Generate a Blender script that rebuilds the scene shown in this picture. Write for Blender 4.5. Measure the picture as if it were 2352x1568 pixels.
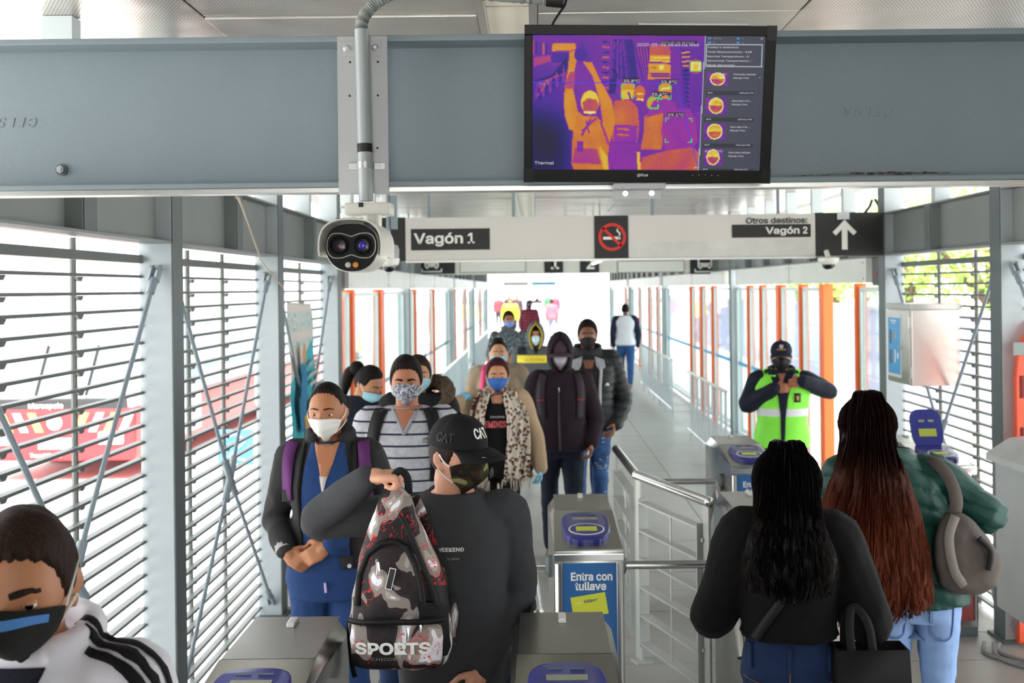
import bpy, bmesh, math, random
import numpy as np
from mathutils import Vector, Matrix, Euler
from mathutils.bvhtree import BVHTree

for o in list(bpy.data.objects):
    bpy.data.objects.remove(o)
SC = bpy.context.scene
COL = SC.collection
PI = math.pi
rnd = random.Random(7)

# ------------------------------------------------------------ camera
F = 2530.0; CX, CY = 1225.0, 662.0; HC = 2.12; ROLL = 0.0115
cd = bpy.data.cameras.new('camera'); cam = bpy.data.objects.new('camera', cd); COL.objects.link(cam)
cam.location = (0, 0, HC); cam.rotation_euler = (PI/2, ROLL, 0)
cd.sensor_width = 36; cd.lens = 36*F/2352.0
cd.shift_x = -(CX-1176)/2352.0; cd.shift_y = -(784-CY)/2352.0
cd.clip_start = 0.05; cd.clip_end = 400
cd.dof.use_dof = True; cd.dof.focus_distance = 3.1; cd.dof.aperture_fstop = 5.2
SC.camera = cam

# ------------------------------------------------------------ sky, sun, exposure
w = bpy.data.worlds.new('world'); SC.world = w; w.use_nodes = True
nt = w.node_tree; bg = nt.nodes['Background']
bg.inputs['Color'].default_value = (0.96, 0.98, 1.0, 1)
bg.inputs['Strength'].default_value = 5.2
sd = bpy.data.lights.new('sun', 'SUN'); sd.energy = 24.0; sd.angle = math.radians(30); sd.color = (1, .97, .92)
so = bpy.data.objects.new('sun', sd); COL.objects.link(so); so.rotation_euler = Vector((.05, .62, -.78)).to_track_quat('-Z', 'Y').to_euler()
vs = SC.view_settings
vs.view_transform = 'Standard'; vs.look = 'None'; vs.gamma = 1.0; vs.exposure = -0.08; vs.use_curve_mapping = False

def at(px, py, d):
    u = px-CX; v = CY-py; c, s = math.cos(ROLL), math.sin(ROLL)
    return Vector(((u*c+v*s)/F*d, d, HC+(-u*s+v*c)/F*d))

# ------------------------------------------------------------ materials
def lin(c):
    if isinstance(c, str):
        c = c.lstrip('#'); c = [int(c[i:i+2], 16)/255 for i in (0, 2, 4)]
        c = [x/12.92 if x <= .04045 else ((x+.055)/1.055)**2.4 for x in c]
    return (c[0], c[1], c[2], 1)
MATS = {}
class NT:
    def __init__(s, m): s.t = m.node_tree; s.n = s.t.nodes; s.b = s.n['Principled BSDF']
    def add(s, ty, **kw):
        n = s.n.new(ty)
        for k, v in kw.items(): setattr(n, k, v)
        return n
    def link(s, a, b): s.t.links.new(a, b)
    def coord(s, kind='Object', scale=None):
        c = s.add('ShaderNodeTexCoord').outputs[kind]
        if scale is None: return c
        m = s.add('ShaderNodeMapping'); m.inputs['Scale'].default_value = scale if hasattr(scale, '__len__') else (scale,)*3
        s.link(c, m.inputs['Vector']); return m.outputs[0]
    def noise(s, vec, scale, detail=3, rough=.55, dist=0):
        n = s.add('ShaderNodeTexNoise'); n.inputs['Scale'].default_value = scale; n.inputs['Detail'].default_value = detail
        n.inputs['Roughness'].default_value = rough; n.inputs['Distortion'].default_value = dist
        s.link(vec, n.inputs['Vector']); return n.outputs['Fac']
    def ramp(s, fac, stops, interp='LINEAR'):
        r = s.add('ShaderNodeValToRGB'); r.color_ramp.interpolation = interp
        e = r.color_ramp.elements
        while len(e) < len(stops): e.new(.5)
        for el, (p, c) in zip(e, stops): el.position = p; el.color = lin(c)
        s.link(fac, r.inputs['Fac']); return r.outputs['Color']
    def math(s, op, a, b=None, c=None):
        n = s.add('ShaderNodeMath', operation=op)
        for i, x in enumerate((a, b, c)):
            if x is None: continue
            if isinstance(x, (int, float)): n.inputs[i].default_value = x
            else: s.link(x, n.inputs[i])
        return n.outputs[0]
    def mix(s, fac, a, b):
        n = s.add('ShaderNodeMix', data_type='RGBA')
        for i, x in ((0, fac), (6, a), (7, b)):
            if isinstance(x, (int, float)): n.inputs[i].default_value = x
            elif isinstance(x, (str, tuple)): n.inputs[i].default_value = lin(x)
            else: s.link(x, n.inputs[i])
        return n.outputs[2]
    def sep(s, vec):
        n = s.add('ShaderNodeSeparateXYZ'); s.link(vec, n.inputs[0]); return n.outputs
    def bump(s, h, strength=.3, dist=.01):
        n = s.add('ShaderNodeBump'); n.inputs['Strength'].default_value = strength; n.inputs['Distance'].default_value = dist
        s.link(h, n.inputs['Height']); s.link(n.outputs[0], s.b.inputs['Normal'])
    def color(s, c): s.link(c, s.b.inputs['Base Color'])

def base(name, rough=.5, metal=0, spec=.5):
    m = bpy.data.materials.new(name); m.use_nodes = True; n = NT(m)
    n.b.inputs['Roughness'].default_value = rough; n.b.inputs['Metallic'].default_value = metal
    n.b.inputs['Specular IOR Level'].default_value = spec
    MATS[name] = m
    return m, n
def M(name, col, rough=.5, metal=0, var=.10, vs=4, bump=0, bs=60, spec=.5, stretch=None):
    """plain procedural material: noise mottling and fine relief"""
    if name in MATS: return MATS[name]
    m, n = base(name, rough, metal, spec)
    c = lin(col); d = tuple(x*(1-var) for x in c[:3]); l = tuple(min(1, x*(1+var)) for x in c[:3])
    v = n.coord('Object', stretch)
    f = n.noise(v, vs, 4)
    n.color(n.ramp(f, [(.3, d), (.7, l)]))
    if bump: n.bump(n.noise(n.coord('Object'), bs, 3), bump, .004)
    return m
def emit(name, col, strength):
    if name in MATS: return MATS[name]
    m, n = base(name, .6)
    n.b.inputs['Base Color'].default_value = (0.02, .02, .02, 1)
    n.b.inputs['Emission Color'].default_value = lin(col); n.b.inputs['Emission Strength'].default_value = strength
    return m
def glass(name, tint=(.9, .97, .97), trans=.86):
    if name in MATS: return MATS[name]
    m = bpy.data.materials.new(name); m.use_nodes = True; t = m.node_tree; t.nodes.clear()
    out = t.nodes.new('ShaderNodeOutputMaterial'); mx = t.nodes.new('ShaderNodeMixShader')
    tr = t.nodes.new('ShaderNodeBsdfTransparent'); gl = t.nodes.new('ShaderNodeBsdfGlossy'); fr = t.nodes.new('ShaderNodeLayerWeight')
    tr.inputs[0].default_value = (*tint, 1); gl.inputs['Roughness'].default_value = .03; fr.inputs['Blend'].default_value = .25
    mul = t.nodes.new('ShaderNodeMath'); mul.operation = 'MULTIPLY_ADD'; mul.inputs[1].default_value = .6; mul.inputs[2].default_value = 1-trans-.08
    t.links.new(fr.outputs['Fresnel'], mul.inputs[0]); t.links.new(mul.outputs[0], mx.inputs[0])
    t.links.new(tr.outputs[0], mx.inputs[1]); t.links.new(gl.outputs[0], mx.inputs[2]); t.links.new(mx.outputs[0], out.inputs[0])
    MATS[name] = m; return m

paint = M('blue_grey_paint', '#84929a', .42, var=.05, vs=3, bump=.12, bs=90)
paint2 = M('pale_blue_grey_paint', '#b2bcc0', .45, var=.05, vs=3, bump=.08, bs=90)
paint_shaded = M('side_beam_shaded', '#7b8181', .45, var=.06, vs=3, bump=.1, bs=90)  # beam paint darkened: dimmer light on the side beams put into the colour
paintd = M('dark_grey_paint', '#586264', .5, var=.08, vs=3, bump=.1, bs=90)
slatm = M('louvre_grey_paint', '#5f6461', .5, var=.08, vs=6)
alu = M('brushed_aluminium', '#c9cac8', .32, 1, var=.08, vs=20, stretch=(1, 30, 30))
galv = M('galvanised_steel', '#bdbfc0', .38, .7, var=.12, vs=14, bump=.05, bs=40)
black = M('black_plastic', '#121315', .35, var=.1)
blackm = M('matt_black', '#17181a', .6, var=.1)
rubber = M('black_rubber', '#161616', .7)
whitep = M('white_plastic', '#e4e3de', .35, var=.03)
whitem = M('white_panel', '#d9d9d5', .5, var=.04, vs=2)
chrome = M('polished_steel', '#d4d5d6', .16, 1, var=.05)
orange = M('orange_paint', '#ff6a1c', .45, var=.06)
redp = M('red_paint', '#c8281e', .45, var=.06)
letter = M('white_lettering', '#e9e9e4', .5, var=.02)
def steel(name, col='#c2c2be', rough=.22):
    m, n = base(name, rough, 1)
    v = n.coord('Object', (4, 90, 90))
    f = n.noise(v, 8, 4); n.color(n.ramp(f, [(.25, tuple(x*.86 for x in lin(col)[:3])), (.75, col)]))
    g = n.noise(n.coord('Object'), 6, 3); n.link(n.math('MULTIPLY_ADD', g, .18, rough-.08), n.b.inputs['Roughness'])
    n.bump(f, .05, .002); return m
stain = steel('stainless_steel', '#bfbfba', .2); stain2 = steel('satin_stainless', '#a9a9a4', .3)

# ------------------------------------------------------------ mesh builder
class MB:
    def __init__(s): s.v = []; s.f = []; s.m = []
    def add(s, v, f, mi=0):
        o = len(s.v); s.v += [tuple(p) for p in v]; s.f += [tuple(i+o for i in q) for q in f]; s.m += [mi]*len(f); return s
    def box(s, x0, x1, y0, y1, z0, z1, mi=0, mat=None):
        v = [Vector((x, y, z)) for z in (z0, z1) for y in (y0, y1) for x in (x0, x1)]
        if mat is not None: v = [mat @ p for p in v]
        return s.add(v, [(0, 2, 3, 1), (4, 5, 7, 6), (0, 1, 5, 4), (2, 6, 7, 3), (0, 4, 6, 2), (1, 3, 7, 5)], mi)
    def loft(s, rings, cap=(True, True), mi=0, close=True):
        n = len(rings[0]); v = [p for r in rings for p in r]; f = []
        for i in range(len(rings)-1):
            for j in range(n if close else n-1):
                k = (j+1) % n; f.append((i*n+j, i*n+k, (i+1)*n+k, (i+1)*n+j))
        if cap[0]: f.append(tuple(reversed(range(n))))
        if cap[1]: f.append(tuple(range((len(rings)-1)*n, len(rings)*n)))
        return s.add(v, f, mi)
    def tube(s, pts, r, n=10, cap=True, mi=0, flat=None, up=None):
        """swept round bar; r one radius or one per point; flat=(a,b) scales of the cross-section"""
        P = [Vector(p) for p in pts]; k = len(P)
        R = r if hasattr(r, '__len__') else [r]*k
        T = [(P[min(i+1, k-1)]-P[max(i-1, 0)]).normalized() for i in range(k)]
        a = Vector(up) if up is not None else (Vector((0, 0, 1)) if abs(T[0].z) < .9 else Vector((1, 0, 0)))
        u = (a-T[0]*a.dot(T[0])).normalized(); rings = []
        fa, fb = flat or (1, 1)
        for i in range(k):
            u = (u-T[i]*u.dot(T[i]));
            u = u.normalized() if u.length > 1e-6 else T[i].orthogonal().normalized()
            wv = T[i].cross(u)
            rings.append([P[i]+(u*math.cos(2*PI*j/n)*fa+wv*math.sin(2*PI*j/n)*fb)*R[i] for j in range(n)])
        return s.loft(rings, (cap, cap), mi)
    def disc(s, c, nrm, r, h, n=20, mi=0, r2=None):
        c = Vector(c); nrm = Vector(nrm).normalized(); return s.tube([c, c+nrm*h], [r, r if r2 is None else r2], n, True, mi)
    def lathe(s, c, axis, prof, n=24, mi=0, flat=(1, 1)):
        c = Vector(c); ax = Vector(axis).normalized(); u = ax.orthogonal().normalized(); wv = ax.cross(u)
        return s.loft([[c+ax*h+(u*math.cos(2*PI*j/n)*flat[0]+wv*math.sin(2*PI*j/n)*flat[1])*r for j in range(n)] for r, h in prof], (True, True), mi)
    def prism(s, poly, d, mi=0):
        """polygon of 3d points pushed along vector d"""
        d = Vector(d); a = [Vector(p) for p in poly]; return s.loft([a, [p+d for p in a]], (True, True), mi)
    def ell(s, c, r, n=16, mi=0, rot=None):
        c = Vector(c); rings = []
        for i in range(1, n//2+1):
            t = PI*i/(n//2+1); ring = []
            for j in range(n):
                p = Vector((r[0]*math.sin(t)*math.cos(2*PI*j/n), r[1]*math.sin(t)*math.sin(2*PI*j/n), -r[2]*math.cos(t)))
                ring.append(c+(rot @ p if rot is not None else p))
            rings.append(ring)
        return s.loft(rings, (True, True), mi)
    def mesh(s, name, smooth=None, bevel=0, xf=None):
        me = bpy.data.meshes.new(name); me.from_pydata(s.v, [], s.f)
        if any(s.m): me.polygons.foreach_set('material_index', s.m)
        bm = bmesh.new(); bm.from_mesh(me)
        bmesh.ops.recalc_face_normals(bm, faces=bm.faces)
        if bevel:
            ed = [e for e in bm.edges if len(e.link_faces) == 2 and e.calc_face_angle(0) > .5]
            bmesh.ops.bevel(bm, geom=ed, offset=bevel, segments=2, affect='EDGES', profile=.7)
        bm.to_mesh(me); bm.free()
        if smooth is None: smooth = 35
        if smooth:
            me.polygons.foreach_set('use_smooth', [True]*len(me.polygons))
            try: me.set_sharp_from_angle(angle=math.radians(smooth))
            except Exception: pass
        return me
    def build(s, name, mat, parent=None, smooth=None, bevel=0, loc=None):
        return link(name, s.mesh(name, smooth, bevel), mat, parent, loc)
def link(name, me, mat, parent=None, loc=None):
    if mat is not None and not me.materials:
        for m in (mat if isinstance(mat, (list, tuple)) else [mat]): me.materials.append(m)
    o = bpy.data.objects.new(name, me); COL.objects.link(o)
    if parent is not None: o.parent = parent
    if loc is not None: o.location = loc
    return o
def tag(o, label=None, cat=None, group=None, kind=None):
    for k, v in (('label', label), ('category', cat), ('group', group), ('kind', kind)):
        if v: o[k] = v
    return o
def thing(name, label, cat, loc=(0, 0, 0), rotz=0, group=None, kind=None):
    o = bpy.data.objects.new(name, None); COL.objects.link(o); o.location = loc; o.rotation_euler = (0, 0, rotz)
    o.empty_display_size = .1
    return tag(o, label, cat, group, kind)
def copy_tree(o, parent=None):
    c = o.copy(); COL.objects.link(c)
    if parent is not None: c.parent = parent
    for ch in list(o.children): copy_tree(ch, c)
    return c

# text as meshes, made in a scratch scene so that the main scene is never re-evaluated
TMP = bpy.data.scenes.new('scratch'); TVL = TMP.view_layers[0]
def evaluated(o):
    TMP.collection.objects.link(o); TVL.update()
    dg = TVL.depsgraph
    me = bpy.data.meshes.new_from_object(o.evaluated_get(dg), depsgraph=dg)
    d = o.data; bpy.data.objects.remove(o)
    return me, d
def text_font():
    try:
        import os
        p = os.path.join(bpy.utils.resource_path('LOCAL'), 'datafiles', 'fonts')
        for f in ('Inter.woff2',):
            q = os.path.join(p, f)
            if os.path.exists(q): return bpy.data.fonts.load(q)
    except Exception: pass
    return None
FONT = text_font()
def text_mesh(body, size, offset=0.0, extrude=.0006, align='LEFT', shear=0, width=None, spacing=1.0):
    cu = bpy.data.curves.new('text', 'FONT'); cu.body = body
    if FONT: cu.font = FONT
    cu.size = size; cu.offset = offset*size; cu.extrude = extrude
    cu.align_x = align; cu.shear = shear; cu.space_character = spacing; cu.resolution_u = 3
    o = bpy.data.objects.new('text', cu); me, d = evaluated(o); bpy.data.curves.remove(d)
    if width and len(me.vertices):
        co = np.empty(len(me.vertices)*3); me.vertices.foreach_get('co', co); co = co.reshape(-1, 3)
        k = width/(co[:, 0].max()-co[:, 0].min()); co[:, 0] *= k; me.vertices.foreach_set('co', co.ravel())
    return me
def text(name, body, size, loc, mat, parent=None, rot=(PI/2, 0, 0), **kw):
    me = text_mesh(body, size, **kw); me.name = name; me.materials.clear()
    o = link(name, me, mat, parent, loc); o.rotation_euler = rot; return o
# ============================================================ THE STATION
XL, XR = -1.662, 2.765          # inner faces of the two column rows
YL = [2.95, 5.063, 7.172, 9.36]; YR = [4.35, 6.506, 8.656]
YLG = [14.7, 22.7, 31.0, 40.0]; YRG = [15.4, 23.6, 32.0, 40.0]
ZB0, ZB1, ZC = 2.345, 2.685, 3.14

# floor: tiles near, one sheet beyond
fl = thing('floor', None, None, kind='structure')
fm, n = base('floor_tile', .42)
v = n.coord('Object'); f1 = n.noise(v, 1.3, 5); f2 = n.noise(v, 26, 3)
n.color(n.mix(n.math('MULTIPLY', f2, .35), n.ramp(f1, [(.3, '#9b9a95'), (.7, '#b4b3ae')]), '#8f8e89'))
n.bump(f2, .08, .003); n.link(n.math('MULTIPLY_ADD', f1, .3, .24), n.b.inputs['Roughness'])
MB().box(XL-.35, XR+.35, -9, 95, -.16, -.006).build('subfloor', M('floor_joint', '#85847f', .8), fl)
tmesh = None
cols = [(-2.0, -.86), (-.86, .32), (.32, 1.5), (1.5, 3.1)]
rows = [2.2+.5*i for i in range(46)]
for i, y in enumerate(rows):
    for j, (a, b) in enumerate(cols):
        off = 0
        a2, b2 = a+.004+off, b-.004+off
        MB().box(a2, b2, y+.004, y+.496, -.006, rnd.uniform(-.0006, .0006)).build('floor_tile', fm, fl, 0)
MB().box(-2.0, 3.1, -9, 2.196, -.006, 0).build('landing_slab', fm, fl, 0)
far = MB().box(-2.0, 3.1, 25.204, 95, -.006, 0).build('far_paving', fm, fl, 0)

# ceiling: perforated panels, light trough, roof over it
ce = thing('ceiling', None, None, kind='structure')
pm, n = base('perforated_metal', .34, .85)
xyz = n.sep(n.coord('Object')); k = 2*PI/.0135
row = n.math('FLOOR', n.math('DIVIDE', xyz[1], .0117)); sh = n.math('MULTIPLY', n.math('MODULO', row, 2), .00675)
dx = n.math('SINE', n.math('MULTIPLY', n.math('ADD', xyz[0], sh), k)); dy = n.math('SINE', n.math('MULTIPLY', xyz[1], 2*PI/.0117))
hole = n.math('GREATER_THAN', n.math('ADD', dx, dy), .75)
f = n.noise(n.coord('Object'), 1.6, 4)
n.color(n.mix(hole, n.ramp(f, [(.3, '#b9b6b0'), (.7, '#d3d0cb')]), '#37373a'))
n.link(n.math('MULTIPLY_ADD', hole, -.8, .85), n.b.inputs['Metallic'])
n.bump(n.noise(n.coord('Object'), 2.2, 2), .25, .05)
pan_x = [(-2.3, -1.218), (-1.212, -.199), (.029, 1.004), (1.010, 2.0), (2.006, 3.4)]
MB().box(-2.3, 3.4, -9, .49, ZC, ZC+.02).build('unseen_ceiling_sheet', M('ceiling_sheet', '#c9c7c2', .4, .5), ce)  # unseen, carried back behind the camera to keep sky off the beam
y = .5
while y < 24:
    for a, b in pan_x:
        dz = rnd.uniform(-.006, .006)
        MB().box(a, b, y+.003, y+1.197, ZC+dz, ZC+.02+dz).build('ceiling_panel', pm, ce, 0, .003)
    MB().box(-.165, -.005, y+.01, y+1.19, ZC+.03, ZC+.05).build('trough_cover', M('milky_cover', '#e6e0d2', .5, var=.05), ce, 0)
    y += 1.2
for x in (-.196, -.004): MB().box(x, x+.03, .5, 24, ZC-.012, ZC+.03).build('trough_rail', alu, ce)
MB().box(-2.3, 3.4, 24.1, 42, ZC, ZC+.02).build('far_ceiling_sheet', M('ceiling_sheet', '#c9c7c2', .4, .5), ce)
MB().box(-2.7, 3.8, -9, 42, ZC+.06, ZC+.2).build('roof_slab', M('roof_grey', '#7d8080', .7), ce)  # runs on unseen behind the camera, cutting light on front faces

# unseen enclosure added behind the camera, its side walls dimming the beam; open end
wm = M('unseen_side_wall', '#b9bcb8', .6, var=.05)
for nme, x0, x1, y1 in (('unseen_wall_left', -2.0, -1.9, 1.3), ('unseen_wall_right', 3.1, 3.2, 2.6)):
    tag(MB().box(x0, x1, -9, y1, 0, ZC).build(nme, wm, None, 0), kind='structure')
# columns
def column(side, y, label, sx=.15, top=ZC):
    xi = XL if side < 0 else XR
    x0, x1 = (xi-sx, xi) if side < 0 else (xi, xi+sx)
    t = thing('column', label, 'column', (0, 0, 0), kind='structure')
    MB().box(x0, x1, y, y+.15, 0, top).build('shaft', paint2, t, 0, .004)
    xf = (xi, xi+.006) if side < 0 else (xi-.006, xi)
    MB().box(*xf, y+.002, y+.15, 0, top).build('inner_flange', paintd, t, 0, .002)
    MB().box(x0-.03, x1+.03, y-.04, y+.19, 0, .014).build('base_plate', paintd, t, 0, .003)
    return t
nm = ['first', 'second', 'third', 'fourth', 'fifth', 'sixth', 'seventh', 'eighth']
for i, y in enumerate(YL+YLG):
    column(-1, y, f'grey steel column in the left wall, {nm[i]} from the camera', top=ZC)
for i, y in enumerate(YR+YRG):
    column(1, y, f'grey steel column in the right wall, {nm[i]} from the camera', top=ZC)

# longitudinal beams with stub posts, clerestory posts above
def long_beam(side, y0, y1, label, n_stub=1):
    xi = XL if side < 0 else XR; s = -side     # s points into the corridor
    X = lambda a: xi - s*a                    # a metres outward from inner face
    def bx(mb, a0, a1, *r): x = sorted((X(a0), X(a1))); return mb.box(x[0], x[1], *r)
    t = thing('side_beam', label, 'beam', kind='structure')
    bx(MB(), .07, .082, y0, y1, ZB0+.012, ZB1-.012).build('web', paint_shaded, t, 0)
    bx(MB(), 0, .15, y0, y1, ZB0, ZB0+.012).build('bottom_flange', paint_shaded, t, 0, .002)
    bx(MB(), 0, .15, y0, y1, ZB1-.012, ZB1).build('top_flange', paint_shaded, t, 0, .002)
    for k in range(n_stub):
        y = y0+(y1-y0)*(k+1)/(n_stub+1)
        bx(MB(), .004, .07, y-.006, y+.006, ZB0+.012, ZB1-.012).build('stiffener', paint_shaded, t, 0)
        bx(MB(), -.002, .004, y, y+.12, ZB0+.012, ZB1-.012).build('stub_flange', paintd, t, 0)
        bx(MB(), .02, .13, y-.04, y+.04, ZB1, ZC).build('clerestory_post', paint2, t, 0)
    return t
for i in range(len(YL)-1): long_beam(-1, YL[i]+.15, YL[i+1], f'grey side beam over the {nm[i]} louvre bay of the left wall')
for i in range(len(YR)-1): long_beam(1, YR[i]+.15, YR[i+1], f'grey side beam over the {nm[i]} louvre bay of the right wall')
yy = [YL[-1]]+YLG
for i in range(len(yy)-1): long_beam(-1, yy[i]+.15, yy[i+1], f'grey side beam over the {nm[i]} glazed bay of the left wall', 5)
yy = [YR[-1]]+YRG
for i in range(len(yy)-1): long_beam(1, yy[i]+.15, yy[i+1], f'grey side beam over the {nm[i]} glazed bay of the right wall', 5)

# louvre screens: every blade a part
def louvre(side, y0, y1, label):
    xi = XL if side < 0 else XR; s = side
    xp = xi+s*.15                        # plane of the blades
    t = thing('louvre_screen', label, 'louvre', kind='structure')
    a, b = sorted((xp-s*.018, xp+s*.018))
    me = MB().box(a, b, y0, y1, -.0065, .0065).mesh('slat', 0, .002); me.materials.append(slatm)
    z = 2.195
    while z > .05:
        link('slat', me, None, t, (0, 0, z)); z -= .0762
    a2, b2 = sorted((xp-s*.02, xp+s*.02))
    MB().box(a2, b2, y0, y1, 2.255, 2.293).build('top_rail', slatm, t, 0, .003)
    for k in (1, 2):
        y = y0+(y1-y0)*k/3; mb = MB()
        mb.tube([(xp+s*.03, y, 0), (xp+s*.03, y, ZB0)], .0135, 8)
        o = mb.build('rod', slatm, t)
        br = MB(); z = 2.195
        while z > .05:
            br.prism([(xp+s*.012, y-.032, z-.0075), (xp+s*.012, y+.032, z-.0075), (xp+s*.012, y+.013, z-.026), (xp+s*.012, y-.013, z-.026)], (-s*.012, 0, 0)); z -= .0762
        tag(br.build('blade_bracket', slatm, t, 0), kind='stuff')
    return t
for i in range(len(YL)-1): louvre(-1, YL[i]+.15, YL[i+1], f'grey horizontal louvre screen, {nm[i]} bay of the left wall from the camera')
for i in range(len(YR)-1): louvre(1, YR[i]+.15, YR[i+1], f'grey horizontal louvre screen, {nm[i]} bay of the right wall from the camera')

# cross braces of rods with fork ends
def brace(side, y0, y1, label, zc=1.07):
    xi = XL if side < 0 else XR
    x = xi+side*.055; t = thing('cross_brace', label, 'brace', kind='structure')
    ym = (y0+y1)/2; zt = 2.235; zb = .1
    for k, (ya, za) in enumerate(((y0+.03, zt), (y1-.03, zt), (y0+.03, zb), (y1-.03, zb))):
        A = Vector((x, ya, za)); B = Vector((x, ym, zc)); d = (B-A).normalized()
        MB().tube([A+d*.1, B-d*.07], .0115, 8).build('rod', paint, t)
        mb = MB().tube([A+d*.07, A+d*.15], [.02, .018], 10)
        for e in (-.016, .016):
            mb.tube([A+Vector((e, 0, 0)), A+d*.08+Vector((e, 0, 0))], .02, 8, flat=(1, .35), up=(0, 1, .3))
        mb.build('fork_end', paint, t)
        MB().tube([A+Vector((-.03, 0, 0)), A+Vector((.03, 0, 0))], .011, 8).build('pin', galv, t)
        MB().tube([B-d*.14, B+d*.02], .02, 10).build('coupling', paint, t)
    return t
for i in range(3): brace(-1, YL[i]+.15, YL[i+1], f'crossed grey tie rods in front of the {nm[i]} left louvre bay')
for i in range(2): brace(1, YR[i]+.15, YR[i+1], f'crossed grey tie rods in front of the {nm[i]} right louvre bay')

# glazed bays: orange posts, panes, header boxes
gl = glass('door_glass')
gframe = M('pale_frame', '#d5dcdc', .4, var=.04)
bluestripe = M('blue_stripe', '#59b5e6', .5)
win_no = [0]
def window(side, y0, y1, stripe=True, frame=gframe):
    xi = XL if side < 0 else XR; x = xi+side*.09
    win_no[0] += 1
    t = thing(f'window_{win_no[0]}', None, None, kind='structure')
    for name, r in (('frame_rail', (y0, y1, .05, .1)), ('frame_rail', (y0, y1, 2.06, 2.1)), ('frame_stile', (y0, y0+.045, .1, 2.06)), ('frame_stile', (y1-.045, y1, .1, 2.06))):
        MB().box(x-.02, x+.02, *r).build(name, frame, t, 0)
    MB().box(x-.004, x+.004, y0+.045, y1-.045, .1, 2.06).build('pane', gl, t, 0)
    if stripe: MB().box(x-.006, x-.0045, y0+.05, y1-.05, 1.02, 1.075).build('safety_stripe', bluestripe, t, 0)
def orange_post(side, y, wy=.1, label=''):
    xi = XL if side < 0 else XR; x = xi+side*.09
    o = MB().box(x-.05, x+.05, y-wy/2, y+wy/2, 0, 2.13).build('orange_post', orange, None, 0, .006)
    tag(o, label, 'post', 'orange door posts of the glazed bays', 'structure')
posts = {-1: [(9.78, .1), (10.45, .14), (12.45, .3), (16.0, .1), (19.0, .12), (24.2, .1), (28, .1), (36, .1)],
          1: [(9.62, .05), (10.75, .16), (11.65, .05), (12.7, .15), (13.7, .05), (14.5, .05), (17.4, .12), (18.6, .2), (19.8, .16), (25.2, .12), (27.0, .2), (29.5, .1), (34, .12)]}
for s in (-1, 1):
    P = posts[s]; nsd = 'left' if s < 0 else 'right'
    for i, (y, wy) in enumerate(P):
        orange_post(s, y, wy, f'orange door post in the {nsd} glazed wall, number {i+1} counting from the camera')
    cuts = sorted([(y-wy/2-.005, y+wy/2+.005) for y, wy in P]+[(c-.01, c+.16) for c in ((YL[-1:]+YLG) if s < 0 else (YR[-1:]+YRG))])
    for (a0, a1), (b0, b1) in zip(cuts, cuts[1:]):
        if b0-a1 > .25 and not (s > 0 and 9.6 < a1 < 9.7):
            window(s, a1, b0)
hb = M('header_box', '#d6d8d4', .45, var=.06, vs=2)
k = 0
for s, segs in ((-1, [(9.75, 12.4), (12.44, 14.6), (15.0, 18.2), (18.25, 22.5), (23, 30), (31.3, 39)]), (1, [(9.05, 11.75), (11.8, 14.9), (15.8, 19.0), (19.05, 23.2), (23.9, 31.5), (32.3, 39)])):
    xi = XL if s < 0 else XR
    for y0, y1 in segs:
        k += 1
        t = thing('door_header', f"pale grey door header box over the {'left' if s < 0 else 'right'} glazed wall, {nm[segs.index((y0, y1))]} from the camera", 'header', kind='structure')
        a, b = sorted((xi-s*.03, xi+s*.16))
        MB().box(a, b, y0, y1, 2.135, 2.34).build('cover', hb, t, 0, .004)
        for yb in (y0+.08, y1-.08):
            for zb in (2.17, 2.3): MB().disc((xi-s*.03, yb, zb), (-s, 0, 0), .007, .004, 8).build('screw', paintd, t)
for s, y, zz in ((-1, 9.56, (2.11, 2.33)), (1, 8.83, (2.11, 2.34))):
    xi = XL if s < 0 else XR
    t = thing('door_speaker', f"black loudspeaker box at the start of the {'left' if s < 0 else 'right'} glazed wall", 'speaker')
    a, b = sorted((xi-s*.0, xi+s*.15))
    MB().box(a, b, y, y+.16, *zz).build('case', black, t, 0, .01)
    MB().box(a+.012, b-.012, y-.004, y, zz[0]+.02, zz[1]-.02).build('grille', rubber, t, 0)
    MB().disc((xi-s*.001, y+.05, 2.2), (-s, 0, 0), .014, .004).build('red_light', M('red_lens', '#d01515', .3), t)

# railings inside the glazed bays
def railing(x, y0, y1, label, step=.3):
    t = thing('railing', label, 'railing')
    MB().tube([(x, y0, .95), (x, y1, .95)], .02, 10).build('top_rail', chrome, t)
    MB().tube([(x, y0, .17), (x, y1, .17)], .016, 8).build('bottom_rail', chrome, t)
    y = y0+.03; i = 0
    while y < y1:
        MB().box(x-.008, x+.008, y-.045, y+.045, .02 if i % 3 == 0 else .17, .94).build('baluster', paint2, t, 0); y += step; i += 1
railing(2.12, 12.2, 15.2, 'stainless railing with flat pale bars before the right glazed wall')
railing(2.2, 17.6, 22.6, 'farther stainless railing along the right glazed wall')
railing(-1.28, 15.2, 21.5, 'stainless railing with flat pale bars before the left glazed wall')
railing(-1.28, 24, 31, 'farther stainless railing along the left glazed wall')

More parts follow.
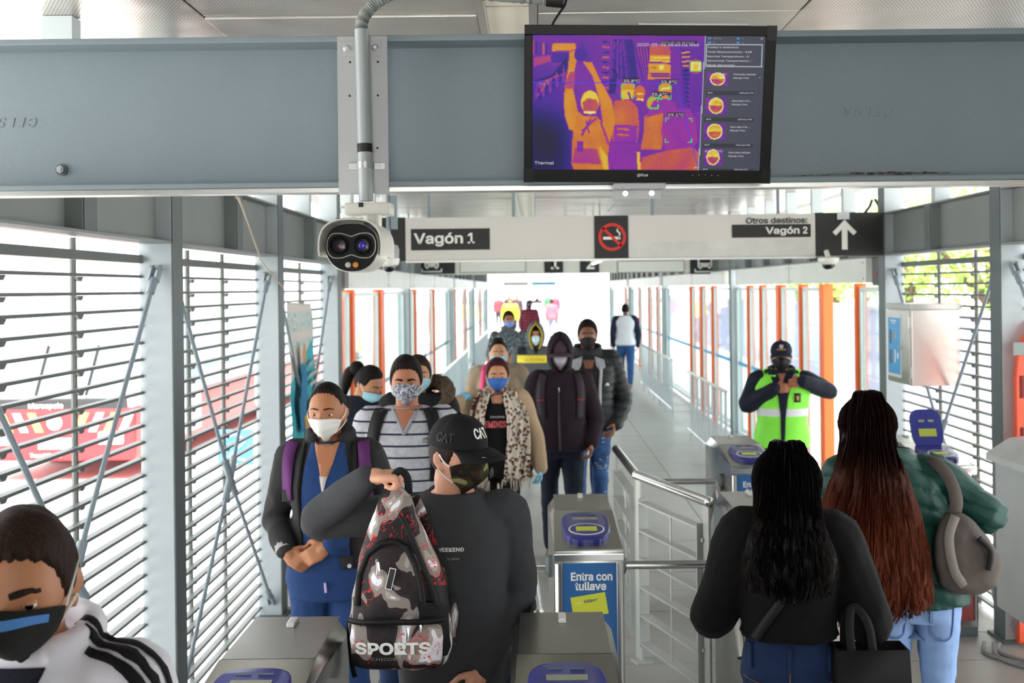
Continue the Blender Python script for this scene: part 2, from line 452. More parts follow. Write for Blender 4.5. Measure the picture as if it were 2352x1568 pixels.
# ============================================================ main cross beam
YB = 2.44
mb_ = thing('cross_beam', 'grey-blue painted steel beam spanning the whole picture behind the monitor', 'beam')
MB().box(-1.9, 3.0, YB+.075, YB+.087, ZB0+.014, ZB1-.014).build('web', paint, mb_, 0)
MB().box(-1.9, 3.0, YB, YB+.16, ZB0+.004, ZB0+.016).build('bottom_flange', paint, mb_, 0, .003)
MB().box(-1.9, 3.0, YB, YB+.16, ZB1-.014, ZB1).build('top_flange', paint, mb_, 0, .003)
MB().box(-1.9, 3.0, YB-.001, YB+.05, ZB0-.008, ZB0+.004).build('edge_strip', alu, mb_, 0, .002)
p = at(143, 390, YB+.075)
b = MB().disc(p, (0, -1, 0), .0135, .005).build('bolt', paintd, mb_)
MB().disc(p+Vector((0, -.005, 0)), (0, -1, 0), .009, .008, 6).build('bolt_nut', galv, b)
MB().disc(p+Vector((0, -.013, 0)), (0, -1, 0), .005, .006, 10).build('bolt_end', galv, b)
for px, py in ((12, 287), (1980, 262)):
    p = at(px, py, YB+.0745)
    o = text('embossed_lettering', 'CELSA', .042, p+Vector((.075, 0, .016)), paint, mb_, rot=(PI/2, PI, 0), extrude=.0012, shear=.25, spacing=1.25)
sc_, nn = base('paint_scrape', .8)
nn.color(nn.ramp(nn.noise(nn.coord('Object'), 90, 4), [(.4, '#4a3f3b'), (.6, '#8d8984')]))
def scrape(px0, px1, py, h, seed):
    r = random.Random(seed); a = at(px0, py, YB+.0745); b = at(px1, py-3, YB+.0745); N = 26; up = []; dn = []
    for i in range(N+1):
        p = a.lerp(b, i/N); e = max(0, math.sin(PI*i/N))**.5
        up.append(p+Vector((0, 0, h*e*r.uniform(.2, 1)))); dn.append(p-Vector((0, 0, h*e*r.uniform(.1, .6))))
    me = MB()
    for i in range(N): me.add([up[i], up[i+1], dn[i+1], dn[i]], [(0, 1, 2, 3)])
    me.build('paint_scrape', sc_, mb_, 0)
scrape(1905, 2185, 400, .006, 3); scrape(1815, 1930, 404, .0025, 5); scrape(498, 520, 198, .0008, 8)
# ============================================================ dual-lens camera on its post
D = YB-.004
def lvl(px, py, d): return at(px, py, d)
a = at(776, 88, D); b = at(892, 446, D); xm = (at(834, 260, D)).x
brk = thing('mounting_bracket', 'grey steel plate bracket fixed upright on the cross beam', 'bracket')
x0, x1 = xm-.0555, xm+.0555; zt, zb = a.z+.004, b.z
MB().box(x0, x1, D-.003, D, zb, zt).build('plate', M('bracket_grey', '#b3b5b8', .45, .3, var=.05), brk, 0, .001)
MB().box(x0, x1, D, YB+.03, zt-.003, zt).build('top_lip', MATS['bracket_grey'], brk, 0)
o = MB().box(x0+.008, x1-.013, D-.006, D-.003, zt-.045, zt-.012).build('saddle_plate', MATS['bracket_grey'], brk, 0, .001)
for px, py in ((797, 112), (862, 110)):
    c = at(px, py, D-.006); s_ = MB().lathe(c, (0, -1, 0), [(.0085, 0), (.0085, .002), (.004, .004), (.004, .008)], 14).build('bolt', galv, brk)
for px, py in ((804, 143), (868, 142), (803, 220), (868, 219), (867, 340)):
    MB().disc(at(px, py, D-.0031), (0, -1, 0), .0026, .0006, 10).build('hole', blackm, brk)
zf = at(834, 452, D).z
for dz, yy in ((0, .0), (-.016, .03)):
    pass
MB().box(x0+.006, x1+.01, D-.03, YB-.004, zb-.03, zb-.027).build('bottom_shelf', galv, brk, 0, .001)
for xx in (x0+.03, x1-.03): MB().box(xx-.002, xx+.002, D-.028, D-.002, zb-.03, zb).build('shelf_rib', galv, brk, 0)
for xx in (x0+.045, x1-.04): MB().disc((xx, D-.02, zb-.024), (0, -1, 0), .0065, .008, 6).build('shelf_bolt', galv, brk)

cond = thing('conduit_pipe', 'grey conduit pipe with black tape running down the bracket into a corrugated hose', 'pipe')
yp = D-.024; pg = M('conduit_grey', '#a9b1b4', .35, var=.04)
pt = at(831, 68, yp); pb = at(841, 462, yp)
MB().tube([pt, pb], .0155, 16).build('pipe', pg, cond)
t0 = pt.lerp(pb, .665); t1 = pt.lerp(pb, .715)
MB().tube([t0, t1], .0168, 16).build('tape', blackm, cond)
c0 = pt.lerp(pb, .79)
cl = MB().tube([c0+Vector((0, 0, -.007)), c0+Vector((0, 0, .007))], .0175, 16)
o = cl.build('clamp', galv, cond)
for sx in (-1, 1):
    MB().box(c0.x+sx*.028-.013, c0.x+sx*.028+.013, D-.008, D-.003, c0.z-.008, c0.z+.008).build('clamp_ear', galv, o, 0, .002)
    MB().disc((c0.x+sx*.026, D-.008, c0.z), (0, -1, 0), .0045, .004, 8).build('clamp_screw', galv, o)
# hose: ringed tube bending away to the right
hp = [at(830, 70, yp), at(832, 48, yp-.0), at(845, 25, yp), at(872, 2, yp), at(915, -18, yp), at(980, -24, yp), at(1100, -14, yp), at(1230, -4, yp), at(1262, -1, yp)]
def smooth_path(P, k=8):
    P = [Vector(p) for p in P]; out = []
    for i in range(len(P)-1):
        p0, p1, p2, p3 = P[max(i-1, 0)], P[i], P[i+1], P[min(i+2, len(P)-1)]
        for j in range(k):
            t = j/k
            out.append(.5*((2*p1)+(p2-p0)*t+(2*p0-5*p1+4*p2-p3)*t*t+(3*p1-p0-3*p2+p3)*t**3))
    return out+[P[-1]]
sp = smooth_path(hp, 14)
MB().tube(sp, [.0135+.0015*math.sin(i*PI*.9) for i in range(len(sp))], 14).build('corrugated_hose', M('hose_grey', '#8d9390', .45), cond)
MB().tube([at(1255, -1, yp), at(1295, 3, yp)], .0155, 12).build('hose_tape', blackm, cond)

cs = thing('surveillance_camera', 'white bullet camera with two lenses in a black face, hanging under the bracket', 'camera')
cw = M('camera_white', '#d9d8d0', .3, var=.03); yc = D-.03; C = at(815, 570, yc-.05); k1 = (yc-.05)/F
X = lambda px: (px-CX)/F*(yc-.05)
mx = C.x
zc0 = at(835, 465, yc).z
mb = MB().box(mx-.045+.02, mx+.055+.018, yc-.03, yc+.05, zc0-.028, zc0-.002)
mb.build('mount_plate', cw, cs, 0, .004)
MB().box(mx+.006, mx+.016, yc-.0312, yc-.03, zc0-.012, zc0-.002).build('cable_notch', blackm, cs, 0)
MB().lathe((mx+.03, yc+.01, zc0-.075), (0, 0, 1), [(.021, 0), (.02, .03), (.021, .05)], 20).build('neck', cw, cs)
# body cross-section (rounded shield), face towards the viewer
def shield(sc, y, n=40):
    out = []
    for j in range(n):
        t = 2*PI*j/n; c, s = math.cos(t), math.sin(t)
        e = .72 if s > 0 else .95
        x = abs(c)**.8*math.copysign(1, c); z = abs(s)**.8*math.copysign(1, s)
        wdt = 1-.16*max(0, -z)**1.6
        out.append(Vector((mx+.0575*sc*x*wdt, y, C.z+.052*sc*z-.0)))
    return out
fy = yc-.095
MB().loft([shield(.96, fy+.004), shield(.99, fy+.012), shield(1.0, fy+.05), shield(.97, fy+.17), shield(.8, fy+.2)]).build('housing', cw, cs)
MB().loft([shield(.93, fy-.001), shield(.96, fy+.004)]).build('face', M('camera_face', '#171619', .45, spec=.15), cs)
# sun hood over the top
arc0, arc1 = [], []
rings = []
for y in (fy-.02, fy+.19):
    o_, i_ = [], []
    for j in range(25):
        t = math.radians(-12+204*j/24); c, s = math.cos(t), math.sin(t)
        x = abs(c)**.75*math.copysign(1, c); z = abs(s)**.75*math.copysign(1, s)
        o_.append(Vector((mx+.0665*x, y, C.z+.0605*z))); i_.append(Vector((mx+.0635*x, y, C.z+.0575*z)))
    rings.append(o_+i_[::-1])
MB().loft(rings).build('sun_hood', cw, cs)
lx0, lx1, lz = mx-.0245, mx+.0245, C.z+.004
ring = []
N = 64
def dbl(t, sc):
    c, s = math.cos(t), math.sin(t)
    x = .0265*c+.0245*math.tanh(3*c); r = .026-.007*math.exp(-(x/.012)**2)
    return x*sc, math.copysign(min(abs(s)*1.15, 1)**.8, s)*r*sc
out = []
path = [Vector((mx+dbl(2*PI*j/N, 1)[0], fy-.0018, lz+dbl(2*PI*j/N, 1)[1])) for j in range(N)]
tb = MB(); pth = path+[path[0], path[1]]
tb.tube(pth, .0007, 5, False).build('trim_line', cw, cs)
lensg, n = base('lens_glass', .06); n.b.inputs['Base Color'].default_value = (.006, .008, .014, 1)
irb = M('lens_violet', '#3a2aa8', .08); 
for k, lx in enumerate((lx0, lx1)):
    o = MB().lathe((lx, fy, lz), (0, -1, 0), [(.0205, 0), (.0205, .003), (.0185, .004), (.0165, -.002)], 28).build('lens_barrel', M('lens_barrel_black', '#0e0e10', .5, spec=.1), cs)
    MB().lathe((lx, fy-.001, lz), (0, -1, 0), [(.0163, 0), (.014, .003), (.008, .0048), (.001, .0052)], 24).build('lens', lensg, o)
    if k == 0:
        MB().ell((lx, fy-.0068, lz), (.0026, .001, .0022), 10).build('lens_core', M('lens_red', '#d01228', .2), o)
        MB().lathe((lx, fy-.0055, lz), (0, -1, 0), [(.0062, 0), (.0062, .0008), (.0052, .0008), (.0052, 0)], 20).build('inner_ring', blackm, o)
    else:
        MB().lathe((lx, fy-.0052, lz), (0, -1, 0), [(.0088, 0), (.0068, .0015), (.003, .0024), (.0005, .0026)], 20).build('lens_core', irb, o)
zl = C.z-.0365
MB().tube([(mx-.008, fy-.002, zl), (mx+.0135, fy-.002, zl)], .0092, 16, flat=(1, .35), up=(0, 0, 1)).build('lamp_slot', rubber, cs)
MB().lathe((mx-.0065, fy-.004, zl), (0, -1, 0), [(.0058, 0), (.0058, .002), (.003, .003)], 16).build('lamp', M('lamp_white', '#cfcac2', .3), cs)
MB().lathe((mx+.0095, fy-.004, zl), (0, -1, 0), [(.0058, 0), (.0058, .002), (.003, .003)], 16).build('lamp', M('lamp_amber', '#d58a1e', .3), cs)

# ============================================================ monitor
MW, MH = .530, .330
mon = thing('monitor', 'black flat monitor showing a thermal camera picture with a list beside it', 'monitor')
pc = at(1490, 241, 2.345)
mon.matrix_world = Matrix.Translation(pc) @ Matrix.Rotation(.017, 4, 'Y') @ Matrix.Rotation(math.radians(11), 4, 'X')
bz = M('bezel_gloss_black', '#0b0b0d', .25, var=.1, spec=.1)
hw, hh = MW/2, MH/2
MB().box(-hw, hw, .004, .03, -hh, hh).build('case', bz, mon, 0, .004)
MB().box(-.16, .16, .03, .05, -.11, .11).build('back_cover', black, mon, 0, .008)
sw0, sw1, sh0, sh1 = -hw+.0175, hw-.023, -hh+.027, hh-.021
for nme, r in (('bezel_top', (-hw, hw, -.002, .006, sh1, hh)), ('bezel_bottom', (-hw, hw, -.002, .006, -hh, sh0)), ('bezel_side', (-hw, sw0, -.002, .006, sh0, sh1)), ('bezel_side', (sw1, hw, -.002, .006, sh0, sh1))):
    MB().box(*r).build(nme, bz, mon, 0, .0015)
# the picture on the screen, painted into a fine grid of screen cells
GW, GH = 300, 168
QX0, QX1, QY0, QY1 = 120., 2160., 157., 1287.
gx, gy = np.meshgrid((np.arange(GW)+.5)/GW, (np.arange(GH)+.5)/GH)
cx_ = QX0+gx*(QX1-QX0)+ (1-gy)*gx*28; cy_ = QY0+gy*(QY1-QY0)
def inpoly(P):
    ins = np.zeros(cx_.shape, bool); n_ = len(P)
    for i in range(n_):
        xa, ya = P[i]; xb, yb = P[(i+1) % n_]
        c_ = ((ya > cy_) != (yb > cy_)) & (cx_ < (xb-xa)*(cy_-ya)/((yb-ya) or 1e-9)+xa); ins ^= c_
    return ins
rs = np.random.RandomState(3)
def nz(sx, sy, seed):
    r = np.random.RandomState(seed); v_ = 0
    for _ in range(6):
        ax, ay, ph = r.normal(), r.normal(), r.uniform(0, 7); v_ = v_+np.sin(cx_/sx*ax+cy_/sy*ay+ph)
    return v_/6
val = .40+.05*nz(160, 120, 1)
val -= .26*(1/(1+np.exp((cx_-470)/60)))*(1/(1+np.exp(-(cy_-800)/60)))
val -= .10*(1/(1+np.exp((cx_-420)/60)))*(1/(1+np.exp(-(cy_-480)/80)))
def fill(P, v_, soft=.03, seed=0): 
    m_ = inpoly(P); val[m_] = v_+soft*nz(45, 60, seed+len(P))[m_]
def ell_(c, r, v_): val[((cx_-c[0])/r[0])**2+((cy_-c[1])/r[1])**2 < 1] = v_
def seg(p, q, wd, v_):
    dx_, dy_ = q[0]-p[0], q[1]-p[1]; L = math.hypot(dx_, dy_); t_ = ((cx_-p[0])*dx_+(cy_-p[1])*dy_)/L/L
    dd = abs((cx_-p[0])*dy_-(cy_-p[1])*dx_)/L; val[(t_ > 0) & (t_ < 1) & (dd < wd)] = v_
fill([(125, 345), (290, 320), (440, 300), (440, 330), (125, 420)], .56)
for i in range(7): seg((125+i*30, 200+8*i), (125+i*30, 320), 5, .2+.5*(i % 3 == 0))
fill([(275, 250), (330, 215), (500, 215), (520, 260), (520, 380), (280, 410)], .45); fill([(290, 228), (500, 222), (505, 280), (290, 290)], .74); fill([(285, 300), (440, 300), (440, 380), (290, 390)], .26)
for i in range(6): seg((140, 640-26*i+30), (440, 330+24*i), 6, .12); seg((140, 650-26*i+40), (440, 345+24*i), 4, .62)
for i in range(9): seg((180+i*30, 600-28*i), (190+i*30, 700-22*i), 6, .55 if i % 2 else .15)
fill([(840, 190), (900, 190), (860, 640), (800, 640)], .16); fill([(900, 190), (1010, 190), (1060, 520), (880, 520)], .2)
for i in range(12): seg((850+8*i, 200), (820+16*i, 520), 3, .62 if i % 3 == 0 else .3)
for i in range(10): seg((740, 210+42*i), (800, 215+42*i), 6, .7 if i % 2 else .12)
for i in range(9): seg((1030+14*i, 230), (1110+8*i, 530), 4, .66 if i % 2 else .12)
fill([(1160, 240), (1340, 240), (1352, 510), (1150, 520)], .77); fill([(1160, 240), (1340, 240), (1342, 320), (1160, 320)], .62)
for y_ in (335, 365, 378, 470, 490): seg((1165, y_), (1345, y_+6), 6, .9 if y_ % 2 else .3)
fill([(1245, 400), (1285, 400), (1285, 440), (1245, 440)], .92)
fill([(1430, 260), (1530, 270), (1500, 700), (1470, 760)], .3)
for i in range(14): seg((1440+5*i, 300+36*i), (1520, 290+38*i), 7, .82 if i < 4 else .13)
fill([(1530, 260), (1660, 200), (1640, 780), (1540, 800)], .36)
ell_((1572, 410), (62, 62), .56); fill([(1528, 372), (1618, 372), (1618, 448), (1528, 448)], .97); fill([(1552, 388), (1598, 388), (1598, 440), (1552, 440)], .86)
# standing figures
fill([(850, 700), (930, 690), (1010, 700), (1060, 760), (1080, 900), (1060, 1050), (840, 1050), (830, 800)], .63, .06, 2); fill([(850, 900), (1060, 910), (1050, 1050), (850, 1050)], .48)
for y_ in (935, 985): seg((880, y_), (985, y_+8), 8, .68)
ell_((968, 590), (62, 60), .74); fill([(905, 610), (1030, 610), (1015, 690), (915, 690)], .84); seg((975, 630), (1000, 690), 6, .2); ell_((1078, 630), (48, 60), .66); seg((1050, 640), (1110, 640), 8, .92); seg((1045, 690), (1110, 692), 7, .95)
fill([(1120, 830), (1200, 760), (1280, 760), (1300, 900), (1280, 1110), (1090, 1110), (1120, 950)], .66, .06, 4); ell_((1190, 720), (50, 60), .78)
fill([(1200, 700), (1300, 660), (1400, 720), (1420, 820), (1290, 800), (1130, 840)], .5); ell_((1305, 610), (58, 70), .76); seg((1255, 640), (1355, 640), 12, .2); seg((1265, 600), (1345, 590), 7, .95)
fill([(820, 1060), (1090, 1060), (1060, 1280), (810, 1280)], .47)
fill([(1270, 960), (1300, 800), (1380, 760), (1520, 770), (1580, 850), (1600, 1040), (1540, 1120), (1320, 1120)], .50, .03, 8); seg((1380, 960), (1470, 1060), 5, .44)
fill([(1100, 1180), (1320, 1120), (1560, 1090), (1625, 1140), (1625, 1287), (1090, 1287)], .61, .05, 9); seg((1070, 1130), (1080, 1287), 14, .86)
# the figure with raised arms
fill([(398, 690), (412, 560), (432, 450), (448, 290), (505, 285), (520, 330), (490, 470), (482, 600), (530, 800), (520, 960), (450, 950), (408, 830)], .73, .05, 5)
fill([(560, 370), (620, 330), (660, 400), (720, 520), (830, 700), (862, 880), (820, 1045), (760, 960), (720, 700), (650, 490)], .72, .05, 6)
fill([(450, 460), (500, 460), (492, 600), (410, 600), (420, 540)], .58)
fill([(500, 270), (560, 215), (640, 320), (640, 380), (530, 370)], .33); ell_((545, 320), (55, 52), .27)
fill([(530, 790), (580, 830), (690, 830), (760, 900), (820, 1040), (800, 1170), (810, 1287), (490, 1287), (470, 1230), (480, 980)], .70, .06, 7)
fill([(720, 1080), (800, 1180), (805, 1287), (760, 1287)], .82); fill([(500, 1100), (700, 1110), (740, 1240), (480, 1230)], .55)
seg((640, 860), (560, 1000), 7, .4); seg((690, 850), (560, 960), 5, .4); seg((730, 880), (810, 1080), 8, .48); seg((600, 870), (630, 980), 6, .45)
fill([(522, 1045), (575, 1045), (575, 1130), (525, 1130)], .42)
ell_((634, 715), (82, 100), .87); fill([(565, 720), (610, 680), (690, 690), (712, 740), (690, 800), (580, 800)], .6); seg((575, 800), (690, 798), 9, .97); seg((632, 690), (634, 770), 3, .45)
val = (val*2+np.roll(val, 1, 0)+np.roll(val, -1, 0)+np.roll(val, 1, 1)+np.roll(val, -1, 1))/6
val += .012*rs.normal(size=val.shape)
stops = np.array([0, .12, .28, .40, .50, .60, .70, .80, .88, 1.0])
cols_ = np.array([(8, 4, 40), (20, 10, 110), (75, 22, 165), (118, 30, 170), (160, 35, 175), (205, 80, 90), (226, 135, 35), (236, 175, 40), (240, 225, 70), (250, 248, 235)])/255.
rgb = np.stack([np.interp(val, stops, cols_[:, i]) for i in range(3)], -1)
def px_rect(x0_, y0_, x1_, y1_, c_): rgb[(cx_ > x0_) & (cx_ < x1_) & (cy_ > y0_) & (cy_ < y1_)] = np.array(c_)/255.
def line_(p, q, wd, c_):
    dx_, dy_ = q[0]-p[0], q[1]-p[1]; L = math.hypot(dx_, dy_); t_ = ((cx_-p[0])*dx_+(cy_-p[1])*dy_)/L/L
    dd = abs((cx_-p[0])*dy_-(cy_-p[1])*dx_)/L; rgb[(t_ >= 0) & (t_ <= 1) & (dd < wd)] = np.array(c_)/255.
line_((125, 548), (1330, 548), 3.6, (60, 60, 255)); line_((1400, 560), (1615, 1285), 3.6, (50, 60, 255))
G = (60, 235, 80)
def brackets(x0_, y0_, x1_, y1_, l=32):
    for x_, sx in ((x0_, 1), (x1_, -1)):
        for y_, sy in ((y0_, 1), (y1_, -1)):
            line_((x_, y_), (x_+sx*l, y_), 4.5, G); line_((x_, y_), (x_, y_+sy*l), 4.5, G)
brackets(915, 565, 1030, 672); brackets(1250, 572, 1355, 682); brackets(1168, 675, 1242, 762); brackets(1312, 845, 1545, 1050)
for q in (((1525, 370), (1620, 370)), ((1525, 370), (1525, 450)), ((1620, 370), (1620, 450)), ((1525, 450), (1620, 450))): line_(*q, 4, (90, 220, 80))
for x0_, y0_, x1_, y1_ in ((1255, 195, 1580, 228), (925, 508, 1075, 548), (1258, 518, 1410, 555), (1180, 622, 1330, 658), (1325, 795, 1478, 832)):
    m_ = (cx_ > x0_) & (cx_ < x1_) & (cy_ > y0_) & (cy_ < y1_); rgb[m_] = rgb[m_]*.35+.05
div = 1655-(cy_-157)*.037
sb = cx_ > div
rgb[sb] = np.array((72, 76, 92))/255.
line_((1655, 157), (1613, 1287), 4, (190, 190, 215))
for y_ in (228, 412): line_((1665, y_), (2165, y_), 3.6, (215, 215, 225))
for x_ in (1667, 2163): line_((x_, 228), (x_-6, 412), 3.6, (215, 215, 225))
for y_, xx, w2, h2, sd_ in ((458, 1675, 190, 112, 1), (668, 1665, 190, 140, 2), (888, 1655, 195, 136, 3), (1105, 1658, 165, 140, 4)):
    m_ = (cx_ > xx) & (cx_ < xx+w2) & (cy_ > y_) & (cy_ < y_+h2)
    cxm, cym = xx+w2/2, y_+h2/2
    e_ = ((cx_-cxm)/(w2*.33))**2+((cy_-cym)/(h2*.45))**2
    vv = np.where(e_ < 1, np.where(cy_ < cym, .84, .60), .42)+.12*nz(18, 14, sd_+40); vv[(abs(e_-1) < .18)] = .93
    tmp = np.stack([np.interp(vv, stops, cols_[:, i]) for i in range(3)], -1); rgb[m_] = tmp[m_]
    yb_ = y_+h2
    dk = (cx_ > xx-5) & (cx_ < 2100) & (cy_ > y_+155+12*(sd_ > 1)) & (cy_ < y_+190+12*(sd_ > 1)) & sb; rgb[dk] = np.array((50, 53, 66))/255.
for x0_, y0_ in ((1690, 178), (1690, 210), (1945, 178), (1945, 210)): px_rect(x0_-13, y0_-9, x0_+13, y0_+9, (70, 150, 225))
px_rect(2148, 170, 2165, 186, (150, 155, 165)); px_rect(2138, 430, 2143, 1280, (60, 63, 78)); px_rect(2138, 490, 2150, 505, (120, 130, 160))
rgb = np.clip(rgb, 0, 1); rl = np.where(rgb <= .04045, rgb/12.92, ((rgb+.055)/1.055)**2.4)
vx = np.linspace(sw0, sw1, GW+1); vz = np.linspace(sh1, sh0, GH+1)
vv_ = [(x, 0.0, z) for z in vz for x in vx]
ff = [(j*(GW+1)+i, j*(GW+1)+i+1, (j+1)*(GW+1)+i+1, (j+1)*(GW+1)+i) for j in range(GH) for i in range(GW)]
sme = bpy.data.meshes.new('screen'); sme.from_pydata(vv_, [], [tuple(reversed(q)) for q in ff])
ca = sme.color_attributes.new('picture', 'FLOAT_COLOR', 'CORNER')
arr = np.ones((GW*GH, 4, 4)); arr[:, :, :3] = rl.reshape(-1, 1, 3); ca.data.foreach_set('color', arr.ravel())
smt, n = base('screen_picture', .3, 0, .12)
at_ = n.add('ShaderNodeAttribute', attribute_name='picture'); n.link(at_.outputs['Color'], n.b.inputs['Emission Color']); n.b.inputs['Emission Strength'].default_value = .8
n.b.inputs['Base Color'].default_value = (.01, .01, .012, 1)
scr = link('screen', sme, smt, mon)
scrw = emit('screen_text_white', '#e6e6f0', .8); scrg = emit('screen_text_grey', '#b9bcc8', .6); scrr = emit('screen_text_red', '#c03038', .7)
def S(cx, cy):
    u = (cx-QX0)/(QX1-QX0+28*(1-(cy-QY0)/(QY1-QY0))); v_ = (cy-QY0)/(QY1-QY0)
    return Vector((sw0+u*(sw1-sw0), -.0008, sh1+v_*(sh0-sh1)))
PPX = (sw1-sw0)/(QX1-QX0)
def st(body, x, y, h, mat=scrw, width=None, off=0):
    o = text('caption', body, h*PPX*1.36, S(x, y), mat, scr, width=width*PPX if width else None, extrude=.0001, offset=off); return o
st('Thermal', 140, 1243, 38, width=172); st('2020-05-06 08:45:04 Wed', 1048, 243, 34, width=535); st('2020-05-06 08:45:06', 1258, 218, 20, scrg, width=295)
for b_, x, y in (('35.8°C', 928, 545), ('35.8°C', 1262, 552), ('35.4°C', 1180, 655), ('29.1°C', 1328, 828)): st(b_, x, y, 34, width=142)
st('10.5°C', 172, 570, 22, scrg, width=92); st('708', 1168, 432, 30, emit('screen_text_dark', '#5c2210', .3), width=50); st('D9', 1572, 1270, 18, width=36)
st('3976', 1725, 184, 17, scrg, width=70); st('0', 1722, 216, 17, scrg); st('0', 1982, 184, 17, scrg); st('0', 1980, 218, 17, scrg)
for b_, y, w2 in (("Today's statistics:", 256, 276), ('Total Measurements : 157', 295, 392), ('Normal Temperature : 0', 332, 364), ('Abnormal Temperature :', 368, 380), ('Mask Abnormal :', 404, 250)): st(b_, 1672, y, 19, width=w2, off=.004)
st('157', 2058, 366, 17, scrr); st('0', 1930, 402, 17, scrr)
for i, (g, tm, x, y) in enumerate((('Male', '08:45:01', 1908, 480), ('Fe...', '08:44:58', 1898, 702), ('Fe...', '08:44:58', 1886, 922), ('Male', '08:44:51', 1876, 1140))):
    st('Gender:'+g, x, y, 19, width=195 if g == 'Male' else 178); st('Mask:Yes', x, y+30, 19, width=135)
    yt = (635, 857, 1075, 1284)[i]; st('D9', 1682-10*i, yt, 16, width=40); st(tm, 1966-12*i, yt, 17, width=124)
st('36.1°C', 1735, 478, 16, width=108); st('35.7°C', 1660, 1130, 24, width=165)
lo = text('brand_lettering', '@lhua', .0115, Vector((-.022, -.0026, -hh+.0135)), letter, mon, shear=.2, width=.023)
for i, g in enumerate(('<', 'v', '^', 'o', 'o')): text('button_mark', g, .005, Vector((.097+.0137*i, -.0026, -hh+.0155)), letter, mon)
MB().box(-.025, .205, .004, .02, hh+.0005, hh+.0045).build('top_film_edge', M('clear_film', '#d8d8d6', .25), mon, 0, .001)
for sx, sz in ((-1, -1), (1, -1), (1, 1)):
    MB().box(min(sx*(hw-.02), sx*(hw+.0008)), max(sx*(hw-.02), sx*(hw+.0008)), -.0027, .0, min(sz*(hh-.03), sz*(hh+.0008)), max(sz*(hh-.03), sz*(hh+.0008))).build('film_corner', M('dark_film', '#131315', .2, spec=.12), mon, 0)
mbk = thing('monitor_bracket', 'small grey steel angle bracket under the monitor on the beam edge', 'bracket')
p = at(1466, 440, YB-.012)
MB().box(p.x-.056, p.x+.056, YB-.05, YB-.012, p.z+.004, p.z+.016).build('upper_angle', MATS['bracket_grey'], mbk, 0, .001)
MB().box(p.x-.056, p.x+.05, YB-.012, YB-.006, p.z-.016, p.z+.004).build('lower_angle', MATS['bracket_grey'], mbk, 0, .001)
for dx in (-.029, .029): MB().disc((p.x+dx, YB-.012, p.z-.004), (0, -1, 0), .0062, .005, 12).build('bolt', chrome, mbk)
MB().tube([(p.x, YB-.015, p.z+.012), (p.x, YB+.02, p.z+.03)], .008, 8).build('stem', galv, mbk)
cab = MB().tube(smooth_path([at(1265, 66, 2.40), at(1272, 50, 2.41), at(1285, 30, 2.42), at(1298, 10, 2.42), at(1303, -15, 2.42)], 6), .0028, 8).build('monitor_cable', rubber)
tag(cab, 'thin black cable rising behind the monitor to the hose end', 'cable')

# ============================================================ hanging signs
YS = 8.62
sg = thing('direction_sign', 'long pale overhead sign reading Vagón 1 and Otros destinos Vagón 2', 'sign')
sgm = M('sign_grey', '#d3d1cb', .45, var=.02); sgb = M('sign_black', '#141416', .45)
z0, z1 = at(1300, 595, YS).z, at(1300, 496, YS).z
sx = lambda px: at(px, 545, YS).x
MB().box(sx(931), sx(1873), YS, YS+.09, z0, z1).build('board', sgm, sg, 0, .004)
MB().box(sx(931), sx(1873), YS-.012, YS+.1, z0-.014, z0).build('bottom_trim', alu, sg, 0)
for a_, b_ in ((772, 930), (1874, 2028)): MB().box(sx(a_), sx(b_), YS-.004, YS+.09, z0, z1+.004).build('end_panel', sgb, sg, 0, .004)
def flat(name, x0_, y0_, x1_, y1_, mat, par, y=YS, dy=.003):
    a_ = at(x0_, y0_, y); b_ = at(x1_, y1_, y); cz = (a_.z+b_.z)/2; cx = (a_.x+b_.x)/2
    hwx, hz = (x1_-x0_)/2*y/F, (y1_-y0_)/2*y/F
    return MB().box(cx-hwx, cx+hwx, y-dy, y, cz-hz, cz+hz).build(name, mat, par, 0)
p1 = flat('name_panel', 944, 525, 1125, 574, sgb, sg)
text('lettering', 'Vagón', .150, at(951, 559, YS-.004), letter, p1, offset=.02, width=.385); text('numeral', '1', .150, at(1072, 558, YS-.004), letter, p1, offset=.02)
p2 = flat('name_panel', 1681, 515, 1862, 545, sgb, sg)
text('lettering', 'Vagón', .098, at(1759, 536.5, YS-.004), letter, p2, offset=.02, width=.265); text('numeral', '2', .098, at(1843, 535.5, YS-.004), letter, p2, offset=.02)
text('lettering', 'Otros destinos:', .085, at(1713, 513, YS-.004), M('sign_dark_letter', '#222222', .5), sg, width=.48, offset=.02)
flat('repair_patch', 1462, 553, 1868, 590, M('sign_patch', '#cfcfcb', .4), sg)
p3 = flat('no_smoking_panel', 1365, 495, 1443, 593, sgb, sg, dy=.006)
ce_ = at(1406, 544, YS-.0075); nsr = M('prohibition_red', '#d5281f', .45)
R0 = .108
mb = MB(); ring = []
for j in range(48):
    t = 2*PI*j/48; ring.append((math.cos(t), math.sin(t)))
mb.loft([[ce_+Vector((x*R0, 0, z*R0)) for x, z in ring], [ce_+Vector((x*R0, -.002, z*R0)) for x, z in ring], [ce_+Vector((x*R0*.79, -.002, z*R0*.79)) for x, z in ring], [ce_+Vector((x*R0*.79, 0, z*R0*.79)) for x, z in ring]], (False, False))
mb.box(-.1, .1, -.002, 0, -.011, .011, mat=Matrix.Translation(ce_) @ Matrix.Rotation(math.radians(45), 4, 'Y'))
mb.build('prohibition_ring', nsr, p3, 0)
cg = MB().box(ce_.x-.07, ce_.x+.045, -.001+ce_.y, ce_.y, ce_.z-.02, ce_.z+.002); cg.box(ce_.x+.049, ce_.x+.055, ce_.y-.001, ce_.y, ce_.z-.02, ce_.z+.002).box(ce_.x+.058, ce_.x+.064, ce_.y-.001, ce_.y, ce_.z-.02, ce_.z+.002)
